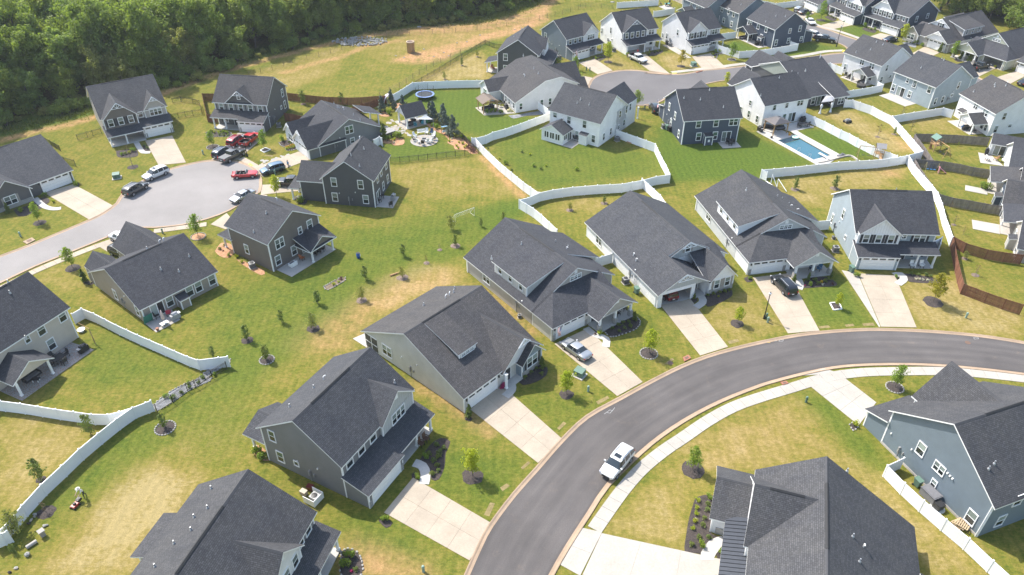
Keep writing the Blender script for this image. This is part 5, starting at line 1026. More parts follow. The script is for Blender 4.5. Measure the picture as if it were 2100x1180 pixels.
fence('vinyl',Z('TR',(742,683),(860,735),(910,762),(960,788),(1010,810),(1060,838),(1110,862),(1155,885),(1200,905),(1255,925),(1300,942)),'white vinyl fence between the pool lawn and the dry yard',W_)
fence('vinyl',Z('TR',(985,605),(1030,605),(1075,620),(1150,645),(1205,675),(1270,705),(1330,770),(1400,850),(1455,915)),'white vinyl fence curving round the dry yard with the draped gazebo',W_)
fence('vinyl',Z('TR',(1270,703),(1340,690),(1400,680),(1480,668),(1580,652),(1640,668)),'white vinyl fence behind the light blue house patio',W_)
fence('vinyl',Z('y3',(255,632),(345,620),(440,605),(540,588),(655,562),(600,535)),'white vinyl fence behind the pale grey corner house',W_)
fence('vinyl',Z('TR',(1370,942),(1405,1000),(1460,1065),(1510,1120),(1545,1165))+Z('MR',(1572,110),(1592,190),(1615,250),(1636,312)),'white vinyl fence beside the pale blue house and grey wood fence',W_)
fence('vinyl',Z('MR',(772,222),(895,212)),'short white vinyl fence between the black SUV house and the pale blue house',W_)
fence('vinyl',Z('TR',(214,272),(270,290),(345,312),(430,306),(500,300),(600,284),(700,266),(655,250)),'white vinyl fence round the navy corner house lawn',W_)
fence('vinyl',Z('TR',(225,206),(325,192)),'short white vinyl fence between off-white house and navy corner house',W_)
fence('vinyl',Z('z7',(490,912),(575,897),(660,930),(762,967)),'white vinyl fence joining the pale grey corner house to its neighbour',W_)
fence('vinyl',Z('TM',(312,572),(360,545),(430,500),(500,495),(640,490),(760,487),(880,485)),'white vinyl fence behind the trampoline',W_)
fence('vinyl',Z('z5',(1150,35),(1350,22),(1550,10),(1740,-5)),'white vinyl fence at the very top beside the dirt track',W_)
fence('vinyl',Z('z5',(1670,162),(1800,145),(1970,115)),'white vinyl fence near the top behind the white house with navy gable',W_)
fence('vinyl',Z('z6',(1380,-5),(1560,25),(1680,48),(1900,20),(2080,-5)),'white vinyl fence at the top edge behind the navy corner house',W_)
fence('vinyl',Z('BR',(1340,470),(1240,516),(1345,622),(1460,727),(1595,842),(1735,957),(1880,1092),(2000,1200)),'white vinyl fence beside the slate blue house at lower right',W_)
fence('vinyl',Z('y1',(835,345),(900,392),(970,440)),'white vinyl gate fence joining the light grey ranch house to its neighbour',W_)
fence('vinyl',Z('z3',(1435,705),(1515,660),(1550,680)),'low white vinyl screen beside the slate ranch house',1.3)
fence('vinyl',Z('MR',(1515,345),(1570,318),(1560,360)),'white vinyl screen by the porch of the pale blue house',1.7)
# wood fences
fence('stained',Z('z2',(300,362),(95,360),(160,655),(300,660)),'dark stained wood fence left of the charcoal house at the bulb',W_)
fence('stained',Z('z2',(1310,352),(1500,372),(1700,395),(1900,412))+Z('z3',(850,65),(1050,72),(1250,68),(1450,52),(1610,42)),'dark stained wood fence between the charcoal house yard and the open field',W_)
fence('stained',Z('z3',(1612,42),(1500,85),(1380,125),(1250,165),(1120,212)),'dark stained wood fence running toward the slate ranch house',W_)
fence('stained',Z('z2',(1265,637),(1400,655),(1510,682)),'short dark stained wood fence between charcoal house and slate ranch house',W_)
fence('stained',Z('MR',(1640,310),(1720,352),(1850,390),(1960,408),(2065,422)),'dark stained wood fence across the upper side of the right edge yard',W_)
fence('stained',Z('MR',(1640,312),(1660,420),(1685,530),(1705,598),(1780,625),(1850,652),(1960,690),(2065,722)),'dark stained wood fence cornering round the right edge yard',W_)
fence('grey',Z('y4',(1680,245),(1500,232),(1290,215),(1100,207),(960,202),(805,200)),'weathered grey wood fence above the yard with the green-roofed playset',W_)
fence('grey',Z('y4',(790,205),(850,280),(930,390),(1010,515)),'weathered wood fence beside the green-roofed playset',W_)
fence('grey',Z('y4',(1700,628),(1500,598),(1330,560),(1150,530),(1000,515),(800,495)),'weathered grey wood fence between playset yard and swing yard',W_)
fence('grey',Z('y4',(795,500),(850,600),(950,740),(1020,835),(1088,915)),'weathered wood fence beside the pink slide',W_)
fence('grey',Z('y4',(1088,915),(1240,958),(1440,990),(1620,1025),(1850,1060)),'weathered grey wood fence below the swing yard',W_)
# black metal and wire fences
fence('black',Z('TM',(445,490),(560,425),(660,365),(760,305),(870,242)),'black metal fence along the yard of the dark teal house',1.3)
fence('black',Z('z4',(240,288),(370,340),(440,350),(510,345)),'black metal fence end behind the dark teal house',1.3)
fence('black',Z('TL',(252,822),(300,850),(355,880)),'black metal fence left of the twin-gabled craftsman house',1.3); fence('black',Z('z1',(40,945),(180,905),(260,885),(380,850)),'black metal fence joining the craftsman house on its left',1.3)
fence('black',Z('TL',(320,930),(380,950),(445,968)),'short black metal fence behind the left edge ranch house',1.3); fence('black',Z('z1',(1375,650),(1480,635),(1580,615),(1690,600),(1820,580),(1790,460)),'black metal fence between craftsman house and charcoal house',1.3); fence('black',Z('z1',(1790,460),(1690,425),(1520,405),(1400,425)),'black metal fence behind the craftsman house',1.3)
fence('black',Z('y6',(350,1150),(515,1140),(680,1122),(845,1105),(1010,1088),(1175,1070),(1340,1052),(1505,1035),(1670,1020),(1780,1000)),'black metal fence along the lower side of the fire pit yard',1.3)
fence('black',Z('y6',(640,172),(740,205)),'black metal fence stub beside the pavilion',1.3); fence('black',Z('y6',(1190,385),(1350,520),(1570,665),(1700,790),(1830,920),(1925,990)),'black metal fence behind the blue conifers',1.3)
fence('black',Z('ML',(1362,1070),(1270,1120),(1170,1180))+Z('BL',(1120,20),(1030,90),(935,150)),'black metal fence above the rock garden strip',1.25)
fence('wire',Z('TL',(1500,430),(1780,355),(2065,275))+Z('TM',(200,205),(480,180),(760,165),(1000,130),(1200,95),(1340,60),(1480,20)),'wire fence with thin posts beside the forest track',1.3); fence('wire',Z('TM',(230,560),(350,500),(470,420),(600,350),(720,300)),'wire fence on the slope above the open field',1.3); fence('wire',Z('z5',(630,40),(780,40),(930,50),(1090,65)),'wire fence posts at the top by the dirt track',1.3)
# ================================================================== VEGETATION
def leaves(centers,radii,per,size,rng,up=.35,flatn=.0):
    """many small leaf faces spread through clumps"""
    C=np.repeat(np.array(centers),per,0); Rr=np.repeat(np.array(radii),per); n=len(C)
    d=rng.normal(size=(n,3)); d/=np.linalg.norm(d,axis=1)[:,None]; rad=Rr*rng.uniform(.45,1.05,n)**.6
    pos=C+d*rad[:,None]
    nr=d*.7+rng.normal(size=(n,3))*.6; nr[:,2]+=up; nr/=np.linalg.norm(nr,axis=1)[:,None]
    a=np.cross(nr,rng.normal(size=(n,3))); a/=np.linalg.norm(a,axis=1)[:,None]+1e-9; b_=np.cross(nr,a)
    s=size*rng.uniform(.6,1.3,n)[:,None]
    v=np.stack([pos-a*s,pos-b_*s*.55+nr*s*.1,pos+a*s,pos+b_*s*.55-nr*s*.1],1).reshape(-1,3)
    return v
def leafmesh(name,v,mat):
    n=len(v)//4; me=bpy.data.meshes.new(name); me.vertices.add(len(v)); me.vertices.foreach_set('co',v.astype(np.float32).ravel())
    me.loops.add(4*n); me.loops.foreach_set('vertex_index',np.arange(4*n)); me.polygons.add(n); me.polygons.foreach_set('loop_start',np.arange(0,4*n,4)); me.polygons.foreach_set('loop_total',np.full(n,4)); me.update(calc_edges=True); me.materials.append(mat); return me
def tree_proto(seed,h,cr,ch,leafmat,lsize,nl,per,barkm=None,tr=.18,name='tree',lobes=9,bare=.28,cone=0,wide=0):
    rng=np.random.default_rng(seed); r=random.Random(seed); tb=MB(); z0=h*bare
    lean=Vector((r.uniform(-.04,.04)*h,r.uniform(-.04,.04)*h,0)); pts=[Vector((0,0,-.1)),Vector((lean.x*.3,lean.y*.3,h*.3)),Vector((lean.x*.7,lean.y*.7,h*.62)),Vector((lean.x,lean.y,h*.92))]; rr=[tr,tr*.75,tr*.45,tr*.12]
    for p,q,a,b2 in zip(pts[:-1],pts[1:],rr[:-1],rr[1:]): tb.tube(p,q,a,b2,7,False)
    cen=[];rad=[]
    for i in range(lobes):
        t=(i+.5)/lobes; zz=z0+(h-z0)*(.12+.8*t); prof=math.sin(PI*((.26+.56*t) if wide else (.18+.74*t))) if not cone else (1-t)*.95+.08
        ang=i*2.4+r.uniform(-.5,.5); q=cr*prof*(r.uniform(.3,.8) if wide else r.uniform(.2,.55)); c=np.array([lean.x*t+q*math.cos(ang),lean.y*t+q*math.sin(ang),zz]); lr=cr*prof*(r.uniform(.34,.55) if wide else r.uniform(.5,.75))+cr*.12
        tb.tube((lean.x*t*.7,lean.y*t*.7,max(h*.2,zz-h*.16)),tuple(c),tr*.32,tr*.06,5,False)
        for k in range(nl):
            d=rng.normal(size=3); d/=np.linalg.norm(d); cen.append(c+d*lr*rng.uniform(.3,1)*np.array([1,1,.8])); rad.append(lr*rng.uniform(.28,.5))
    v=leaves(cen,rad,per,lsize,rng); tm=mesh('trunk',tb.v,tb.f,smooth=True); tm.materials.append(barkm or bark); return tm,leafmesh('crown',v,leafmat)
lf_dark=leaf('forest_leaf',(.185,.25,.068),.42,.5); lf_mid=leaf('broad_leaf',(.23,.295,.078),.42,.5); lf_olive=leaf('olive_leaf',(.25,.265,.09),.42,.5); lf_yel=leaf('yellow_green_leaf',(.33,.38,.035),.3,.5); lf_grn=leaf('green_leaf',(.2,.285,.05),.3,.5); lf_blue=leaf('blue_conifer',(.12,.155,.135),.3,.15); lf_gold=leaf('gold_leaf',(.30,.27,.03),.3,.5); lf_shrub=leaf('shrub_leaf',(.165,.215,.065),.3,.45); lf_red=leaf('bare_twig_leaf',(.13,.095,.05))
FOR=[tree_proto(100+i,h,cr,0,m_,ls,nl,per,tr=.3,lobes=lb,bare=br,wide=1) for i,(h,cr,m_,ls,nl,per,lb,br) in enumerate([(14.5,5.6,lf_dark,.28,8,66,20,.15),(16,5.4,lf_mid,.28,8,66,20,.15),(13,6.2,lf_dark,.28,8,66,20,.12),(18,5.0,lf_dark,.28,8,62,20,.18),(12.5,5.4,lf_olive,.27,8,66,18,.04),(13.5,5.0,lf_mid,.27,8,66,18,.04),(9,4.4,lf_mid,.26,8,66,16,.02),(11,5.0,lf_dark,.27,8,66,17,.02)])]
def plant(name,proto,loc,label,cat,group=None,s=1.,sz=None,rz=None):
    root=empty(name,(loc[0],loc[1],0),random.uniform(0,6.28) if rz is None else rz,label,cat,group); root.scale=(s,s,sz or s)
    for nm,me_ in zip(('trunk','crown'),proto): o=bpy.data.objects.new(nm,me_); COL.objects.link(o); o.parent=root
    return root
EDGE=np.array(GP('TL',[(-250,860),(0,775),(180,715),(420,665),(570,625),(780,580),(960,540),(1200,480),(1330,420),(1500,372),(1780,300),(1900,262),(2065,215)])+GP('TM',[(130,188),(400,158),(600,140),(900,85),(1100,30),(1250,-30),(1450,-110)]))
def edge_dist(x,y):
    best=1e9;sg=1
    for p,q in zip(EDGE[:-1],EDGE[1:]):
        v=q-p; t=max(0,min(1,((x-p[0])*v[0]+(y-p[1])*v[1])/(v@v))); d=math.hypot(x-p[0]-t*v[0],y-p[1]-t*v[1])
        if d<best: best=d; sg=1 if v[0]*(y-p[1])-v[1]*(x-p[0])>0 else -1
    return best*sg
def in_view(x,y,z,mx=120,my=260):
    v=np.array([x,y,z-CH]); wz=v@_Fv; X=1050+CF*(v@CRX)/wz; Y=590-CF*(v@CUP)/wz; return -mx<X<2100+mx and -my<Y<1180
rg=random.Random(11); cand=[]
for ix in range(-40,14):
    for iy in range(18,60):
        x=ix*5.3+rg.uniform(-2,2)+(iy%2)*2.6; y=iy*5.3+rg.uniform(-2,2); d=edge_dist(x,y)
        if 3.2<d<70 and in_view(x,y,13) : cand.append((d,x,y))
cand.sort()
FD=['broad dark ','tall light green ','wide dark ','narrow tall dark ','olive ','slim light green ','low light green ','low dark ']
FLAB={0:'tree packed inside the forest behind the front rank',1:'tree standing in the front rank of the forest edge'}
nfor=0
for d,x,y in cand[:285]:
    k=rg.choice([0,1,2,3,4,5,1,0]) if d>6 else rg.choice([4,5,6,7,7]); s=rg.uniform(.8,1.15) if d>6 else rg.uniform(.6,.95)
    fr=int(d<7); plant('forest_tree',FOR[k],(x,y),FD[k]+FLAB[fr],'tree',FD[k]+('trees of the forest edge' if fr else 'trees inside the forest'),s,s*rg.uniform(.9,1.15)); nfor+=1
# trees beyond the houses at the top right
for i in range(60):
    t=rg.uniform(0,1); dp=rg.uniform(0,30); x=126+t*26+dp*.85; y=236-t*44+dp*.5
    plant('forest_tree',FOR[rg.choice([1,2,4,5,0])],(x,y),'tall tree in the wood behind the craftsman houses at the top right','tree','trees behind the top right houses',rg.uniform(.8,1.1))
bigt=empty('tall_bare_trunk',(*G('z8',1850,365,0),0),0,'tall pale bare trunk leaning among the trees behind the olive house','tree')
bigt.location=(143,224,0); MB().tube((0,0,0),(2.2,3.5,14),.42,.3,9).tube((2.2,3.5,14),(4.5,5,24),.3,.08,9).build('trunk',barkl,bigt,True); MB().tube((1.6,2.6,10.5),(4,0,15),.12,.04,6).tube((2.2,3.5,14),(0,6,19),.12,.03,6).build('branch',barkl,bigt,True)
# bushes at the forest foot
def bush_proto(seed,r_,h,mat,ls,n=14,per=40):
    rng=np.random.default_rng(seed); cen=[];rad=[]
    for i in range(n):
        a=rng.uniform(0,6.28); q=r_*rng.uniform(0,.75); z=h*rng.uniform(.2,.8); cen.append((q*math.cos(a),q*math.sin(a),z)); rad.append(r_*rng.uniform(.28,.5))
    v=leaves(cen,rad,per,ls,rng); v[:,2]=np.maximum(v[:,2],.02); st=MB()
    for i in range(5): a=i*1.26; st.tube((0,0,-.05),(r_*.5*math.cos(a),r_*.5*math.sin(a),h*.6),.03*h+.01,.01,4,False)
    sm=mesh('stem',st.v,st.f); sm.materials.append(bark); return sm,leafmesh('foliage',v,mat)
def shrub(name,proto,loc,label,cat='shrub',group=None,s=1.,sz=None):
    root=empty(name,(loc[0],loc[1],0),random.uniform(0,6.28),label,cat,group); root.scale=(s,s,sz or s)
    for nm,me_ in zip(('stem','foliage'),proto): o=bpy.data.objects.new(nm,me_); COL.objects.link(o); o.parent=root
    return root
BUSH=[bush_proto(1,1.9,2.6,lf_mid,.2,18,60),bush_proto(2,1.6,2.0,lf_olive,.18,16,60),bush_proto(3,2.2,3.2,lf_dark,.22,18,60)]
for i in range(0,len(EDGE)-1):
    p,q=EDGE[i],EDGE[i+1]; L=np.linalg.norm(q-p); n=int(L/1.5)
    for j in range(n):
        t=(j+rg.random())/max(1,n); nrm=np.array([-(q-p)[1],(q-p)[0]])/L; off=rg.uniform(-1.8,4); c=p+(q-p)*t+nrm*off
        if in_view(c[0],c[1],0,40,10): shrub('edge_bush',rg.choice(BUSH),c,'bushy undergrowth plant at the foot of the forest','bush','undergrowth along the forest edge',rg.uniform(.55,1.1))
# tall grass along the track
rng=np.random.default_rng(5); tl=offset(PATH,4.5); 
tt=rng.integers(0,len(tl)-1,14000); base=tl[tt]+rng.normal(size=(14000,2))*np.array([1.7,1.7]); hh=rng.uniform(.15,.55,14000); an=rng.uniform(0,6.28,14000); lx=rng.normal(size=(14000,2))*.15
v=np.zeros((14000,4,3)); wv=.09
v[:,0,:2]=base+np.stack([np.cos(an),np.sin(an)],1)*wv; v[:,1,:2]=base-np.stack([np.cos(an),np.sin(an)],1)*wv; v[:,2,:2]=base+lx-np.stack([np.cos(an),np.sin(an)],1)*.02; v[:,3,:2]=base+lx+np.stack([np.cos(an),np.sin(an)],1)*.02; v[:,2,2]=hh; v[:,3,2]=hh
tall=mobj('tall_grass',leafmesh('tall_grass',v.reshape(-1,3),leaf('tall_grass_leaf',(.13,.15,.03),.3,.3)),()); tag(tall,'rough uncut grass along the dirt track by the forest','grass',kind='stuff')
# ---------------- young trees
YT={'y':tree_proto(201,4.2,1.2,0,lf_yel,.10,6,20,tr=.045,bare=.2,lobes=14),'g':tree_proto(202,4.2,1.2,0,lf_grn,.10,6,21,tr=.045,bare=.2,lobes=14),'o':tree_proto(203,4.6,1.2,0,lf_gold,.10,6,24,tr=.045,bare=.2,lobes=14),'c':tree_proto(204,2.4,.85,0,lf_olive,.08,5,18,tr=.03,bare=.1,lobes=11),
 'd':tree_proto(205,2.4,.62,0,lf_shrub,.08,5,17,tr=.03,bare=.06,lobes=11),'b':tree_proto(206,4.5,1.1,0,lf_red,.07,3,4,tr=.06,bare=.25,lobes=9,barkm=barkl),'t':tree_proto(207,2.0,.5,0,lf_red,.07,3,5,tr=.03,bare=.2,lobes=6,barkm=barkl),'bc':tree_proto(208,4.6,1.25,0,lf_blue,.15,7,34,tr=.08,bare=.02,lobes=11,cone=1),'gc':tree_proto(209,1.5,.34,0,lf_shrub,.07,9,30,tr=.03,bare=.0,lobes=9,cone=1)}
YH={'y':4.2,'g':4.2,'o':4.6,'c':2.4,'d':2.4,'b':4.5,'t':2.0,'bc':4.6,'gc':1.5}
def ring(c,r_,mat=mulch,edge=None,name='mulch_ring'):
    root=empty(name,(c[0],c[1],0)); tag(root,kind='structure'); rr=random.Random(int(c[0]*31+c[1]*7)); n=18
    P=[(r_*(1+rr.uniform(-.12,.12))*math.cos(2*PI*i/n),r_*(1+rr.uniform(-.12,.12))*math.sin(2*PI*i/n)) for i in range(n)]
    m_=MB(); v=[(x,y,.01) for x,y in P]+[(x*.6,y*.6,.10) for x,y in P]+[(0,0,.13)]; f=[(i,(i+1)%n,n+(i+1)%n,n+i) for i in range(n)]+[(n+i,n+(i+1)%n,2*n) for i in range(n)]; m_.add(v,f); m_.build('mulch',mat,root,True)
    if edge:
        k=max(8,int(2*PI*r_/.32))
        for i in range(k): a=2*PI*i/k; o=put('edging_stone',EDS[i%3],root,(r_*1.04*math.cos(a),r_*1.04*math.sin(a),.05),a+PI/2)
    return root
EDS=[]
for i in range(3):
    b=MB().blob((0,0,0),.17,.11,.10,i,.12,1); m_=mesh('edging_stone',b.v,b.f); m_.materials.append(edgest); EDS.append(m_)
def yt(k,zn,x,y,h,label,mr=0,edge=None,name='young_tree',mat=mulch,group=None):
    c=G(zn,x,y); 
    if mr: ring(c,mr,mat,edge)
    s=h/YH[k]; return plant(name,YT[k],c,label,'tree',group,s*rg.uniform(.92,1.08),s)
yt('y','BM',795,580,4.4,'bright yellow-green young tree before the dark grey house with the long porch roof',1.2); yt('y','BM',1360,85,3.9,'yellow-green young tree beside the cream house drive',.9); yt('y','MM',1860,1020,4.2,'bright young tree in a stone ring beside the silver sedan',1.1,1); yt('y','MR',330,838,3.0,'small yellow-green tree on the lawn of the open-garage house',.95); yt('y','MR',930,742,2.7,'small yellow-green tree in a square planter right of the black SUV',.0)
yt('o','MR',1515,708,5.2,'golden thin young tree before the pale blue house and brown fence',1.35); yt('g','BR',1283,45,3.8,'green young tree in stone ring beside the slate blue house drive',1.,1); yt('g','BR',60,540,3.6,'green young tree in dark mulch beside the big lower right roof',1.3)
yt('g','ML',240,228,3.9,'green young tree before the left edge ranch house',1.0); yt('g','ML',440,502,3.9,'green young tree at the roadside left of the taupe ranch',1.1); yt('g','ML',1200,312,4.3,'green young tree in stone ring left of the dark brown house',1.1,1,mat=pine); yt('g','y7',252,362,3.6,'green young tree in ring by the charcoal house bed',1.1,1); yt('g','y7',988,392,4.2,'green young tree in square planter at the bulb',.0); yt('y','y7',1165,1065,4.4,'round-headed young tree before the near-black house',.0)
yt('b','TL',805,1012,4.6,'bare leafless young tree before the craftsman house',1.0); yt('g','z4',1530,725,3.6,'young tree beside the blue-grey house drive',.8,1); yt('g','z4',1545,935,4.0,'young tree at the far cul-de-sac by the lamp post',.0); yt('y','z5',1020,885,5.4,'yellowish young tree between the blue-grey and navy-gabled houses',1.1); yt('o','z6',320,945,4.3,'sparse yellow young tree before the off-white house',1.); yt('g','z6',1045,852,4.6,'young tree at the fence of the navy corner house',1.,1)
yt('y','y2',982,435,3.4,'young tree in front of the pool house beyond its roof',0); yt('g','z7',440,290,5.6,'leafy young tree on the top right lawn in dark mulch',1.3); yt('g','z7',235,310,2.8,'small tree beside the white car at the top',0); yt('y','z7',1600,605,5.2,'yellow-green tree beside the grey craftsman house',0); yt('g','z8',1065,835,4.6,'green young tree before the olive gabled house',0); yt('g','y1',2000,405,4.0,'young tree right of the sunroom house front',0)
mulchb=granular('brown_mulch',(.12,.085,.065),(.22,.165,.13),9)
SW=[('c',665,268,2.8,0),('d',845,252,1.7,0),('d',980,217,1.9,0),('d',690,368,2.3,1),('t',595,392,1.2,.5),('d',375,432,2.4,0),('t',515,472,1.5,.6),('c',370,560,2.0,1.1),('d',145,572,2.6,0),('c',122,697,2.4,1.0)]
for i,(k,x,y,h,mr) in enumerate(SW): yt(k,'MM',x,y,h,'small tree number along'.replace(' number','')+' the green swale, '+['largest by the soccer net','low and round by the soccer net','beside the sage house roof','in brown mulch above the cream house','thin sapling in the swale','upright dark one right of the blue barrel','thin sapling with pale mulch','in round mulch near the timber','upright dark one left of the barrel','in mulch beside the cream house lawn'][i],mr*.8,None,'small_tree',mulchb)
for i,(k,x,y,h,mr) in enumerate([('d',1925,718,2.5,0),('d',1705,832,2.3,0),('c',1897,868,2.7,.9),('d',1497,938,2.8,.8),('d',1290,1040,1.9,0),('d',1615,1058,2.7,.9)]): yt(k,'ML',x,y,h,'small tree behind the taupe ranch, '+['next to the vegetable bed','upright and dark above the white fence end','leaning over its brown mulch','tallest left of the fence end','bushy at the fence end','in stone-edged mulch'][i],mr,1 if i==5 else None,'small_tree')
for i,(k,x,y,h,mr,e) in enumerate([('d',1000,290,2.5,1.1,1),('d',552,332,3.4,0,None),('d',247,602,3.4,.5,None),('t',280,800,1.8,.9,None),('c',112,925,3.2,0,None),('d',85,1042,1.4,0,None)]): yt(k,'BL',x,y,h,'small tree '+['in a stone-edged ring beyond the mower','behind the slanting white fence near the lamps','alone behind the slanting white fence','sparse beside the mower','drooping over the white fence corner','low bush by the lower left planter'][i],mr,e,'small_tree')
for i,(k,zn,x,y,h,mr) in enumerate([('c','MM',1382,152,1.6,.8),('d','MM',1590,110,1.7,.8),('d','y8',590,1042,2.7,.95),('d','y8',1125,1030,2.8,1.),('t','y8',1700,335,3.0,.6),('d','y8',1925,300,1.8,.7),('t','y3',930,1040,2.6,0),('t','y3',830,920,3.,0),('d','z2',1540,512,3.4,.8),('d','z3',980,172,3.0,0),('d','TM',730,398,2.1,.5),('c','TM',822,345,1.9,.5),('c','TM',625,482,2.0,.5),('c','MR',1705,445,1.5,.6),('t','MR',1770,545,2.0,.7),('t','MR',1615,150,1.8,0),('t','MR',1640,240,1.8,.5),('t','MR',1695,300,1.6,0),('d','y4',1300,345,1.0,0)]):
    yt(k,zn,x,y,h,'small yard tree '+['behind the sage house by the white fence','behind the open-garage house','in mulch left of the dry yard below the pool','in mulch right of the dry yard below the pool','thin and bare in the dry gazebo yard','low in the dry gazebo yard by the fence','bare and reddish in the light blue house yard','bare by the corner of the light blue house fence','by the brown fence behind the charcoal house','by the brown fence behind the slate ranch','second along the black fence yard','farthest in the black fence yard','nearest in the black fence yard','in mulch inside the brown corner fence','thin inside the brown corner fence','thin by the grey fence in the taupe house yard','dark leaning in the taupe house yard','bare in the taupe house yard','tiny in the playset yard'][i],mr*.8,None,'small_tree',mulchb)
for i,(x,y,h) in enumerate([(200,345,3.9),(385,290,4.6),(580,275,3.2),(1110,520,4.9),(1060,430,3.6),(1310,560,4.8),(1330,650,4.4),(1460,775,4.9)]): yt('bc','y6',x,y,h,'blue-green conifer '+['left of the pavilion','beside the purple play arch','behind the pavilion','right of the shade sail','behind the shade sail corner','tallest of the pair by the garden swing','front one of the pair by the garden swing','at the black fence beyond the fire pit'][i],0,None,'conifer')
# ================================================================== PLANT BEDS
SHR={'g':bush_proto(21,.38,.55,lf_shrub,.06,9,34),'y':bush_proto(22,.36,.5,lf_yel,.06,9,34),'b':bush_proto(23,.6,.9,lf_grn,.08,11,36),'f':bush_proto(24,.36,.5,leaf('yellow_flower',(.55,.38,.02),.2,.2),.06,9,26),'p':bush_proto(25,.4,.45,leaf('pink_flower',(.42,.03,.16),.2,.2),.06,9,30),'w':bush_proto(26,.3,.35,leaf('white_flower',(.6,.6,.52),.2,.2),.05,8,20),'r':bush_proto(27,.5,.7,leaf('burgundy_leaf',(.12,.05,.045),.3,.2),.07,9,26),'h':bush_proto(28,.42,.5,leaf('hosta_leaf',(.20,.27,.10),.2,.3),.09,9,20)}
def bed(zn,poly,mat=mulch,edge=False,shr=(),where='',name='planting_bed',group=None):
    P=smooth_line(GP(zn,poly)+[G(zn,*poly[0])],.6)[:-1]; root=empty(name); tag(root,kind='structure')
    o=sheet('mulch',[tuple(p) for p in P],.026+.012*rg.random(),mat,root,None,.05)
    if edge:
        d=0
        for i in range(len(P)):
            p,q=P[i],P[(i+1)%len(P)]; L=np.linalg.norm(q-p); k=max(1,int(L/.34))
            for j in range(k): c=p+(q-p)*j/k; o=put('edging_stone',EDS[(i+j)%3],root,(c[0],c[1],.07),math.atan2(*(q-p)[::-1]))
    cnt={}
    nmz={'g':'round green shrub','y':'yellow-green shrub','b':'larger green bush','f':'yellow flowering plant','p':'pink flowering plant','w':'white flowering plant','r':'burgundy shrub','h':'pale leafy hosta','gc':'small cone-shaped conifer'}
    for it in shr:
        k,x,y=it[:3]; s=it[3] if len(it)>3 else 1.
        if k=='gc': yt('gc',zn,x,y,1.5*s,'small cone-shaped conifer '+where,name='conifer',group='conifers '+where)
        else: shrub('shrub',SHR[k],G(zn,x,y),nmz[k]+' '+where,'shrub','shrubs '+where,s*rg.uniform(.85,1.15))
    return root
bed('BM',[(470,490),(530,400),(600,350),(660,372),(632,440),(625,520),(590,600),(545,600),(530,540)],shr=[('g',575,398),('g',620,415),('g',597,440),('g',530,450),('b',507,470,.9),('g',585,467),('g',557,492),('g',580,522),('g',588,552),('g',550,574)],where='in the bed before the dark grey house')
bed('BM',[(425,570),(450,555),(475,580),(465,605),(430,600)],shr=[('b',457,590,.8)],where='between garage and path of the dark grey house')
bed('BM',[(225,850),(260,830),(310,865),(270,895)],shr=[('b',262,850,.9)],where='at the garage corner of the dark grey house')
bed('MM',[(1060,1175),(1130,1130),(1195,1085),(1245,1100),(1240,1150),(1180,1190),(1100,1210)],shr=[('g',1180,1115),('g',1150,1138),('g',1112,1168),('g',1212,1146),('gc',1215,1105,1.4)],where='before the blue board gable of the cream house')
bed('BM',[(955,20),(975,10),(1000,30),(990,65),(965,55)],shr=[('p',985,38,1.3),('p',975,52,1.0)],where='at the cream house path'); bed('BM',[(745,235),(765,215),(795,235),(770,250)],shr=[('gc',770,225,1.5)],where='at the cream house garage corner')
bed('MM',[(1590,885),(1640,840),(1700,815),(1765,790),(1808,825),(1785,870),(1700,905),(1630,920)],edge=True,shr=[('g',1640,872),('g',1675,852),('g',1705,838),('g',1738,832),('g',1680,888),('g',1712,870),('g',1748,858),('gc',1772,820,1.2),('y',1560,903,1.2)],where='in the curved bed of the sage house')
bed('MM',[(1520,880),(1560,890),(1585,910),(1560,925),(1530,910)],shr=[('r',1535,905,.6)],where='by the sage house column')
bed('MR',[(130,640),(200,625),(280,622),(302,665),(220,715),(150,735),(120,690)],shr=[('g',150,672),('g',185,662),('g',222,655),('g',252,648),('g',280,638),('y',215,678,.7)],where='before the gable of the open-garage house'); bed('MR',[(45,680),(75,670),(90,700),(55,715)],shr=[('gc',68,690,.8)],where='by the open garage')
bed('MR',[(715,625),(740,580),(790,555),(880,560),(935,605),(820,618)],edge=False,shr=[('b',770,605,.8),('f',838,590,.8),('w',845,605,.8),('g',800,580),('g',860,585),('r',905,600,.6),('g',880,575),('gc',755,580,1.1),('gc',895,560,.9),('p',740,610,.5),('g',820,600)],where='in the flower bed by the black SUV'); bed('MR',[(370,565),(405,550),(425,580),(390,588)],shr=[('b',408,570,.7)],where='at the white dormer house corner'); bed('MR',[(648,590),(680,575),(690,600),(660,605)],shr=[('gc',668,598,1.2)],where='at the porch step behind the black SUV')
bed('MR',[(1340,535),(1430,545),(1530,565),(1545,592),(1440,592),(1360,580)],shr=[('g',1380,540,.9),('g',1425,548),('g',1470,550),('w',1410,572),('w',1432,574),('w',1455,576),('w',1480,578),('g',1500,556),('b',1540,572,.8)],where='before the porch of the pale blue house'); bed('MR',[(1030,540),(1065,545),(1070,575),(1040,570)],shr=[('b',1050,555,1.1)],where='at the pale blue house garage'); bed('MR',[(1268,545),(1300,540),(1310,565),(1280,572)],shr=[('b',1287,558,.7)],where='between garage and porch of the pale blue house')
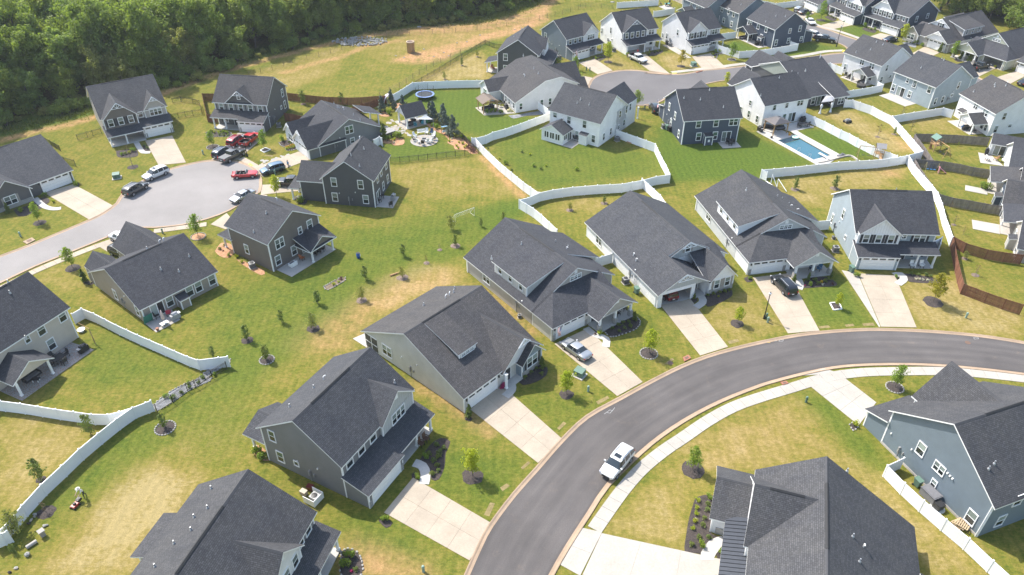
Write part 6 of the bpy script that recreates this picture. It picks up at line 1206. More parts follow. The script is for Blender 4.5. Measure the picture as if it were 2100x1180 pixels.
bed('BR',[(75,715),(130,695),(200,705),(190,760),(180,850),(175,930),(255,965),(190,1000),(140,1052),(70,1045),(12,1035),(22,930),(40,830)],shr=[('b',155,712,.9),('g',150,755),('g',150,790),('g',132,840),('g',120,882),('g',97,953),('g',155,957),('g',55,1000),('b',110,1000,.8),('y',92,732),('y',85,777),('y',82,815),('y',72,858),('y',62,902),('w',85,735,.4),('w',78,838,.4)],where='in the kidney bed by the metal porch roof'); bed('BR',[(200,1050),(240,1030),(245,1075),(215,1085)],shr=[('b',233,1042,.8)],where='beside the curved path at lower right')
bed('BR',[(1010,270),(1040,255),(1058,285),(1030,305)],edge=True,shr=[('y',1042,275,1.3)],where='at the slate blue garage corner'); bed('z1',[(610,1180),(860,1150),(920,1190),(900,1260),(650,1270)],shr=[('b',700,1240,.8),('g',750,1230),('y',800,1215),('b',850,1190,1.)],where='before the craftsman porch'); bed('z1',[(985,1100),(1040,1090),(1100,1170),(1020,1185)],shr=[('g',1020,1110),('g',1060,1150)],where='beside the craftsman path')
bed('z2',[(160,920),(250,890),(480,910),(520,940),(480,970),(300,980),(180,985)],edge=True,shr=[('y',280,925,1.1),('y',340,925,1.1),('b',400,930,.8),('b',450,935,.9),('h',360,960),('h',412,962),('h',468,965),('b',230,910,.7)],where='in the bed of the charcoal house'); bed('y7',[(1195,300),(1260,275),(1340,268),(1440,320),(1440,395),(1310,412),(1285,370),(1220,340)],edge=True,shr=[('b',1240,270,1.3),('f',1300,375),('f',1330,365),('f',1365,350),('f',1400,345),('y',1310,395),('y',1350,385),('y',1390,375),('y',1425,365),('g',1340,300),('g',1375,315),('r',1270,320,.5)],where='in the flower bed by the slate ranch garage')
bed('ML',[(1300,400),(1340,350),(1400,360),(1420,400),(1380,440),(1330,430)],mat=pine,shr=[('g',1330,390,.8),('g',1360,370,.9),('y',1435,440,1.1),('y',1465,470,1.1),('b',1385,430,.6),('r',1350,400,.5)],where='beside the dark brown house'); bed('ML',[(1430,450),(1500,470),(1600,520),(1580,545),(1480,490)],mat=pine,where='along the dark brown house wall'); bed('ML',[(80,150),(180,120),(260,75),(300,100),(200,170),(120,190)],shr=[('gc',55,170,1.5),('b',130,160,.9),('g',200,130),('b',270,70,.9),('y',325,105,1.)],where='before the left edge ranch'); bed('ML',[(500,590),(530,575),(570,595),(540,605)],shr=[('gc',515,590,1.8),('w',555,590,.8)],where='at the taupe ranch corner'); bed('TL',[(445,1120),(475,1110),(480,1125),(460,1135)],shr=[('b',463,1125,1.3)],where='at the left edge ranch garage')
bed('y7',[(1420,1060),(1560,1050),(1600,1120),(1560,1180),(1440,1150)],shr=[('w',1462,1090,1.2),('y',1480,1150,1.6),('b',1520,1140,1.4),('g',1580,1010)],where='before the near-black house'); bed('BL',[(1520,420),(1560,395),(1610,430),(1625,490),(1560,470)],mat=pine,shr=[('y',1540,425,1.2),('b',1555,445,1.2),('y',1580,455,1.1),('b',1600,475,1.1)],where='behind the dark grey house'); bed('BM',[(0,1040),(40,1020),(95,1040),(125,1100),(120,1180),(0,1180)],edge=True,shr=[('b',45,1070,1.),('b',30,1120,1.2),('p',60,1160,.6),('g',90,1150)],where='at the bottom edge house')
bed('z4',[(1780,545),(1900,500),(1960,540),(1860,600),(1770,595)],shr=[('b',1815,570,.9),('g',1850,560),('g',1880,550),('g',1910,545),('w',1860,590,.7)],where='before the blue-grey house porch'); bed('z4',[(1250,700),(1330,640),(1370,680),(1310,730)],shr=[('b',1275,650,2.)],where='behind the far ranch'); bed('z5',[(1590,800),(1640,740),(1780,715),(1800,745),(1700,790)],shr=[('gc',1600,790,1.2),('g',1680,755),('g',1720,745),('g',1765,735)],where='before the navy-gabled house'); bed('z5',[(1285,790),(1310,780),(1320,815),(1295,820)],shr=[('b',1300,800,1.1)],where='at the open navy-gabled garage'); bed('z6',[(760,810),(820,770),(930,760),(930,775),(850,780),(830,835),(790,835)],edge=True,shr=[('b',815,745,1.2),('b',870,750,1.2),('b',915,745,1.1),('y',780,790,1.),('y',805,825,.9)],where='before the off-white house porch')
bed('z7',[(490,245),(560,225),(640,250),(660,290),(600,300)],shr=[('gc',535,225,1.2),('g',580,245),('g',610,265),('g',650,270)],where='at the top right shuttered house'); bed('z7',[(1020,415),(1080,395),(1220,440),(1200,470),(1100,450)],shr=[('b',1060,385,1.3),('g',1110,415),('g',1150,430),('b',1210,430,1.1)],where='before the double-gabled navy house'); bed('z8',[(350,610),(420,600),(540,640),(530,680),(400,640)],mat=gravel,shr=[('g',410,605,.8),('g',460,615,.8),('g',500,625,.8),('b',540,630,1.2),('b',630,660,1.2)],where='in the gravel strip of the grey craftsman house'); bed('z8',[(1080,850),(1150,830),(1220,860),(1150,885)],shr=[('gc',1190,850,2.4),('gc',1300,880,2.),('r',1110,840,.6)],where='before the olive gabled house'); bed('z8',[(1640,955),(1690,950),(1700,980),(1660,985)],shr=[('y',1665,965,1.2),('y',1920,1000,1.6),('gc',875,745,1.8)],where='by the garages at the right edge')
# pine straw islands of the pavilion yard
bed('y6',[(130,380),(240,330),(330,380),(330,430),(200,425)],mat=pine,shr=[('y',180,365,1.4),('y',260,345,1.2),('y',350,340,1.4),('b',320,390,1.4)],where='in the pine straw left of the pavilion'); bed('y6',[(430,190),(540,195),(540,280),(450,290)],mat=pine,where=''); bed('y6',[(370,880),(420,820),(540,810),(605,860),(570,930),(430,945),(380,920)],mat=pine,shr=[('b',470,810,1.8),('b',520,800,1.4),('y',425,855,1.1),('w',420,900,1.)],where='in the pine straw island near the hot tub'); bed('y6',[(200,890),(240,770),(350,820),(370,900),(270,910)],mat=pine,shr=[('gc',235,850,2.6),('b',300,860,1.5)],where='beside the hot tub')
bed('y6',[(980,570),(1060,560),(1200,640),(1290,680),(1390,760),(1400,840),(1480,790),(1560,760),(1700,830),(1830,970),(1920,1080),(1780,1090),(1720,1040),(1620,1020),(1500,1010),(1480,950),(1370,900),(1380,830),(1280,740),(1160,690)],mat=pine,shr=[('y',1400,880,1.),('y',1530,960,.9),('y',1570,900,1.),('y',1640,920,1.1),('y',1700,960,1.),('y',1670,990,.9),('y',1560,1000,.8),('b',1180,640,1.3),('b',1110,610,1.2),('b',1630,830,1.3),('r',1740,990,1.3),('r',1790,1030,1.2),('r',1840,1060,1.2),('w',1445,830,1.2),('w',1450,880,1.),('b',1540,810,1.),('b',1740,870,1.2),('y',1660,800,1.2)],where='in the pine straw border by the black fence')
bed('ML',[(1960,615),(2065,560),(2090,575),(1985,635)],edge=True,mat=granular('bed_soil',(.10,.07,.05),(.22,.17,.11)),shr=[('y',2020,605,.9),('y',2050,590,.8),('r',2065,570,.7)],where='in the narrow vegetable bed'); bed('y1',[(480,505),(620,490),(850,455),(890,490),(690,510),(540,540)],mat=gravel,where='')
bed('ML',[(1172,1195),(1275,1105),(1375,1050),(1390,1075),(1290,1140),(1190,1215)],mat=gravel,edge=True,shr=[('b',1300,1150,.7),('b',1230,1170,.8)],where='in the rock garden strip'); bed('BL',[(930,150),(1000,90),(1130,20),(1260,-15),(1270,5),(1150,60),(1050,130),(950,185)],mat=gravel,edge=True,shr=[('b',1010,105,.8),('b',1050,112,.8),('g',1098,82),('g',1150,50),('b',1140,25,.8),('g',1205,20)],where='in the lower rock garden strip')
# ================================================================== VEHICLES
def vehicle_meshes(kind):
    """lofted bodies. stations: x, sill z, belt z, roof z, belt half width, roof half width"""
    S={'suv':([(-2.42,.42,.80,.80,.74,.66),(-2.36,.36,.98,1.02,.88,.70),(-2.26,.34,1.06,1.42,.93,.70),(-2.0,.33,1.08,1.68,.95,.69),(-.9,.32,1.07,1.74,.96,.69),(.1,.32,1.05,1.73,.96,.68),(.55,.32,1.04,1.62,.96,.66),(1.15,.32,1.04,1.10,.95,.80),(1.7,.33,.99,1.03,.93,.76),(2.2,.36,.90,.93,.87,.66),(2.40,.42,.70,.72,.74,.55)],.36,(-1.42,1.46)),
       'sedan':([(-2.38,.40,.72,.74,.70,.6),(-2.30,.34,.92,.95,.85,.68),(-1.75,.30,.97,1.01,.91,.70),(-1.45,.29,.97,1.10,.92,.60),(-.85,.28,.95,1.40,.92,.58),(.1,.28,.93,1.44,.92,.60),(.5,.28,.92,1.36,.92,.60),(1.05,.28,.91,.97,.92,.76),(1.6,.29,.86,.90,.90,.72),(2.15,.33,.76,.79,.84,.62),(2.36,.38,.60,.62,.70,.5)],.33,(-1.38,1.42)),
       'pickup':([(-2.92,.55,1.10,1.10,.90,.86),(-2.9,.48,1.18,1.18,.96,.90),(-1.05,.46,1.20,1.20,.98,.92),(-1.0,.46,1.20,1.24,.98,.72),(-.85,.45,1.22,1.84,.99,.72),(.1,.45,1.22,1.90,.99,.73),(.62,.45,1.20,1.78,.99,.71),(1.2,.45,1.18,1.24,.98,.84),(1.9,.46,1.14,1.18,.96,.82),(2.6,.50,1.05,1.08,.92,.76),(2.85,.56,.78,.80,.84,.66)],.41,(-1.75,1.85)),
       'convertible':([(-2.30,.40,.72,.74,.74,.62),(-2.2,.34,.92,.94,.86,.72),(-1.5,.30,.94,.97,.90,.74),(-1.3,.30,.93,.93,.90,.76),(.35,.28,.91,.91,.90,.76),(.6,.28,.91,.95,.90,.78),(1.6,.29,.88,.92,.90,.74),(2.2,.33,.82,.84,.84,.66),(2.34,.40,.62,.64,.74,.56)],.33,(-1.36,1.40))}
    st,wr,ax=S[kind]; n=len(st); rings=[]
    for x,zs,zb,zr,wb,wr_ in st:
        zm=zs+(zb-zs)*.5; half=[(0,zs),(wb*.86,zs),(wb*.97,zs+.08),(wb,zm),(wb*.985,zb-.05),(wb*.93,zb),(wr_+.03,zr-.05 if zr>zb+.12 else zb+(zr-zb)*.6),(wr_*.85,zr),(0,zr+.02)]
        rings.append([(x,y,z) for y,z in half]+[(x,-y,z) for y,z in half[-2:0:-1]])
    m=len(rings[0]); parts={'body':MB(),'side_window':MB(),'windscreen':MB(),'rear_window':MB()}
    def fc(i,j): a,b_=rings[i],rings[i+1]; return [a[j],b_[j],b_[(j+1)%m],a[(j+1)%m]]
    cab=[i for i in range(n) if st[i][3]>st[i][2]+.25]; c0,c1=(min(cab),max(cab)) if cab else (99,-1)
    for i in range(n-1):
        for j in range(m):
            q=fc(i,j); side=j in (5,m-6); topj=j in (6,7,m-8,m-7)
            if cab and side and c0<=i<c1: parts['side_window'].add(q,[(0,1,2,3)])
            elif cab and i==c1 and j in (5,6,7,m-8,m-7,m-6): parts['windscreen'].add(q,[(0,1,2,3)])
            elif cab and i==c0-1 and j in (5,6,7,m-8,m-7,m-6): parts['rear_window'].add(q,[(0,1,2,3)])
            elif kind=='pickup' and i==1 and topj: pass
            elif kind=='convertible' and i==3 and topj: pass
            else: parts['body'].add(q,[(0,1,2,3)])
    for i,rv in ((0,1),(n-1,0)): parts['body'].add(rings[i],[tuple(range(m))[::-1] if not rv else tuple(range(m))])
    ex=MB()
    if kind=='pickup': ex.box(-2.86,-1.05,-.80,.80,.72,.75).box(-2.86,-1.05,-.84,-.80,.72,1.19).box(-2.86,-1.05,.80,.84,.72,1.19).box(-2.88,-2.83,-.84,.84,.72,1.18).box(-1.1,-1.04,-.84,.84,.72,1.2)
    if kind=='convertible': ex.box(-1.25,.32,-.72,.72,.42,.46).box(-1.28,.35,-.76,-.72,.42,.92).box(-1.28,.35,.72,.76,.42,.92).box(-1.3,-1.25,-.74,.74,.42,.92).box(.3,.4,-.74,.74,.42,.92)
    out={}
    for k,b_ in list(parts.items())+[('bed' if kind=='pickup' else 'cockpit',ex)]:
        if not b_.f: continue
        bm=bmesh.new(); tmp=mesh(k,b_.v,b_.f); bm.from_mesh(tmp); bmesh.ops.remove_doubles(bm,verts=bm.verts,dist=.0005); bmesh.ops.recalc_face_normals(bm,faces=bm.faces)
        bm.to_mesh(tmp); bm.free(); 
        if k=='body':
            tmp.polygons.foreach_set('use_smooth',[True]*len(tmp.polygons))
        out[k]=tmp
    return out,wr,ax,st
VM={k:vehicle_meshes(k) for k in ('suv','sedan','pickup','convertible')}
tyre=flat('tyre_rubber',(.018,.018,.019),.85); rimm=flat('alloy_rim',(.5,.5,.51),.3,.8); rimd=flat('dark_rim',(.06,.06,.065),.35,.7); carglass=glass('car_glass',(.02,.026,.03),.03); lampg=flat('head_lamp',(.42,.43,.45),.15); taill=flat('tail_lamp',(.35,.02,.02),.25); trimb=flat('black_trim',(.02,.02,.022),.5); leatherb=flat('black_upholstery',(.03,.03,.033),.7); plate=flat('plate',(.6,.6,.58),.5)
_wh={}
def wheel_mesh(r_):
    if r_ not in _wh:
        t=MB().lathe([(r_*.62,-.115),(r_*.93,-.12),(r_,-.08),(r_,.08),(r_*.93,.12),(r_*.62,.115)],n=18,capb=False,capt=False); tm=mesh('tyre',t.v,t.f,smooth=True); tm.materials.append(tyre)
        q=MB().lathe([(.0,.07),(r_*.2,.085),(r_*.58,.06),(r_*.64,.10)],n=18,capb=False,capt=False).lathe([(r_*.64,-.10),(r_*.5,-.05),(0,-.05)],n=18,capb=False,capt=False)
        for i in range(5):
            a=i*1.2566; q.obox((r_*.36*math.cos(a),r_*.36*math.sin(a),.085),r_*.52,.07,.03,a)
        rm_=[mesh('rim',q.v,q.f),mesh('rim',q.v,q.f)]; rm_[0].materials.append(rimm); rm_[1].materials.append(rimd); _wh[r_]=(tm,rm_)
    return _wh[r_]
def carpaint(name,c,metal=.2): return flat('paint_'+name,c,.28,metal,.03,1,.5,.8)
def vehicle(kind,colour,zn,rear,front,label,cat='car',s=1.,rails=False,dark=False,cover=None,sunroof=False,name=None):
    a=Vector(G(zn,*rear,.7)); f_=Vector(G(zn,*front,.7)); d=f_-a; c=(a+f_)/2; out,wr,ax,st=VM[kind]
    root=empty(name or {'suv':'parked_car','sedan':'parked_car','pickup':'pickup_truck','convertible':'convertible_car'}[kind],(c.x,c.y,.012),math.atan2(d.y,d.x),label,cat); root.scale=(s,s,s)
    for k,me_ in out.items():
        mt={'body':colour,'bed':trimb,'cockpit':leatherb}.get(k,carglass); m2=me_.copy(); m2.materials.clear(); m2.materials.append(mt); o=bpy.data.objects.new(k,m2); COL.objects.link(o); o.parent=root
        if k in('body','side_window','windscreen','rear_window'): sm=o.modifiers.new('s','SUBSURF'); sm.levels=sm.render_levels=1
    tm,rms=wheel_mesh(wr); hw=max(q[4] for q in st)
    for x in ax:
        for sg in (1,-1):
            w_=put('wheel',tm,root,(x,sg*(hw-.11),wr)); w_.rotation_euler=(-sg*PI/2,0,0); r2=bpy.data.objects.new('rim',rms[1 if dark else 0]); COL.objects.link(r2); r2.parent=w_
            put('wheel_arch',unit_arch(wr),root,(x,sg*(hw+.004),wr),0 if sg<0 else PI)
    xf,xr=st[-1][0],st[0][0]; zf,zr=st[-2][2]-.12,st[1][2]-.14; hf,hr=st[-2][4],st[1][4]
    for sg in (1,-1):
        put('headlight',unit_box('headlight',lampg,.24,.34,.13),root,(xf-.20,sg*(hf-.17),zf-.06),-sg*.45); put('tail_light',unit_box('tail_light',taill,.12,.22,.3 if kind!='sedan' else .16),root,(xr+.06,sg*(hr-.16),zr-.14),sg*.3)
        if kind!='convertible': put('mirror',unit_box('mirror',colour,.14,.22,.15),root,((st[max(i for i in range(len(st)) if st[i][3]>st[i][2]+.25)][0]+.35),sg*(hw+.06),st[6][2]-.02))
        if kind!='convertible':
            px_=[i for i in range(len(st)) if st[i][3]>st[i][2]+.25]; i0,i1=px_[0],px_[-1]
            for xx in ([-.45,.0] if kind=='pickup' else [-1.25,-.2]): put('door_pillar',unit_pillar(kind,colour,xx),root,(0,0,0),0 if sg>0 else 0).scale=(1,sg,1)
    put('grille',unit_box('grille',trimb,.06,.9,.22),root,(xf+.0,0,st[-1][1]+.08)); put('number_plate',unit_box('number_plate',plate,.03,.34,.16),root,(xr-.01,0,zr-.30)); put('bumper',unit_box('bumper',trimb,.12,1.3,.16),root,(xr+.03,0,st[0][1]-.04))
    if rails:
        for sg in (1,-1): put('roof_rail',unit_box('roof_rail',metal,2.0,.05,.05),root,(-.8,sg*.60,1.74))
    if sunroof: put('sunroof',unit_box('sunroof',carglass,.5,.75,.012),root,(.0,0,1.752))
    if kind=='pickup' and cover: put('bed_cover',unit_box('bed_cover',cover,1.8,1.64,.05),root,(-1.96,0,1.17))
    if kind=='convertible':
        o=mobj('windscreen',mesh('windscreen',[(.62,-.66,.95),(.62,.66,.95),(.28,.58,1.28),(.28,-.58,1.28)],[(0,1,2,3)]),carglass,root); b=MB().tube((.62,-.68,.94),(.27,-.6,1.3),.03,.03,5).tube((.62,.68,.94),(.27,.6,1.3),.03,.03,5).tube((.27,-.6,1.3),(.27,.6,1.3),.03,.03,5); b.build('windscreen_frame',metal,root)
        for x in (-.35,-1.05):
            for y in (-.38,.38): b=MB().box(x-.25,x+.25,y-.25,y+.25,.46,.66).obox((x-.28,y,.88),.14,.5,.5,0,0,-.2); b.build('seat',leatherb,root)
        MB().box(-1.62,-1.28,-.66,.66,.90,1.05).build('folded_hood',leatherb,root); b=MB().lathe([(.17,0),(.19,.02),(.17,.03)],n=12); o=b.build('steering_wheel',trimb,root); o.location=(.15,.38,.95); o.rotation_euler=(0,-1.1,0)
    return root
_arch={}
def unit_arch(r_):
    if r_ not in _arch:
        b=MB(); n=10; v=[]
        for i in range(n+1): a=PI*i/n; v+= [(math.cos(a)*r_*1.05,0,math.sin(a)*r_*1.05),(math.cos(a)*r_*1.2,0,math.sin(a)*r_*1.2)]
        b.add(v,[(2*i,2*i+1,2*i+3,2*i+2) for i in range(n)]); m_=mesh('wheel_arch',b.v,b.f); m_.materials.append(trimb); _arch[r_]=m_
    return _arch[r_]
_pil={}
def unit_pillar(kind,colour,xx):
    k=(kind,colour.name,xx)
    if k not in _pil:
        st=VM[kind][3]; X=[q[0] for q in st]
        def at(c): return float(np.interp(xx,X,[q[c] for q in st]))
        zb,zr,wb,wr_=at(2),at(3),at(4),at(5); v=[(xx-.05,wb*.935,zb-.02),(xx+.05,wb*.935,zb-.02),(xx+.05,wr_+.045,zr-.04),(xx-.05,wr_+.045,zr-.04)]; m_=mesh('door_pillar',v,[(0,1,2,3)]); m_.materials.append(colour); _pil[k]=m_
    return _pil[k]
cw=carpaint('white',(.62,.62,.61),0); cs=carpaint('silver',(.36,.37,.38),.5); cb=carpaint('black',(.014,.015,.018),.2); cr=carpaint('red',(.45,.015,.018),.1); cr2=carpaint('burgundy',(.25,.012,.02),.3); cn=carpaint('navy',(.02,.03,.05),.4); cg=carpaint('gunmetal',(.10,.10,.095),.5); cbl=carpaint('blue',(.10,.17,.25),.5); cgr=carpaint('dark_grey',(.055,.057,.06),.4); crd=carpaint('dark_red',(.12,.01,.012),.2)
covm=flat('bed_cover_grey',(.13,.13,.13),.7)
vehicle('suv',cw,'BM',(1735,418),(1600,578),'white three-row SUV driving down the curved road',s=1.02,rails=True,sunroof=True)
vehicle('sedan',cs,'MM',(1490,1038),(1350,938),'silver sedan on the drive under the flag'); vehicle('suv',cb,'MR',(660,650),(565,553),'black SUV with roof rails on the drive of the white dormer house',rails=True,s=1.02); vehicle('suv',crd,'MM',(1990,665),(1930,600),'dark red car inside the open garage')
vehicle('pickup',cw,'z5',(1345,790),(1550,880),'white pickup truck before the navy-gabled open garage','truck'); vehicle('suv',cw,'TL',(1000,1025),(880,1075),'white SUV parked at the upper left of the cul-de-sac',rails=False,sunroof=True); vehicle('suv',cgr,'TL',(775,1165),(865,1115),'dark grey SUV parked on the left of the cul-de-sac',rails=True)
vehicle('suv',cr2,'y7',(510,315),(670,205),'burgundy SUV beside the red pickup on the charcoal house drive',rails=True); vehicle('pickup',cr,'y7',(690,320),(885,175),'red pickup truck with open bed on the charcoal house drive','truck'); vehicle('suv',cn,'y7',(310,480),(480,375),'dark navy SUV behind the grey pickup at the bulb',rails=True); vehicle('pickup',cg,'y7',(400,545),(665,405),'bronze grey pickup truck with covered bed at the bulb','truck',cover=covm)
vehicle('convertible',cr,'y7',(540,750),(875,725),'red convertible with the top down in the cul-de-sac'); vehicle('suv',cbl,'y7',(1240,625),(955,705),'blue crossover on the slate ranch drive',s=.95,dark=True); vehicle('pickup',cb,'y7',(1540,868),(1190,850),'black pickup truck before the near-black house','truck',cover=covm); vehicle('sedan',cs,'y7',(800,985),(545,1110),'silver sedan parked at the lower right of the cul-de-sac')
vehicle('sedan',cw,'ML',(690,300),(790,330),'white car by the taupe ranch drive, half hidden by its roof'); vehicle('suv',cb,'ML',(690,385),(790,420),'black car hidden behind the taupe ranch garage roof'); vehicle('pickup',cb,'z7',(400,545),(600,570),'black pickup truck beside the navy corner house','truck'); vehicle('suv',cw,'z7',(290,480),(410,515),'white car hidden behind the navy corner house')
vehicle('suv',cs,'z7',(80,160),(190,110),'silver car on the drive at the top',s=.95); vehicle('sedan',cgr,'z7',(145,180),(285,150),'dark grey sedan on the drive at the top'); vehicle('sedan',cw,'z7',(260,275),(330,330),'white car parked on the street at the top'); vehicle('sedan',cn,'z7',(1345,575),(1520,535),'navy sedan on the double-gabled house drive'); vehicle('pickup',cb,'z8',(1350,975),(1580,915),'black pickup truck before the olive house open garage','truck')
vehicle('suv',cs,'y2',(1170,375),(1235,330),'silver car mostly hidden by the pool house roof'); vehicle('suv',cb,'y2',(160,740),(110,660),'black car hidden beside the navy house front'); vehicle('suv',cs,'z4',(1250,725),(1370,775),'silver car half hidden by the light grey ranch roof'); vehicle('sedan',cb,'z8',(2050,1180),(2150,1140),'dark car cut by the right edge')
# ================================================================== PEOPLE
skin=flat('skin',(.45,.28,.20),.6); shirtw=flat('white_shirt',(.72,.72,.72),.85); pantsd=flat('dark_trousers',(.03,.03,.04),.9); shirtb=flat('blue_shirt',(.12,.30,.48),.85); shirtr=flat('red_shirt',(.5,.04,.05),.85); hatm=flat('straw_hat',(.62,.58,.50),.8); shoe=flat('shoe',(.04,.035,.03),.7); hair=flat('dark_hair',(.03,.02,.015),.8)
def person(J,mats,label,loc,rz,hat=False):
    """J: joint name -> (x,y,z,r). one continuous skinned body; hat or hair is a child"""
    E_=[('pelvis','waist'),('waist','chest'),('chest','neck'),('neck','head'),('head','crown'),('head','nose'),('chest','sl'),('sl','el'),('el','hl'),('chest','sr'),('sr','er'),('er','hr'),('pelvis','pl'),('pl','kl'),('kl','al'),('al','tl'),('pelvis','pr'),('pr','kr'),('kr','ar'),('ar','tr')]
    for s in 'lr':
        hx=Vector(J['h'+s][:3]); ex=Vector(J['e'+s][:3]); d=(hx-ex).normalized(); side=d.cross(Vector((0,0,1))).normalized()
        for i,(o,L) in enumerate(((-.035,.085),(-.012,.10),(.012,.095),(.035,.08))):
            a=hx+side*o+d*.04; b_=a+d*L*.6; c=b_+d*L*.3+Vector((0,0,-L*.35)); J['f%s%d'%(s,i)]=(*a,.016); J['g%s%d'%(s,i)]=(*b_,.011); J['i%s%d'%(s,i)]=(*c,.009); E_+=[('h'+s,'f%s%d'%(s,i)),('f%s%d'%(s,i),'g%s%d'%(s,i)),('g%s%d'%(s,i),'i%s%d'%(s,i))]
        a=hx+side*.05*(1 if s=='l' else -1)+d*.01; J['t%s0'%s]=(*a,.014); J['t%s1'%s]=(*(a+d*.05+Vector((0,0,-.01))),.011); E_+=[('h'+s,'t%s0'%s),('t%s0'%s,'t%s1'%s)]
    K=list(J); ix={k:i for i,k in enumerate(K)}; me_=bpy.data.meshes.new('person'); me_.from_pydata([J[k][:3] for k in K],[(ix[a],ix[b_]) for a,b_ in E_],[]); o=bpy.data.objects.new('tmp',me_); COL.objects.link(o)
    o.modifiers.new('s','SKIN'); sv=me_.skin_vertices[0].data
    for k in K: r_=J[k][3]; sv[ix[k]].radius=(r_,r_)
    sv[ix['pelvis']].use_root=True
    ss=o.modifiers.new('u','SUBSURF'); ss.levels=1; ss.render_levels=1
    dg=bpy.context.evaluated_depsgraph_get(); m2=bpy.data.meshes.new_from_object(o.evaluated_get(dg)); bpy.data.objects.remove(o)
    for m_ in mats: m2.materials.append(m_)
    keys=[(Vector(J[a][:3]),Vector(J[b_][:3]),{'sl':0,'sr':0,'el':0,'er':0,'waist':0,'chest':0,'pelvis':1,'pl':1,'pr':1,'kl':1,'kr':1,'al':3,'ar':3,'tl':3,'tr':3}.get(b_,2)) for a,b_ in E_]
    mi=[]
    for p in m2.polygons:
        best=(9,2)
        for a,b_,t in keys:
            ab=b_-a; u=max(0,min(1,(p.center-a).dot(ab)/(ab.length_squared+1e-9))); dd=(p.center-a-ab*u).length
            if dd<best[0]: best=(dd,t)
        mi.append(best[1])
    m2.polygons.foreach_set('material_index',mi); m2.polygons.foreach_set('use_smooth',[True]*len(mi)); m2.name='person'
    ob=bpy.data.objects.new('person',m2); COL.objects.link(ob); ob.location=(loc[0],loc[1],.0); ob.rotation_euler=(0,0,rz); tag(ob,label,'person')
    hx,hy,hz,hr=J['head']
    if hat: MB().lathe([(.25,.0),(.24,.015),(.12,.03),(.115,.11),(.07,.15),(.0,.155)],(hx,hy,hz+.06),14).build('hat',hatm,ob,True)
    else: MB().blob((hx-.015,hy,hz+.045),.105,.095,.10,1,.05).build('hair',hair,ob,True)
    return ob
def stand(lean=0.,arms='down',stride=.15):
    L=lean; J={'pelvis':(0,0,.95,.13),'waist':(L*.3,0,1.12,.14),'chest':(L*.7,0,1.34,.155),'neck':(L*.95,0,1.50,.055),'head':(L*1.1+.02,0,1.63,.095),'crown':(L*1.15+.02,0,1.73,.08),'nose':(L*1.1+.11,0,1.62,.02),
      'pl':(.0,.09,.88,.10),'kl':(stride,.10,.50,.065),'al':(stride*.9,.10,.10,.045),'tl':(stride*.9+.15,.11,.04,.04),'pr':(0,-.09,.88,.10),'kr':(-stride*.4,-.10,.50,.065),'ar':(-stride*1.6,-.10,.11,.045),'tr':(-stride*1.6+.14,-.11,.04,.04)}
    for s,y in (('l',1),('r',-1)):
        J['s'+s]=(L*.75,y*.19,1.40,.06)
        if arms=='fwd': J['e'+s]=(L+.16,y*.24,1.18,.045); J['h'+s]=(L+.42,y*.20,1.06,.035)
        else: J['e'+s]=(L*.6-.02+.05*y,y*.26,1.12,.045); J['h'+s]=(L*.5+.08+.05*y,y*.27,.88,.035)
    return J
mp=G('BL',515,705); mw=G('BL',458,765); md=math.atan2(mw[1]-mp[1],mw[0]-mp[0])
person(stand(.28,'fwd',.18),[shirtw,pantsd,skin,shoe],'person in white shirt, dark trousers and brimmed hat pushing a red mower',mp,md,hat=True)
person(stand(.03,'down',.14),[shirtb,pantsd,skin,shoe],'person in blue shirt and dark shorts walking on the slate ranch drive',G('y7',1335,665),math.radians(-120))
person(stand(.0,'down',.03),[shirtr,pantsd,skin,shoe],'person in red shirt standing in the open garage behind the white pickup',G('z5',1437,790),math.radians(-70))
o=MB().box(-.12,.12,-.07,.07,.35,.75).tube((-.08,0,.75),(0,0,.88),.012,.012,5).tube((.08,0,.75),(0,0,.88),.012,.012,5).build('shopping_bag',flat('bag',(.5,.5,.55),.7)); gg=G('y7',1352,660); o.location=(gg[0]+.1,gg[1]-.2,0); tag(o,'pale bag carried by the person in the blue shirt','bag')
# mower
redm=flat('mower_red',(.36,.03,.025),.4); r_=empty('lawn_mower',(*mw,0),md,'red push mower on the lower left lawn','mower'); MB().box(-.38,.38,-.27,.27,.16,.32).box(-.30,.34,-.24,.24,.32,.38).build('deck',redm,r_); MB().lathe([(.17,.38),(.17,.5),(.13,.56),(.05,.58)],n=12).build('engine',trimb,r_)
for x in (-.34,.34):
    for y in (-.3,.3): o=MB().lathe([(.12,-.03),(.12,.03)],n=12).build('wheel',tyre,r_); o.location=(x,y,.12); o.rotation_euler=(PI/2,0,0)
dist=math.hypot(mw[0]-mp[0],mw[1]-mp[1]); b=MB()
for y in (-.2,.2): b.tube((-.36,y,.3),(-max(.6,dist-.65),y,1.05),.014,.014,5)
b.tube((-max(.6,dist-.65),-.2,1.05),(-max(.6,dist-.65),.2,1.05),.016,.016,5).build('handle',trimb,r_); MB().obox((-.62,0,.42),.45,.4,.3,0,0,.2).build('grass_bag',trimb,r_)
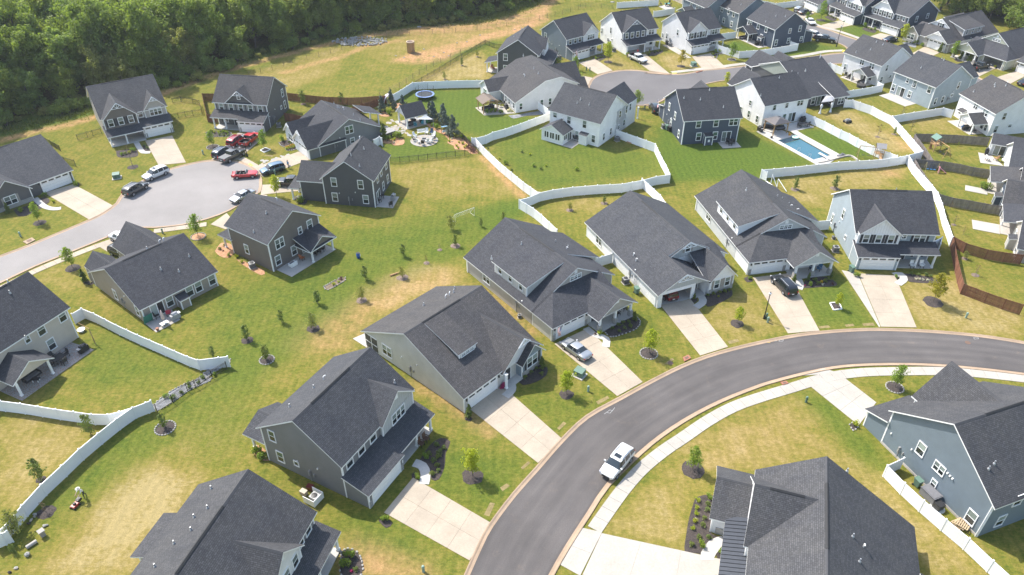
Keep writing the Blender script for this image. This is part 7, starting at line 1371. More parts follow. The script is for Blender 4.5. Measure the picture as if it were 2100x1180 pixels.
# ================================================================== STREET FURNITURE AND UTILITIES
def lamp(zn,x,y,h,label,arm=False):
    c=G(zn,x,y); r_=empty('street_lamp',(*c,0),0,label,'street lamp'); MB().lathe([(.16,0),(.15,.5),(.08,.7),(.055,h-.45)],n=10).build('pole',black,r_); MB().lathe([(.06,h-.45),(.13,h-.4),(.12,h-.36)],n=10).build('collar',black,r_)
    MB().lathe([(.10,h-.36),(.18,h-.2),(.17,h-.05),(.05,h+.02)],n=10).build('globe',flat('frosted_globe',(.72,.74,.76),.3),r_,True); MB().lathe([(.11,h+.0),(.03,h+.12),(.01,h+.2)],n=8).build('finial',black,r_)
lamp('MR',492,808,4.5,'black street lamp beside the black SUV drive'); lamp('y7',745,500,4.6,'black street lamp in front of the red pickup'); lamp('z4',1565,800,4.3,'black street lamp with white globe at the far cul-de-sac'); lamp('z7',660,668,5.6,'tall black street lamp at the far street corner'); 
sg=empty('street_sign',(*G('z7',735,445),0),R(20),'green street name sign at the far corner','sign'); MB().tube((0,0,0),(0,0,2.6),.04,.04,6).build('pole',metal,sg); MB().box(-.45,.45,-.02,.02,2.6,2.85).build('sign_plate',flat('sign_green',(.02,.20,.08),.5),sg)
def pedestal(zn,x,y,label,dk=False):
    r_=empty('utility_pedestal',(*G(zn,x,y),0),random.uniform(0,3),label,'utility box'); MB().lathe([(.14,0),(.14,.75),(.13,.8)],n=10).build('housing',greenbox if dk else palegreen,r_); MB().lathe([(.16,.62),(.165,.8),(.11,.92),(.02,.95)],n=10).build('cap',greenbox if dk else palegreen,r_)
for zn,x,y,l,dk in (('BM',497,1158,'pale green utility pedestal at the bottom of the dark grey house lawn',0),('BM',1493,68,'pale green utility pedestal beside the cream house drive',0),('MR',513,830,'pale green utility pedestal at the foot of the street lamp',0),('MR',1712,803,'pale green utility pedestal right of the golden tree',0),('ML',985,292,'pale green utility pedestal at the cul-de-sac pavement',0),('ML',126,312,'pale green utility pedestal on the lower left verge',0),('TL',1230,935,'pale green utility pedestal left of the bulb',0),('y7',1140,748,'pale green utility pedestal beside the blue crossover',0),('z6',490,965,'green utility pedestal beside the transformer box',0),('z5',760,1012,'green utility pedestal by the far drive',1),('z5',712,1005,'dark green utility box by the far drive',1),('y2',1027,425,'dark utility post at the far road',1),('BR',745,133,'dark green utility box by the right pavement',1),('MR',505,806,'dark green utility box behind the lamp foot',1),('TM',1835,662,'dark green utility box near the far road',1)): pedestal(zn,x,y,l,dk)
def transformer(zn,x,y,rz,label):
    r_=empty('transformer_box',(*G(zn,x,y),0),rz,label,'transformer'); MB().box(-.8,.8,-.75,.75,-.02,.09).build('pad',patiom,r_); MB().box(-.6,.6,-.5,.55,.09,.8).build('cabinet',greenbox,r_); MB().add([(-.62,-.52,.8),(.62,-.52,.8),(.62,.57,.9),(-.62,.57,.9),(-.62,-.52,.86),(.62,-.52,.86),(.62,.57,.97),(-.62,.57,.97)],[(0,3,2,1),(4,5,6,7),(0,1,5,4),(1,2,6,5),(2,3,7,6),(3,0,4,7)]).build('lid',greenbox,r_); MB().box(-.03,.03,-.53,-.5,.15,.7).box(-.2,-.1,-.53,-.5,.4,.5).build('door_seam',trimb,r_)
transformer('MM',1440,1150,R(-35),'green transformer box at the curved road kerb'); transformer('TL',708,1078,R(20),'olive transformer box on the cul-de-sac lawn'); transformer('z6',500,940,R(10),'green transformer box at the far road')
b=MB().box(-.4,.4,-.4,.4,.06,.82).box(-.42,.42,-.42,.42,.82,.9)
ACm=_um('cabinet',b,acgrey); b=MB()
for i in range(7): b.box(-.43,.43,-.43,-.405,.12+i*.1,.16+i*.1).box(-.43,.43,.405,.43,.12+i*.1,.16+i*.1).box(-.43,-.405,-.43,.43,.12+i*.1,.16+i*.1).box(.405,.43,-.43,.43,.12+i*.1,.16+i*.1)
ACl=_um('louvre',b,dkgrey); ACf=_um('fan_guard',MB().lathe([(.34,.9),(.33,.93),(.2,.95),(.05,.96)],n=14),trimb); ACp=_um('pad',MB().box(-.5,.5,-.5,.5,0,.06),patiom)
def acunit(zn,x,y,label,rz=0,s=1.):
    r_=empty('air_conditioner',(*G(zn,x,y),0),rz,label,'air conditioner'); r_.scale=(s,s,s)
    for nm,m_ in (('cabinet',ACm),('louvre',ACl),('fan_guard',ACf),('pad',ACp)): put(nm,m_,r_,(0,0,0))
for zn,x,y,l,rz in (('ML',1528,498,'air conditioner beside the dark brown house',.6),('MR',922,400,'air conditioner between the white dormer house and the pale blue house',0),('z2',1195,838,'black air conditioner beside the charcoal house',.2),('z4',1295,562,'air conditioner beside the far blue-grey house',.5),('y1',1765,805,'round air conditioner beside the sunroom house wall',.5),('z5',1102,735,'air conditioner beside the white navy-gabled house',.4),('MM',1718,592,'air conditioner beside the open-garage house',.4),('y2',238,945,'air conditioner beside the navy house',.2),('MM',1078,800,'dark meter unit beside the sage house wall',.3),('z6',165,660,'air conditioner beside the off-white house',.4),('MR',912,325,'small unit by the pale blue house wall',0)): acunit(zn,x,y,l,rz,.55 if 'meter' in l or 'small' in l else 1.)
r_=empty('screened_air_conditioner',(*G('BL',1900,725),0),R(-29),'white screened air conditioner crate with clutter by the dark grey house','air conditioner')
for a in range(3): MB().box(-.75+a*.02,.75,[-.75,.70,-.7][a],[-.70,.75,.7][a],.05,.95).build('screen',vinyl,r_) if a<2 else MB().box(.70,.75,-.7,.7,.05,.95).build('screen',vinyl,r_)
for nm,m_ in (('cabinet',ACm),('fan_guard',ACf)): put(nm,m_,r_,(.2,0,0)); 
for i,(x,y,l,m_) in enumerate(((1840,690,'clutter crate beside the white screened unit',flat('crate_tan',(.42,.36,.28),.7)),(1880,660,'dark red cooler beside the white screened unit',crd))): o=MB().box(-.35,.35,-.25,.25,0,.5).box(-.37,.37,-.27,.27,.5,.58).build('storage_crate',m_); o.location=(*G('BL',x,y),0); o.rotation_euler=(0,0,R(-29)+i*.2); tag(o,l,'crate')
def bin_(zn,x,y,label,mat=greenbox,rz=0):
    r_=empty('wheeled_bin',(*G(zn,x,y),0),rz,label,'bin'); MB().add([(-.25,-.28,.08),(.25,-.28,.08),(.25,.26,.08),(-.25,.26,.08),(-.32,-.36,.98),(.32,-.36,.98),(.32,.38,.98),(-.32,.38,.98)],[(0,3,2,1),(4,5,6,7),(0,1,5,4),(1,2,6,5),(2,3,7,6),(3,0,4,7)]).build('body',mat,r_); MB().add([(-.34,-.4,.985),(.34,-.4,.985),(.34,.44,1.03),(-.34,.44,1.03),(-.33,-.38,1.04),(.33,-.38,1.04),(.33,.43,1.11),(-.33,.43,1.11)],[(0,3,2,1),(4,5,6,7),(0,1,5,4),(1,2,6,5),(2,3,7,6),(3,0,4,7)]).build('lid',mat,r_)
    for sg_ in (-.3,.3): o=MB().lathe([(.12,-.03),(.12,.03)],n=10).build('wheel',tyre,r_); o.location=(sg_,.3,.12); o.rotation_euler=(0,PI/2,0)
for zn,x,y,l,m_ in (('MM',1785,655,'green wheeled bin beside the open-garage house',greenbox),('MR',1018,525,'dark green wheeled bin at the pale blue garage',greenbox),('y2',275,965,'green wheeled bin beside the navy house',greenbox),('y2',302,980,'black wheeled bin beside the navy house',trimb),('BR',1415,640,'green wheeled bin inside the white fence at lower right',greenbox),('z6',120,640,'dark wheeled bin beside the off-white house',trimb)): bin_(zn,x,y,l,m_,.4)
def flag(pos,h,rz,label,tilt=.7):
    r_=empty('flag',pos,rz,label,'flag'); d=Vector((math.sin(tilt),0,math.cos(tilt))); MB().tube((0,0,h),tuple(Vector((0,0,h))+d*1.7),.02,.015,6).build('pole',white,r_); fr=flat('flag_red',(.5,.03,.05),.8); fw=flat('flag_white',(.72,.72,.72),.8); fb=flat('flag_blue',(.03,.05,.16),.8)
    n=13; base=Vector((0,0,h))+d*1.65; 
    for i in range(n):
        x0=i*.07; mb=MB(); v=[]
        for k in range(7): z=-k*.25; q=.08*math.sin(k*1.1+i*.2); v+=[(base.x-d.x*x0,q,base.z-d.z*x0+z),(base.x-d.x*(x0+.07),q+.008,base.z-d.z*(x0+.07)+z)]
        k0=3 if i<7 else 0
        mb.add(v,[(2*k,2*k+1,2*k+3,2*k+2) for k in range(k0,6)]); mb.build('stripe',fr if i%2==0 else fw,r_)
    mb=MB(); v=[]
    for k in range(4): z=-k*.25; q=.08*math.sin(k*1.1+.5); v+=[(base.x,q,base.z+z),(base.x-d.x*.49,q+.01,base.z-d.z*.49+z)]
    mb.add(v,[(2*k,2*k+1,2*k+3,2*k+2) for k in range(3)]); mb.build('canton',fb,r_)
    mb=MB(); s=flat('flag_star',(.75,.75,.75),.8)
    for i in range(4):
        for k in range(5): c=Vector((base.x-d.x*(.06+i*.115),-.02+.08*math.sin((k*.14/.25)*1.1+.5)-.012,base.z-d.z*(.06+i*.115)-.06-k*.14)); mb.obox(tuple(c),.03,.006,.03,0,0,.78)
    st=mb.build('star_field',s,r_); st['kind']='stuff'
p=H4.world(20.75,.3); flag((p[0],p[1],0),2.0,R(-53.4),'US flag on a pole at the sage house garage above the silver sedan')
p=H21.world(.6,-2.7); flag((p[0],p[1],0),2.0,R(-60),'US flag on the far blue-grey house garage'); p=H33.world(.4,-2.4); flag((p[0],p[1],0),2.0,R(-160),'US flag on the porch of the top right shuttered house'); p=H24.world(-.2,14.6); flag((p[0],p[1],0),2.0,R(100),'US flag at the hidden front of the navy house')
# ================================================================== GARDEN AND PATIO THINGS
dkw=flat('dark_wicker',(.035,.033,.033),.8); whitep=flat('white_plastic',(.74,.74,.72),.5); cushg=flat('grey_cushion',(.14,.14,.15),.9)
def chair(loc,rz,label,mat=dkw,group=None,adir=False,name=None):
    r_=empty(name or ('adirondack_chair' if adir else 'patio_chair'),(*loc,.06),rz,label,'chair',group); h=.34 if adir else .44
    for x in (-.26,.26):
        for y in (-.26,.26): put('leg',unit_box('leg',mat,.06,.06,h),r_,(x,y,0))
    o=MB().obox((0,0,h+.02),.58,.58,.07,0,0,.12 if adir else 0).build('seat',mat,r_); MB().obox((-.32,0,h+.42),.07,.56,.8 if adir else .6,0,0,-.35 if adir else -.12).build('backrest',mat,r_)
    for y in (-.31,.31): MB().box(-.3,.3,y-.05,y+.05,h+.2,h+.24).build('armrest',mat,r_)
def table(loc,rz,label,mat=dkw,L=1.5,W=.9,h=.72,rnd=False):
    r_=empty('patio_table',(*loc,.06),rz,label,'table'); 
    if rnd: MB().lathe([(W/2,h),(W/2,h+.05)],n=18).build('table_top',mat,r_)
    else: MB().box(-L/2,L/2,-W/2,W/2,h,h+.05).build('table_top',mat,r_)
    for x in (-L/2*.65,L/2*.65):
        for y in (-W/2*.65,W/2*.65): put('leg',unit_box('leg',mat,.06,.06,h),r_,(x,y,0))
def grill(loc,rz,label,mat=trimb):
    r_=empty('grill',(*loc,.06),rz,label,'grill'); MB().box(-.65,.65,-.3,.3,.1,.82).build('cabinet',mat,r_); n=8; v=[]; f=[]
    for x in (-.4,.4):
        for i in range(n+1): a=PI*i/n; v.append((x,-math.cos(a)*.32,.82+math.sin(a)*.36))
    f=[(i,i+1,n+2+i,n+1+i) for i in range(n)]+[tuple(range(n+1)),tuple(range(2*n+1,n,-1))]; MB().add(v,f).build('hood',mat,r_,True); MB().box(.42,.8,-.26,.26,.80,.85).build('side_shelf',metal,r_); MB().tube((-.3,-.38,.95),(.3,-.38,.95),.02,.02,6).build('handle',metal,r_)
def sofa(loc,rz,label,L=2.2,mat=dkw):
    r_=empty('patio_sofa',(*loc,.06),rz,label,'sofa'); MB().box(-L/2,L/2,-.4,.4,.08,.34).build('base',mat,r_); MB().box(-L/2,L/2,.3,.42,.34,.8).build('backrest',mat,r_)
    for x in (-L/2,L/2-.14): MB().box(x,x+.14,-.4,.3,.34,.58).build('armrest',mat,r_)
    for i in range(3): w_=(L-.3)/3; MB().box(-L/2+.15+i*w_,-L/2+.13+(i+1)*w_,-.38,.28,.34,.46).build('seat_cushion',cushg,r_)
# H11 patio
sheet('patio',GP('ML',[(880,840),(1040,755),(1090,815),(945,892)]),.06,patiom,thick=.07)
r_=empty('patio_umbrella',(*G('ML',1000,845),.06),0,'closed pale pink umbrella on the taupe ranch patio','umbrella'); MB().tube((0,0,0),(0,0,2.5),.03,.03,6).build('pole',metal,r_); MB().lathe([(.06,2.45),(.14,2.0),(.24,1.3),(.20,1.0),(.05,.95)],n=10).build('canopy',flat('pink_canvas',(.55,.43,.40),.9),r_,True); MB().lathe([(.35,0),(.33,.1),(.06,.14)],n=12).build('base',patiom,r_)
o=MB().obox((0,0,.75),1.3,.06,1.35,0,.25,0).box(-.6,-.54,.0,.4,0,.06).box(.54,.6,0,.4,0,.06).build('folded_table_tennis_table',flat('green_table',(.03,.17,.12),.5)); o.location=(*G('ML',905,835),.06); o.rotation_euler=(0,0,R(55)); tag(o,'green folded table leaning by the taupe ranch corner','table')
chair(G('ML',950,805),1.,'dark patio chair beside the green folded table'); grill(G('ML',1065,812),R(50),'grey covered grill on the taupe ranch patio',flat('grill_cover',(.30,.30,.31),.8)); chair(G('ML',1025,790),2.,'red patio chair on the taupe ranch patio',flat('red_canvas',(.35,.03,.06),.8)); table(G('ML',1000,850),.9,'low white table beside the pink umbrella',whitep,1.1,.7,.4); MB().lathe([(.16,0),(.24,.35),(.2,.4)],n=10).build('pot',flat('terracotta',(.30,.13,.08),.8)).location=(0,0,-50) if False else (0,0,0)
pot=[x for x in bpy.data.objects if x.name.startswith('pot')][-1]; pot.name='plant_pot'; pot.location=(*G('ML',955,880),.05); tag(pot,'terracotta pot at the taupe ranch patio edge','pot')
# H10 terrace
table(H10.world(4.6,13.0),R(-115),'dark dining table on the brick terrace',dkw,1.6,1.2); 
for i,(u,v_,rz) in enumerate(((3.5,13.0,0),(5.7,13.,PI),(4.6,12.0,PI/2),(4.6,14.,-PI/2))): chair(H10.world(u,v_),R(-115)+rz,'dark dining chair at the brick terrace table',dkw,'dining chairs on the brick terrace')
grill(H10.world(1.8,14.2),R(-115),'black covered grill on the brick terrace edge'); sofa(H10.world(8.2,12.6),R(65),'grey sofa under the left edge patio cover'); table(H10.world(8.4,13.6),0,'low table under the left edge patio cover',dkw,1.,.6,.4)
r_=empty('fire_bowl',(*G('ML',495,885),.02),0,'round white bowl behind the beige house','fire bowl'); MB().lathe([(.15,0),(.2,.1),(.5,.3),(.52,.36),(.46,.34),(.1,.2)],n=16).build('bowl',whitep,r_,True); MB().lathe([(.3,0),(.28,.06)],n=12).build('foot',whitep,r_)
r_=empty('string_light_post',(*G('ML',578,962),0),0,'leaning timber post at the terrace corner','post'); MB().tube((0,0,0),(-.1,.1,2.6),.06,.05,6).build('pole',post_w,r_); MB().tube((-.1,.1,2.6),(-2.2,1.4,2.5),.03,.03,5).build('arm',post_w,r_)
# H12 patio
for i,(x,y,rz) in enumerate(((1930,415,2.),(1955,400,3.),(1905,430,.5))): chair(G('ML',x,y),rz,'dark chair under the brown house patio cover',dkw,'chairs under the brown house cover')
table(G('ML',1915,405),.9,'dark table under the brown house patio cover',post_w,1.4,.8); sofa(G('ML',1775,490),R(235),'white bench cushion on the brown house patio',1.2,whitep); chair(G('ML',1830,455),1.,'orange chair on the brown house patio',flat('orange_cloth',(.42,.13,.05),.8))
# blue barrel, soccer goal, timber border
r_=empty('water_barrel',(*G('MM',104,440),0),0,'blue plastic barrel on the swale lawn','barrel'); MB().lathe([(.26,0),(.30,.1),(.30,.42),(.315,.45),(.30,.48),(.30,.8),(.26,.9)],n=16).build('drum',flat('blue_plastic',(.02,.09,.32),.4),r_,True); MB().lathe([(.27,.9),(.27,.93)],n=16).build('rim',trimb,r_); MB().box(.28,.32,-.14,.14,.3,.6).build('label_sheet',whitep,r_)
g0,g1=Vector((*G('MM',690,228),0)),Vector((*G('MM',805,185),0)); r_=empty('soccer_goal',g0,0,'white framed soccer goal net on the open lawn','goal'); d=g1-g0; nrm=Vector((-d.y,d.x,0)).normalized()
b=MB()
for t in (0,1): b.tube(tuple(d*t),tuple(d*t+Vector((0,0,1.6))),.022,.022,6).tube(tuple(d*t),tuple(d*t+nrm*1.3),.02,.02,6).tube(tuple(d*t+nrm*1.3),tuple(d*t+Vector((0,0,1.6))),.02,.02,6)
b.tube((0,0,1.6),tuple(d+Vector((0,0,1.6))),.022,.022,6); b.build('frame',whitep,r_); b=MB()
for i in range(13): b.tube(tuple(d*i/12+nrm*1.3),tuple(d*i/12+Vector((0,0,1.6))),.006,.006,3,False)
for i in range(1,7): b.tube(tuple(nrm*1.3*(1-i/7)+Vector((0,0,1.6*i/7))),tuple(d+nrm*1.3*(1-i/7)+Vector((0,0,1.6*i/7))),.006,.006,3,False)
n_=b.build('net',whitep,r_); n_['kind']='stuff'
# garden bits lower left
for i,(x,y,kind,l) in enumerate(((262,940,'box','white stone pedestal in the lower left flower border'),(195,1000,'cyl','pale concrete cylinder lying in the lower left border'),(170,1062,'cube','grey stone block in the lower left border'))):
    b=MB(); 
    if kind=='box': b.box(-.22,.22,-.22,.22,0,.7).box(-.3,.3,-.3,.3,.7,.8)
    elif kind=='cyl': b.tube((-.5,0,.2),(.5,0,.2),.2,.2,14).tube((-.52,0,.2),(-.5,0,.2),.14,.2,14)
    else: b.blob((0,0,.22),.3,.26,.28,3,.12,1)
    o=b.build(['garden_pedestal','concrete_pipe','stone_block'][i],[edgest,patiom,stonem][i]); o.location=(*G('BL',x,y),0); o.rotation_euler=(0,0,.9); tag(o,l,['pedestal','pipe','stone'][i])
for i in range(9): o=MB().blob((0,0,.1),rg.uniform(.15,.3),rg.uniform(.12,.25),rg.uniform(.1,.2),i,.15,1).build('garden_rock',[stonem,edgest,mulch][i%3]); x,y=[(215,815),(190,850),(175,870),(270,885),(100,1140),(60,1165),(285,880),(210,830),(235,810)][i]; o.location=(*G('BL',x,y),0); tag(o,'rock in the lower left garden border','rock','rocks in the lower left border')
# square planters
for i,(zn,q,l) in enumerate((('MR',[(890,715),(945,712),(962,752),(912,757)],'square white-edged planter around the small tree by the black SUV'),('y7',[(930,412),(1000,375),(1075,400),(985,442)],'square white-edged planter at the bulb'))):
    P=[Vector((*p,0)) for p in GP(zn,q)]; c=sum(P,Vector())/4; r_=empty('square_planter',c,0,l,'planter')
    for a,b_ in zip(P,P[1:]+P[:1]): dd=b_-a; m_=(a+b_)/2-c; MB().obox((m_.x,m_.y,.07),dd.length,.14,.16,math.atan2(dd.y,dd.x)).build('border_stone',whitep,r_)
    MB().prism([(p.x-c.x,p.y-c.y) for p in P],.0,.07).build('mulch',mulch,r_)
# sod patches by the kerb
sod=granular('dry_sod',(.17,.135,.05),(.27,.205,.09),6)
for i,(zn,q) in enumerate((('BM',[(900,740),(930,745),(895,825),(862,815)]),('BM',[(960,650),(1000,625),(1020,640),(975,672)]),('BM',[(1085,530),(1130,490),(1145,500),(1100,540)]),('BM',[(1540,130),(1610,95),(1622,110),(1555,148)]),('BM',[(1305,290),(1345,250),(1362,262),(1320,302)]),('MR',[(270,945),(330,930),(345,945),(285,962)]),('MR',[(820,855),(880,848),(895,862),(830,868)]),('MR',[(1085,838),(1150,832),(1165,850),(1095,852)]),('MR',[(980,845),(1030,838),(1040,852),(990,858)]),('y7',[(985,485),(1000,470),(1110,478),(1105,500)]),('MM',[(1957,1080),(2000,1045),(2015,1055),(1975,1085)]))): sheet('sod_patch',GP(zn,q),.012,sod)
# storm drains
for i,(zn,q,l) in enumerate((('ML',[(140,345),(195,320),(215,335),(165,360)],'concrete storm drain inlet on the lower left road'),('BR',[(590,15),(625,8),(640,22),(605,32)],'brick red storm drain inlet at the right kerb'),('MR',[(0,1045),(35,1030),(50,1050),(10,1070)],'brick red storm drain inlet on the curved road kerb'),('z6',[(535,1030),(620,1008),(628,1018),(545,1040)],'storm drain inlet at the far road'))):
    P=GP(zn,q); c=(sum(p[0] for p in P)/4,sum(p[1] for p in P)/4); r_=empty('storm_drain',(*c,0),0,l,'drain'); L=[(p[0]-c[0],p[1]-c[1]) for p in P]; MB().prism(L,-.02,.14).build('top_slab',curbm if i==0 else flat('rust_red_iron',(.30,.13,.08),.8),r_); MB().prism([(x*.5,y*.5) for x,y in L],.14,.16).build('grate',rust,r_)
# field: riprap and concrete riser
rp=empty('riprap',(*G('TM',110,255),0)); tag(rp,'heap of pale grey broken rock on the open field','rock pile'); rr=random.Random(4); RK=[]
for i in range(4):
    b=MB().blob((0,0,0),.45,.38,.3,i+40,.25,1); m_=mesh('rock',b.v,b.f); m_.materials.append(gravel2 if False else stone('pale_rock',(.20,.20,.20),(.32,.315,.31),2)); RK.append(m_)
for i in range(290):
    a=rr.uniform(0,6.28); q=math.sqrt(rr.random()); o=put('rock',RK[i%4],rp,(q*7.5*math.cos(a)*1.0,q*3.6*math.sin(a),rr.uniform(.0,.35)),a); s=rr.uniform(.4,.85); o.scale=(s,s,s)
r_=empty('concrete_riser',(*G('TM',422,318),0),0,'round concrete drainage riser standing in the dirt field','drain'); MB().lathe([(1.0,0),(1.0,2.6),(1.08,2.6),(1.08,2.85),(.8,2.85),(.8,2.6)],n=20).build('pipe',concrete('riser_concrete',(.42,.33,.24),.2),r_,True); MB().lathe([(.82,2.7),(.8,2.72)],n=20).build('grate',rust,r_)
for i in range(14): o=put('field_stone',RK[i%4],None,(*G('TM',*[(470,165),(1050,180),(840,215),(330,340),(620,320),(700,262),(500,300),(560,345),(1640,15),(170,188),(270,238),(760,255),(380,350),(650,340)][i]),.05)); o.scale=(.6,.6,.5) if i not in (0,8) else (1.6,1.3,1.); tag(o,'pale stone lying on the bare field','stone','stones lying on the field')
# arch of garden timber on the swale
for i,(zn,p,q,l) in enumerate((('MM',(295,552),(362,528),'pale timber edging in the swale lawn'),('y1',(1885,825),(1935,840),'small timber by the sunroom fence'))):
    a,b_=Vector((*G(zn,*p),.12)),Vector((*G(zn,*q),.12)); o=MB().tube(tuple(Vector()),tuple(b_-a),.14,.12,7).build('timber_log',cedar); o.location=a; tag(o,l,'timber')
# H9 side yard
o=None
r_=empty('storage_box',(*G('BR',1490,710),0),R(22.5),'grey deck storage box inside the white fence at lower right','storage box'); MB().box(-.55,.55,-.9,.9,0,.9).build('box_body',flat('storage_grey',(.20,.20,.21),.6),r_); MB().box(-.6,.6,-.95,.95,.9,1.0).box(-.5,.5,-.85,.85,1.0,1.04).build('lid',flat('storage_lid',(.14,.14,.15),.6),r_)
r_=empty('air_conditioner',(*G('BR',1540,775),0),R(22),'dark cube unit on a round pad inside the white fence at lower right','air conditioner'); MB().lathe([(.75,0),(.75,.06)],n=18).build('pad',flat('pale_tarp',(.5,.52,.48),.7),r_); MB().box(-.4,.4,-.4,.4,.06,.75).build('cabinet',dkgrey,r_); MB().box(-.42,.42,-.42,.42,.75,.8).build('lid',trimb,r_)
palw=wood('pallet_wood',(.42,.32,.20))
for k in range(3):
    r_=empty('wooden_pallet',(*G('BR',1670+k*10,875+k*6),.05+k*.16),R(22)+k*.2,'stacked wooden pallet inside the white fence, '+['bottom','middle','top'][k]+' one','pallet')
    for i in range(6): put('board',unit_box('board',palw,1.2,.12,.025),r_,(0,-.5+i*.2,.11))
    for y in (-.5,0,.5): put('bearer',unit_box('bearer',palw,.09,1.1,.1),r_,(y,0,.0))
# H17 patio, H18 etc furniture
grill(G('MM',315,90),R(80),'grey grill on the near-black house patio',acgrey); chair(G('MM',230,105),1.,'dark chair on the near-black house patio'); chair(G('MM',300,130),2.,'dark folded chair at the near-black house patio edge'); table(G('MM',245,85),.3,'dark table on the near-black house patio',dkw,1.,.7)
chair(G('y1',1300,810),2.2,'dark chair on the sunroom patio'); chair(G('y1',1265,800),.6,'second dark chair on the sunroom patio nearest its door')
for i,(x,y) in enumerate(((990,1130),(1060,1130),(1025,1150),(1030,1100))): chair(G('y2',x,y),i*1.5,'dark dining chair behind the navy house',dkw,'dining chairs behind the navy house')
table(G('y2',1025,1125),.2,'dark dining table behind the navy house'); grill(G('y2',918,1100),R(8),'black covered grill against the navy house')
for i in range(3): chair(H28.world(2.5+i*.9,12.0),i*1.2,'dark chair on the navy corner house patio',dkw,'chairs of the navy corner patio')
sofa(H28.world(9.2,12.6),R(25),'dark wicker sofa under the navy corner patio cover'); table(H28.world(7.8,12.),.4,'dark table under the navy corner patio cover'); grill(H28.world(3.6,12.6),R(25),'black grill at the navy corner patio')
for i in range(4): chair(H29.world(5.8+.5*i,12.+.5*(i%2)),i*1.4,'dark chair with clutter on the pale grey corner patio',dkw,'chairs of the pale grey corner patio')
sofa(H29.world(2.6,12.4),R(30),'black sofa under the pale grey corner patio cover'); r_=empty('hot_tub',(*H29.world(1.2,14.2),0),0,'dark covered tub behind the pale grey corner house','hot tub'); MB().lathe([(1.0,0),(1.05,.6),(.98,.66),(.0,.7)],n=18).build('shell',dkw,r_)
for i in range(3): chair(H31.world(2.+.8*i,12.6),i*1.3,'dark chair under the white right edge patio roof',dkw,'chairs of the right edge patio roof')
grill(H31.world(3.4,13.6),R(15),'dark covered grill at the right edge patio post'); b=MB().box(-.4,.4,-.25,.25,0,.3).box(-.2,.2,-.2,.2,.3,.55); o=b.build('toy_table',flat('toy_blue',(.05,.22,.5),.5)); o.location=(*H31.world(4.6,13.),.06); tag(o,'small blue toy table on the right edge patio','toy')
for i,(zn,x,y,l) in enumerate((('y4',1640,520,'white garden chair on the French door patio'),('y4',1745,520,'second garden chair on the French door patio, nearer the doors'),('y4',1830,545,'third garden chair on the French door patio, by the wall'))): chair(G(zn,x,y),i*2.,l,whitep if i!=1 else cedar)
grill(G('y4',1630,440),R(60),'dark grill beside the French doors'); 
for i,(x,y) in enumerate(((1580,850),(1650,865))): shrub('shrub',SHR['b'],G('y4',x,y),'potted green bush on the right edge patio','shrub','potted bushes of the right edge patio',1.6)
chair(G('MR',820,520),-2.4,'blue chair on the white dormer house porch, right one',flat('blue_cloth',(.04,.16,.3),.8)); chair(G('MR',775,520),-2.4,'dark blue chair on the white dormer house porch, left one',flat('navy_cloth',(.03,.06,.12),.8)); chair(G('MR',1440,500),-1.6,'white rocking chair on the pale blue house porch, right one',whitep); chair(G('MR',1382,500),-1.6,'white rocking chair on the pale blue house porch, left one',whitep); chair(G('MM',1670,790),-1.,'black chair on the sage house porch, left one',trimb); chair(G('MM',1710,760),-1.,'black chair on the sage house porch, right one',trimb); chair(G('BM',515,370),-.5,'brown rocking chair on the dark grey house porch, upper one',flat('brown_wood',(.10,.05,.03),.7)); chair(G('BM',485,400),-.5,'brown rocking chair on the dark grey house porch, lower one',flat('brown_wood',(.10,.05,.03),.7))
for i in range(3): chair(H20.world(1.6+.5*i,11.2+.4*i),i*1.,'orange brown chair under the dark teal patio roof',flat('rust_wood',(.28,.10,.05),.7),'chairs of the dark teal patio')
for i,(x,y) in enumerate(((1770,80),(1850,95),(1900,100))): chair(G('z5',x,y),i*1.3,'dark chair on the top edge beige patio',dkw,'chairs of the top edge beige patio')
table(G('z5',1860,90),.3,'turquoise table on the top edge beige patio',flat('turquoise',(.08,.35,.36),.6)); sheet('patio',GP('z5',[(1740,95),(1860,65),(1960,125),(1830,140)]),.06,patiom,thick=.07); r_=empty('patio_umbrella',(*G('z5',1890,95),.06),0,'closed grey umbrella on the top edge beige patio','umbrella'); MB().tube((0,0,0),(0,0,2.6),.03,.03,6).build('pole',metal,r_); MB().lathe([(.06,2.5),(.16,2.0),(.28,1.2),(.05,1.1)],n=10).build('canopy',dkgrey,r_,True)
o=MB().box(-1.1,1.1,-.6,.6,.15,.25).box(-1.,-.9,-.5,-.4,0,.15).box(.9,1.,-.5,-.4,0,.15).box(-1.,-.9,.4,.5,0,.15).box(.9,1.,.4,.5,0,.15).build('white_bench',whitep); o.location=(*G('z5',1540,90),0); o.rotation_euler=(0,0,-.5); tag(o,'white low platform on the top lawn','bench')
# ================================================================== POOL YARD
def waterm():
    m=bpy.data.materials.new('pool_water'); nt,b=_nodes(m); g=N(nt,'ShaderNodeNewGeometry'); n=noise(nt,g.outputs['Position'],2.2,3,.6)
    nt.links.new(ramp(nt,n,[(.3,(.03,.10,.135)),(.7,(.045,.14,.18))]),b.inputs['Base Color']); b.inputs['Roughness'].default_value=.04; b.inputs['Specular IOR Level'].default_value=.6; bump(nt,b,n,.25,.03); return m
PQ=[Vector((*G('y8',*p),0)) for p in ((368,385),(590,325),(1055,582),(840,640))]
pl=empty('swimming_pool',sum(PQ,Vector())/4,0,'rectangular blue swimming pool with white deck behind the white house','pool'); pc=pl.location.copy()
def LQ(q): return [(p.x-pc.x,p.y-pc.y) for p in q]
e1=(PQ[2]-PQ[1]); e2=(PQ[0]-PQ[1])
def pq(s,t): return PQ[1]+e1*s+e2*t
MB().prism(LQ([pq(.17,0),pq(1,0),pq(1,1),pq(.17,1)]),-.02,.02).build('water',waterm(),pl)
tile=flat('pool_tile',(.02,.045,.07),.25)
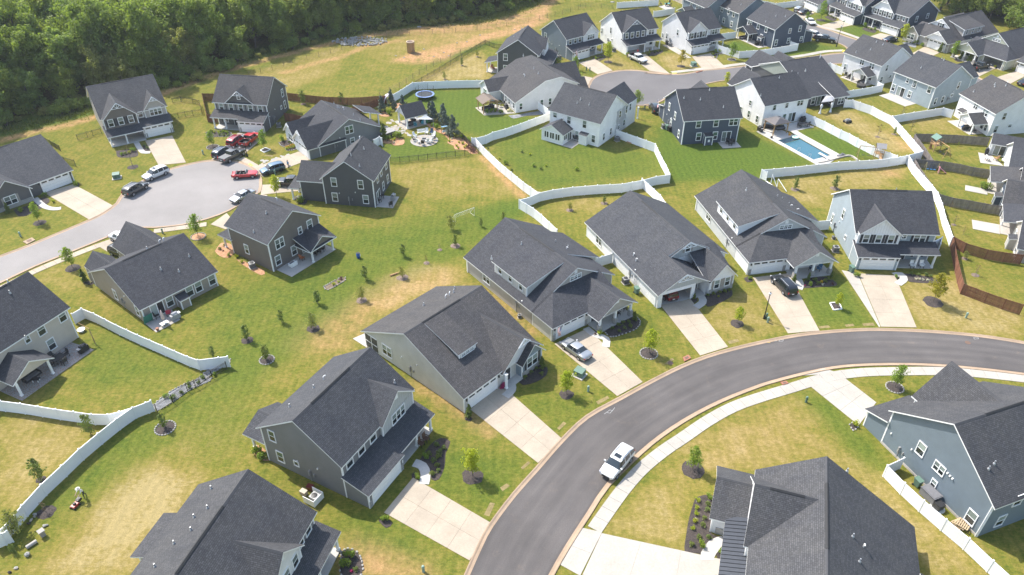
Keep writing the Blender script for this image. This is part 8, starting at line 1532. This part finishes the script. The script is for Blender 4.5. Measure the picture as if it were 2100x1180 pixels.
for i in range(3): MB().prism(LQ([pq(.0+i*.055,0.01),pq(.055+i*.055-.006,0.01),pq(.055+i*.055-.006,.99),pq(.0+i*.055,.99)]),-.02,.045-.008*i).build('step',tile,pl)
wl=Vector((-e2.y,e2.x,0)).normalized()
def rim(a,b_,w_,z,mat,nm):
    d=(b_-a).normalized(); n_=Vector((-d.y,d.x,0))*w_; MB().prism(LQ([a,b_,b_+n_,a+n_]),-.02,z).build(nm,mat,pl)
rim(pq(0,0),pq(1,0),-.14,.055,tile,'waterline_tile'); rim(pq(0,1),pq(0,0),-.14,.055,tile,'waterline_tile')
# deck slabs
DK=[Vector((*G('y8',*p),0)) for p in ((75,262),(560,175),(850,205),(610,262),(1200,580),(1060,690),(870,705))]
_dz=[.06]; deckm=concrete('pool_deck',(.47,.45,.42),.06)
def dq(a,b_,c,d_,nm='deck_slab'):
    _dz[0]+=.004; MB().prism(LQ([Vector((*G('y8',*p),0)) for p in (a,b_,c,d_)]),-.02,_dz[0]).build(nm,deckm,pl)
dq((75,262),(320,205),(590,322),(366,382)); dq((300,200),(640,125),(850,205),(545,268)); dq((545,268),(620,255),(830,385),(600,322)); dq((604,322),(690,300),(1205,580),(1062,580)); dq((75,268),(366,386),(838,644),(870,705)); dq((842,645),(1060,588),(1205,585),(1060,690))
dq((868,708),(842,648),(1060,690),(900,712))
o=MB().box(-.25,.25,-1.3,1.3,.4,.48).box(-.2,.2,-1.2,-.9,.06,.4).build('diving_board',whitep,pl); o.location=(*(Vector((*G('y8',975,615),0))-pc).xy,0); o.rotation_euler=(0,0,math.atan2(e1.y,e1.x)+PI/2)
for i,(x,y) in enumerate(((655,530),(800,615))):
    b=MB(); 
    for k in (-.25,.25): b.tube((k,0,0),(k,0,.7),.02,.02,6).tube((k,0,.7),(k,.4,.75),.02,.02,6).tube((k,.4,.75),(k,.5,.1),.02,.02,6)
    o=b.build('ladder_rail',metal,pl); o.location=(*(Vector((*G('y8',x,y),0))-pc).xy,0); o.rotation_euler=(0,0,1.2)
fl=empty('pool_float',(*G('y8',597,355),.06),0,'pale green ring float on the pool steps','pool float'); b=MB(); n=20
v=[];f=[]
for i in range(n):
    for j in range(8): a,c=2*PI*i/n,2*PI*j/8; v.append(((.5+.16*math.cos(c))*math.cos(a),(.5+.16*math.cos(c))*math.sin(a),.16+.16*math.sin(c)))
for i in range(n):
    for j in range(8): f.append((i*8+j,((i+1)%n)*8+j,((i+1)%n)*8+(j+1)%8,i*8+(j+1)%8))
b.add(v,f).build('ring',flat('float_green',(.45,.66,.55),.3),fl,True); MB().lathe([(.5,.1),(.48,.14)],n=16).build('seat',whitep,fl)
o=MB().box(-.25,.25,-.2,.2,0,.35).box(-.25,-.15,-.2,.2,.35,.7).build('toy_chair',flat('toy_orange',(.6,.27,.02),.5)); o.location=(*G('y8',520,315),.06); tag(o,'small orange toy chair by the pool','toy')
# hardtop gazebo by the pool
def gazebo(corners,h,roofmat,postmat,label,ridge=.7,ov=.35,name='gazebo',postw=.18,gab=True):
    C=[Vector((*c,0)) for c in corners]; c0=sum(C,Vector())/4; r_=empty(name,c0,0,label,'gazebo')
    for p in C: q=p-c0; o=MB().box(-postw/2,postw/2,-postw/2,postw/2,0,h).build('post',postmat,r_); o.location=q; d=C[1]-C[0]; o.rotation_euler=(0,0,math.atan2(d.y,d.x))
    for a,b_ in zip(C,C[1:]+C[:1]): d=b_-a; m_=(a+b_)/2-c0; MB().obox((m_.x,m_.y,h-.1),d.length,.12,.22,math.atan2(d.y,d.x)).build('beam',postmat,r_)
    for a,b_ in zip(C,C[1:]+C[:1]):
        d=(b_-a).normalized()
        for p,s in ((a,1),(b_,-1)): q=p-c0; MB().tube((q.x,q.y,h-.8),tuple(q+d*s*.7+Vector((0,0,h-.15))),.05,.05,4).build('brace',postmat,r_)
    u=(C[1]-C[0]).normalized(); w_=(C[3]-C[0]).normalized(); E=[C[0]-c0-u*ov-w_*ov,C[1]-c0+u*ov-w_*ov,C[2]-c0+u*ov+w_*ov,C[3]-c0-u*ov+w_*ov]; E=[e+Vector((0,0,h-.02)) for e in E]
    if gab: r0,r1=(E[0]+E[3])/2+Vector((0,0,ridge)),(E[1]+E[2])/2+Vector((0,0,ridge))
    else: m0,m1=(E[0]+E[3])/2,(E[1]+E[2])/2; r0,r1=m0+(m1-m0)*.35+Vector((0,0,ridge)),m1-(m1-m0)*.35+Vector((0,0,ridge))
    class T: pass
    T.root=r_; T.roof=roofmat; T.trim=postmat
    facets(T,[[E[0],E[1],r1,r0],[E[3],r0,r1,E[2]]]+([] if gab else [[E[0],r0,E[3]],[E[1],E[2],r1]]),.07)
    if gab:
        for a,b_,rr_ in ((E[0],E[3],r0),(E[1],E[2],r1)): bb=MB(); bb.tube(tuple(a),tuple(b_),.06,.06,4).tube(tuple(a),tuple(rr_),.06,.06,4).tube(tuple(b_),tuple(rr_),.06,.06,4).tube(tuple((a+b_)/2),tuple(rr_),.05,.05,4); bb.build('gable_frame',postmat,r_)
    return r_
metb=flat('brown_metal_roof',(.13,.098,.075),.75); metg=flat('bronze_roof',(.11,.10,.10),.5,.3)
gazebo([G('y8',170,250),G('y8',292,320),G('y8',475,285),G('y8',350,215)],2.5,metg,post_w,'timber hardtop gazebo with bronze roof by the pool',.75,gab=False)
for i,(x,y,rz) in enumerate(((240,215,2.6),(380,240,.2))): sofa(G('y8',x,y),rz,'dark wicker sofa under the pool gazebo, '+['left one','right one'][i])
table(G('y8',315,265),.3,'low dark table under the pool gazebo',dkw,1.,.7,.4); grill(G('y8',118,262),R(-70),'black covered grill at the left end of the pool deck'); table(G('y8',700,200),.2,'dark covered dining table on the pool patio',dkw,1.9,1.2); grill(G('y8',690,130),R(22),'black grill against the pool house wall')
for i,(x,y) in enumerate(((640,210),(760,195),(660,175))): chair(G('y8',x,y),i*2.,'dark chair at the covered dining table on the pool patio',dkw,'chairs of the pool patio table')
o=MB().lathe([(.2,0),(.25,.3),(.2,.4)],n=10).build('planter_pot',trimb); o.location=(*G('y8',275,355),.06); tag(o,'small black pot on the pool deck edge','pot')
# wooden playset beyond the pool
def playset(c,rz,label,roofmat,wd=cedar,slide=None,swing=True):
    r_=empty('playset',(*c,0),rz,label,'playset')
    for x in (-.7,.7):
        for y in (-.7,.7): put('post',unit_box('post',wd,.1,.1,2.6),r_,(x,y,0))
    for i in range(7): MB().box(-.75,.75,-.72+i*.2,-.55+i*.2,1.2,1.25).build('deck_board',wd,r_)
    for s in (-1,1): MB().box(-.7,.7,s*.7-.02,s*.7+.02,1.8,1.9).box(-.7,.7,s*.7-.02,s*.7+.02,1.4,1.5).build('rail',wd,r_)
    for s in (-1,1): MB().add([(-.9,0,3.2),(.9,0,3.2),(.9,s*.95,2.5),(-.9,s*.95,2.5),(-.9,0,3.24),(.9,0,3.24),(.9,s*.95,2.54),(-.9,s*.95,2.54)],[(0,3,2,1),(4,5,6,7),(0,1,5,4),(1,2,6,5),(2,3,7,6),(3,0,4,7)]).build('roof_sheet',roofmat,r_)
    if slide: MB().obox((.2,-1.9,.65),.5,2.7,.06,0,.48).build('slide',slide,r_); 
    if swing:
        MB().tube((-.7,0,2.3),(-3.6,0,2.3),.06,.06,6).build('swing_beam',wd,r_)
        for s in (-1,1): MB().tube((-3.6,0,2.35),(-3.8,s*.9,0),.05,.05,6).build('swing_leg',wd,r_)
        for x in (-1.7,-2.7): MB().tube((x-.2,0,2.3),(x-.2,0,.5),.008,.008,4).tube((x+.2,0,2.3),(x+.2,0,.5),.008,.008,4).box(x-.25,x+.25,-.1,.1,.46,.5).build('swing_seat',trimb,r_)
    MB().obox((.85,.3,.6),.06,.5,1.4,0,0,.35).build('ladder',wd,r_)
playset(G('y8',1700,630),R(165)+PI,'grey-roofed timber playset at the end of the pool lawn',flat('faded_grey_tarp',(.25,.24,.24),.8),post_w,cedar); playset(G('y4',1015,395),R(100),'green-roofed timber playset with swing in the wood-fenced yard',flat('green_tarp',(.09,.17,.14),.7),cedar,flat('green_slide',(.03,.16,.08),.4))
r_=empty('swing_set',(*G('y4',985,650),0),R(-12),'metal swing set with pink slide in the lower wood-fenced yard','swing set')
for x in (-1.3,.9): 
    for s in (-1,1): MB().tube((x,0,1.9),(x,s*.8,0),.03,.03,6).build('leg',flat('swing_tan',(.5,.42,.22),.5),r_)
MB().tube((-1.3,0,1.9),(.9,0,1.9),.035,.035,6).build('beam',flat('swing_navy',(.03,.05,.10),.5),r_)
for x in (-.8,-.2,.4): MB().tube((x-.15,0,1.9),(x-.15,0,.5),.008,.008,4).tube((x+.15,0,1.9),(x+.15,0,.5),.008,.008,4).box(x-.2,x+.2,-.1,.1,.45,.5).build('swing_seat',flat('toy_blue',(.05,.22,.5),.5),r_)
MB().obox((1.7,-.2,.62),1.9,.45,.06,0,0,.62).box(1.05,1.15,-.45,.05,0,1.2).build('slide',flat('pink_slide',(.62,.25,.32),.4),r_)
# shade gazebo with drapes
r_=gazebo([G('y3',-5,850),G('y3',110,835),G('y3',150,775),G('y3',45,775)],2.3,flat('striped_canopy',(.30,.30,.31),.8),trimb,'gazebo with white tied drapes behind the dark grey house',.3,.1,gab=False); 
for i,p in enumerate((('y3',5,860),('y3',110,845),('y3',148,790))):
    q=Vector((*G(*p),0))-r_.location; MB().lathe([(.12,2.2),(.28,1.8),(.10,1.1),(.16,.6),(.3,.05)],(q.x,q.y,0),10,False,False).build('drape',flat('white_drape',(.74,.74,.76),.9),r_,True)
r_=empty('quad_bike',(*G('TR',995,742),0),.4,'small grey ride-on vehicle parked in the dry gazebo yard','vehicle'); MB().obox((0,0,.5),1.3,.5,.35).obox((-.2,0,.75),.6,.35,.18).build('body',acgrey,r_); MB().tube((.4,-.35,1.0),(.4,.35,1.0),.025,.025,6).tube((.4,0,.6),(.4,0,1.0),.03,.03,6).build('handlebar',trimb,r_)
for x in (-.5,.5):
    for y in (-.42,.42): o=MB().lathe([(.28,-.1),(.28,.1)],n=14).build('wheel',tyre,r_); o.location=(x,y,.28); o.rotation_euler=(PI/2,0,0)
# pool yard end: kayak/planter wall
r_=empty('garden_wall',(0,0,0),0,'low curved pale garden edging at the end of the pool deck','garden edging')
L=smooth_line(GP('y8',[(900,690),(1000,672),(1100,645),(1200,615),(1290,595),(1350,600),(1400,630),(1430,655)]),.8)
for a,b_ in zip(L[:-1],L[1:]): d=b_-a; MB().obox(((a[0]+b_[0])/2,(a[1]+b_[1])/2,.12),np.linalg.norm(d)*.96,.3,.28,math.atan2(d[1],d[0])).build('edging_block',patiom,r_)
o=MB().obox((0,0,.25),1.6,.5,.3).blob((.3,.1,.45),.3,.25,.2,2).build('covered_pool_equipment',cushg); o.location=(*G('y8',1210,598),0); o.rotation_euler=(0,0,.4); tag(o,'dark pool gear lying at the far end of the pool deck','pool gear')
# white A frames of the half-built fence
r_=empty('unfinished_fence',(*G('y8',270,960),0),0,'unfinished white fence frames with slanted rails below the pool fence','fence'); base=Vector((*G('y8',270,960),0))
for i,(a,b_,z0,z1) in enumerate((((265,965),(295,855),0,0),((295,855),(350,1010),1.8,0),((205,930),(360,1035),.15,.15),((370,900),(350,1010),1.7,0),((370,900),(480,1070),1.7,0.2))):
    p=Vector((*G('y8',*a,z0),z0))-base if z0 else Vector((*G('y8',*a),0))-base; q=Vector((*G('y8',*b_,z1),z1))-base if z1 else Vector((*G('y8',*b_),0))-base
    if i==0: q=p+Vector((0,0,1.8))
    MB().tube(tuple(p),tuple(q),.08,.08,4).build('rail',vinyl,r_)
# ================================================================== PAVILION YARD
PV=[G('y6',470,540),G('y6',650,650),G('y6',985,565),G('y6',830,480)]
PVo=House('pavilion','white-posted shingled pavilion with shade sail in the fire pit yard',G('y6',650,650),0,'white',roofd,cat='pavilion')
a_=Vector(PV[1]);b_=Vector(PV[2]);c_=Vector(PV[0]); PVo.a=math.atan2((b_-a_).y,(b_-a_).x); PVo.root.rotation_euler=(0,0,PVo.a); PL=(b_-a_).length; PD=min(5.2,(c_-a_).length)
PVo.prof('x',0,PL,[(0,2.7),(PD/2,4.5),(PD,2.7)],ends=(1,1),sides=(0,0),z0=2.5,wall=boardw,trimc=False)
for x in (.15,PL-.15):
    for y in (.15,PD-.15): PVo.col(x,y,0,2.6,wd=.3)
PVo.box('beam',0,PL,.05,.25,2.3,2.56,white); PVo.box('beam',0,PL,PD-.25,PD-.05,2.3,2.56,white); sheet('patio',[PVo.world(*p) for p in ((-.6,-.3),(PL+.3,-.3),(PL+.3,PD+.3),(-.6,PD+.3))],.06,flagst,thick=.07)
sl_=empty('shade_sail',(*G('y6',985,470),0),0,'grey triangular shade sail beside the pavilion','shade sail'); s0=sl_.location; T3=[Vector((*G('y6',790,465,2.6),2.6)),Vector((*G('y6',985,390,2.9),2.9)),Vector((*G('y6',1110,475,2.2),2.2))]; n=8; v=[]
for i in range(n+1):
    for j in range(n+1-i): a=i/n;b2=j/n; p=T3[0]*(1-a-b2)+T3[1]*a+T3[2]*b2; p.z-=.5*(a*b2+b2*(1-a-b2)+a*(1-a-b2)); v.append(tuple(p-s0))
f=[];k=0; row=[]
for i in range(n+1): row.append(k); k+=n+1-i
for i in range(n):
    for j in range(n-i):
        f.append((row[i]+j,row[i+1]+j,row[i]+j+1))
        if j<n-i-1: f.append((row[i+1]+j,row[i+1]+j+1,row[i]+j+1))
MB().add(v,f).build('sail_cloth',flat('sail_grey',(.50,.50,.50),.9),sl_); q=T3[2]-s0; MB().tube((q.x,q.y,0),(q.x,q.y,2.3),.05,.05,6).build('mast',metal,sl_)
for i in range(4): sofa(PVo.world(1.4+i*1.6,1.2+(i%2)*2.),PVo.a+i*1.5,['dark sofa under the pavilion near the left posts','dark sofa at the back of the pavilion','grey sofa under the shade sail end','dark sofa beside the pavilion table'][i],1.8)
for i,(u,v_,c_) in enumerate(((4.2,.6,(.05,.28,.35)),(5.2,.7,(.10,.35,.12)),(6.2,.8,(.06,.12,.3)),(2.2,.8,(.06,.25,.3)))): o=MB().box(-.5,.5,-.3,.3,0,.45).box(-.4,.4,-.2,.2,.45,.6).build('toy_box',flat('toy_%d'%i,c_,.5)); o.location=(*PVo.world(u,v_),.07); o.rotation_euler=(0,0,i*.7); tag(o,['turquoise','green','dark blue','teal'][i]+' toy box inside the pavilion','toy box')
o=MB().obox((0,0,1.1),.5,.35,1.1).box(-.3,.3,-.25,.25,0,.2).tube((-.2,.1,.2),(-.15,.1,.6),.03,.03,5).tube((.2,.1,.2),(.15,.1,.6),.03,.03,5).build('arcade_cabinet',flat('lilac',(.5,.42,.5),.6)); o.location=(*PVo.world(.7,1.6),.06); tag(o,'pale lilac cabinet at the left of the pavilion','cabinet')
# fire pit circle
FC=Vector((*G('y6',955,860),0)); R1=(Vector((*G('y6',1190,860),0))-Vector((*G('y6',720,860),0))).length/2
fp=empty('fire_pit_terrace',FC); tag(fp,kind='structure'); rr=random.Random(9)
for k,(r0,r1_,n) in enumerate(((.55,R1*.4,8),(R1*.4,R1*.72,14),(R1*.72,R1,20))):
    for i in range(n):
        a0,a1=2*PI*i/n+.012/(k+1),2*PI*(i+1)/n-.012/(k+1); P=[(r0*1.01*math.cos(a0),r0*1.01*math.sin(a0)),(r1_*math.cos(a0),r1_*math.sin(a0)),(r1_*math.cos((a0+a1)/2),r1_*math.sin((a0+a1)/2)),(r1_*math.cos(a1),r1_*math.sin(a1)),(r0*1.01*math.cos(a1),r0*1.01*math.sin(a1))]
        MB().prism(P,0,.05+rr.uniform(0,.015)).build('flagstone',flagst,fp)
MB().lathe([(R1*1.0,0),(R1*1.05,.08),(R1*1.0,.09)],n=40,capb=False,capt=False).build('kerb_ring',edgest,fp)
r_=empty('fire_pit',(FC.x,FC.y,.05),0,'square stone fire pit in the middle of the round terrace','fire pit'); MB().box(-.55,.55,-.55,-.4,0,.45).box(-.55,.55,.4,.55,0,.45).box(-.55,-.4,-.4,.4,0,.45).box(.4,.55,-.4,.4,0,.45).build('stone_rim',stonem,r_); MB().box(-.4,.4,-.4,.4,0,.3).build('ash_bed',trimb,r_)
AD=[(905,740,'w','bench'),(1000,740,'w','first'),(1080,745,'n',''),(1120,795,'w','second'),(1130,850,'b',''),(1080,890,'w','third'),(1010,900,'w','fourth'),(930,935,'b2',''),(850,900,'w','fifth'),(780,870,'b3',''),(790,805,'w','sixth')]
lab={'n':'navy lounge chair at the upper right of the fire pit','b':'black chair right of the fire pit','b2':'black chair below the fire pit','b3':'dark chair left of the fire pit'}
for x,y,k,l in AD:
    p=Vector((*G('y6',x,y),0)); d=FC-p; rz=math.atan2(d.y,d.x)
    if l=='bench':
        r_=empty('garden_bench',(p.x,p.y,.06),rz-PI/2,'white slatted bench at the top of the fire pit terrace','bench')
        for i in range(4): MB().box(-.8,.8,-.2+i*.12,-.1+i*.12,.42,.46).build('seat_slat',whitep,r_)
        for i in range(4): MB().box(-.8,.8,-.28,-.25,.5+i*.12,.6+i*.12).build('back_slat',whitep,r_)
        for xx in (-.75,.7): MB().box(xx,xx+.06,-.28,.24,0,.42).build('leg',whitep,r_)
    elif k=='w': chair((p.x,p.y),rz,{'first':'white adirondack chair beside the white bench','second':'white adirondack chair at the right of the fire pit','third':'white adirondack chair at the lower right of the fire pit','fourth':'white adirondack chair below right of the fire pit','fifth':'white adirondack chair below left of the fire pit','sixth':'white adirondack chair at the upper left of the fire pit'}[l],whitep,None,True)
    else: chair((p.x,p.y),rz,lab[k],flat('navy_cloth',(.03,.06,.12),.8) if k=='n' else trimb,None,True)
# flagstone path pieces
fpath=empty('flagstone_path'); tag(fpath,kind='structure'); rr=random.Random(3)
def flags(zn,line,wd,n):
    L=smooth_line(GP(zn,line),.3)
    for i in range(n):
        p=L[rr.randrange(len(L))]; t=rr.uniform(-wd,wd); c=(p[0]+rr.uniform(-wd,wd),p[1]+t); k=rr.randint(5,7); r0=rr.uniform(.22,.48); MB().prism([(c[0]+r0*rr.uniform(.75,1.1)*math.cos(2*PI*j/k),c[1]+r0*rr.uniform(.75,1.1)*math.sin(2*PI*j/k)) for j in range(k)],-.01,.03+i*.0004).build('flagstone',flagst,fpath)
flags('y6',[(240,630),(420,630),(560,600)],.9,38); flags('y6',[(440,740),(520,690),(640,740),(720,775)],.6,26); flags('y6',[(300,545),(400,500),(470,540)],.5,16); flags('y6',[(400,660),(500,620),(600,640)],.9,24); flags('y7',[(920,600),(1080,560),(1220,520),(1330,470)],.9,40)
ht=empty('hot_tub',(*G('y6',310,755),0),PVo.a+.15,'square hot tub with grey cover behind the slate ranch','hot tub'); MB().box(-1.1,1.1,-1.1,1.1,0,.85).build('cabinet',dkgrey,ht); 
for s in (-1,1): MB().box(-1.15,1.15,min(s*.01,s*1.15),max(s*.01,s*1.15),.85,.98).build('cover_half',flat('tub_cover',(.26,.25,.25),.7),ht)
sw=empty('garden_swing',(*G('y6',1320,735),0),R(-160),'small garden swing seat with blue canopy among conifers','swing seat'); MB().obox((0,0,.45),1.1,.5,.08).obox((0,.28,.75),1.1,.08,.5).build('seat',whitep,sw); MB().obox((0,0,1.6),1.3,.7,.05,0,.1).build('canopy',flat('canopy_blue',(.12,.22,.32),.8),sw)
for s in (-.65,.65): MB().tube((s,-.5,0),(s,0,1.6),.03,.03,6).tube((s,.5,0),(s,0,1.6),.03,.03,6).build('leg',trimb,sw)
r_=empty('play_arch',(*G('y6',330,190),0),R(20),'pale purple arched garden tunnel by the brown fence','arch'); n=12; v=[]
for x in (-.7,.7):
    for rad in (1.3,1.22):
        for i in range(n+1): a=PI*i/n; v.append((rad*math.cos(a),x,rad*1.5*math.sin(a)))
m1=n+1; f=[(i,i+1,2*m1+i+1,2*m1+i) for i in range(n)]+[(m1+i,3*m1+i,3*m1+i+1,m1+i+1) for i in range(n)]+[(i,m1+i,m1+i+1,i+1) for i in range(n)]+[(2*m1+i,2*m1+i+1,3*m1+i+1,3*m1+i) for i in range(n)]; MB().add(v,f).build('arch_cover',flat('lilac_cover',(.52,.47,.55),.7),r_,True); MB().box(-1.32,-1.2,-.7,.7,0,.08).box(1.2,1.32,-.7,.7,0,.08).build('foot_rail',trimb,r_)
# trampoline
c=G('y6',970,95); r_=empty('trampoline',(*c,0),0,'round trampoline with blue pad and net posts in the green yard','trampoline'); MB().lathe([(1.75,.86),(1.75,.92),(2.15,.92),(2.15,.86)],n=28,capb=False,capt=False).build('safety_pad',flat('pad_blue',(.16,.24,.45),.6),r_); MB().lathe([(1.74,.86),(0.01,.84)],n=28,capb=False,capt=False).build('jump_mat',trimb,r_)
for i in range(6):
    a=i*PI/3+.3; MB().tube((2.1*math.cos(a),2.1*math.sin(a),0),(2.1*math.cos(a),2.1*math.sin(a),2.6),.03,.03,6).build('net_post',trimb,r_)
b=MB()
for i in range(36):
    a=2*PI*i/36; b.tube((2.05*math.cos(a),2.05*math.sin(a),.95),(2.05*math.cos(a),2.05*math.sin(a),2.5),.006,.006,3,False)
for k in range(5):
    z=1.2+k*.32
    for i in range(24): a,a2=2*PI*i/24,2*PI*(i+1)/24; b.tube((2.05*math.cos(a),2.05*math.sin(a),z),(2.05*math.cos(a2),2.05*math.sin(a2),z),.006,.006,3,False)
n_=b.build('safety_net',trimb,r_); n_['kind']='stuff'
# timber pergola on the light grey ranch patio
gazebo([G('y1',120,430),G('y1',185,490),G('y1',345,460),G('y1',260,400)],2.5,metb,post_w,'timber pergola with brown metal roof on the light grey ranch patio',.8,.4); sheet('patio',GP('y1',[(85,415),(190,505),(560,480),(420,400),(300,370)]),.06,drive_new,thick=.07)
for i,(x,y) in enumerate(((225,470),(275,470),(325,465),(385,478))): shrub('shrub',SHR['b'],G('y1',x,y),'potted round bush along the pergola patio','shrub','potted bushes of the pergola patio',1.1)
grill(G('y1',275,425),R(20),'black covered grill under the timber pergola'); sofa(G('y1',225,440),R(30),'dark sofa under the timber pergola'); grill(G('y1',455,430),R(110),'black covered grill against the light grey ranch wall'); table(G('y1',375,405),.3,'small dark table on the pergola patio',dkw,.8,.6); chair(G('y1',420,385),2.5,'dark covered chair on the pergola patio'); o=MB().box(-.5,.5,-.3,.3,0,.4).blob((.1,0,.5),.3,.25,.2,3).build('toy_chest',flat('toy_yellow',(.42,.38,.2),.6)); o.location=(*G('y1',490,460),.06); tag(o,'pale toy chest at the end of the pergola patio','toy')
# little saplings in the sunroom yard
for i,(x,y) in enumerate(((640,945),(735,975),(775,1110),(865,1145),(925,1110),(1290,1155),(235,900),(370,1020),(455,1085),(515,1160),(155,815))): shrub('yard_sapling',[SHR['g'],SHR['y'],SHR['b']][i%3],G('y1',x,y),'small sapling dotted in the sunroom house yard','shrub','saplings of the sunroom yard',rg.uniform(.7,1.1))
for i,(x,y) in enumerate(((855,240),(1085,880),(1180,910))): pass
# ================================================================== HAZE
hz=MB().box(-420,420,-60,460,-1.5,70).build('haze'); hm=bpy.data.materials.new('haze_air'); hm.use_nodes=True; nt=hm.node_tree; nt.nodes.clear()
vo=nt.nodes.new('ShaderNodeVolumePrincipled'); vo.inputs['Color'].default_value=(.86,.91,1,1); vo.inputs['Density'].default_value=.00014; vo.inputs['Anisotropy'].default_value=.2
mo=nt.nodes.new('ShaderNodeOutputMaterial'); nt.links.new(vo.outputs[0],mo.inputs['Volume']); hz.data.materials.clear(); hz.data.materials.append(hm); tag(hz,'thin pale summer haze over the whole neighbourhood','haze',kind='stuff')
sc.cycles.volume_bounces=0; sc.cycles.volume_step_rate=10; sc.cycles.volume_max_steps=32
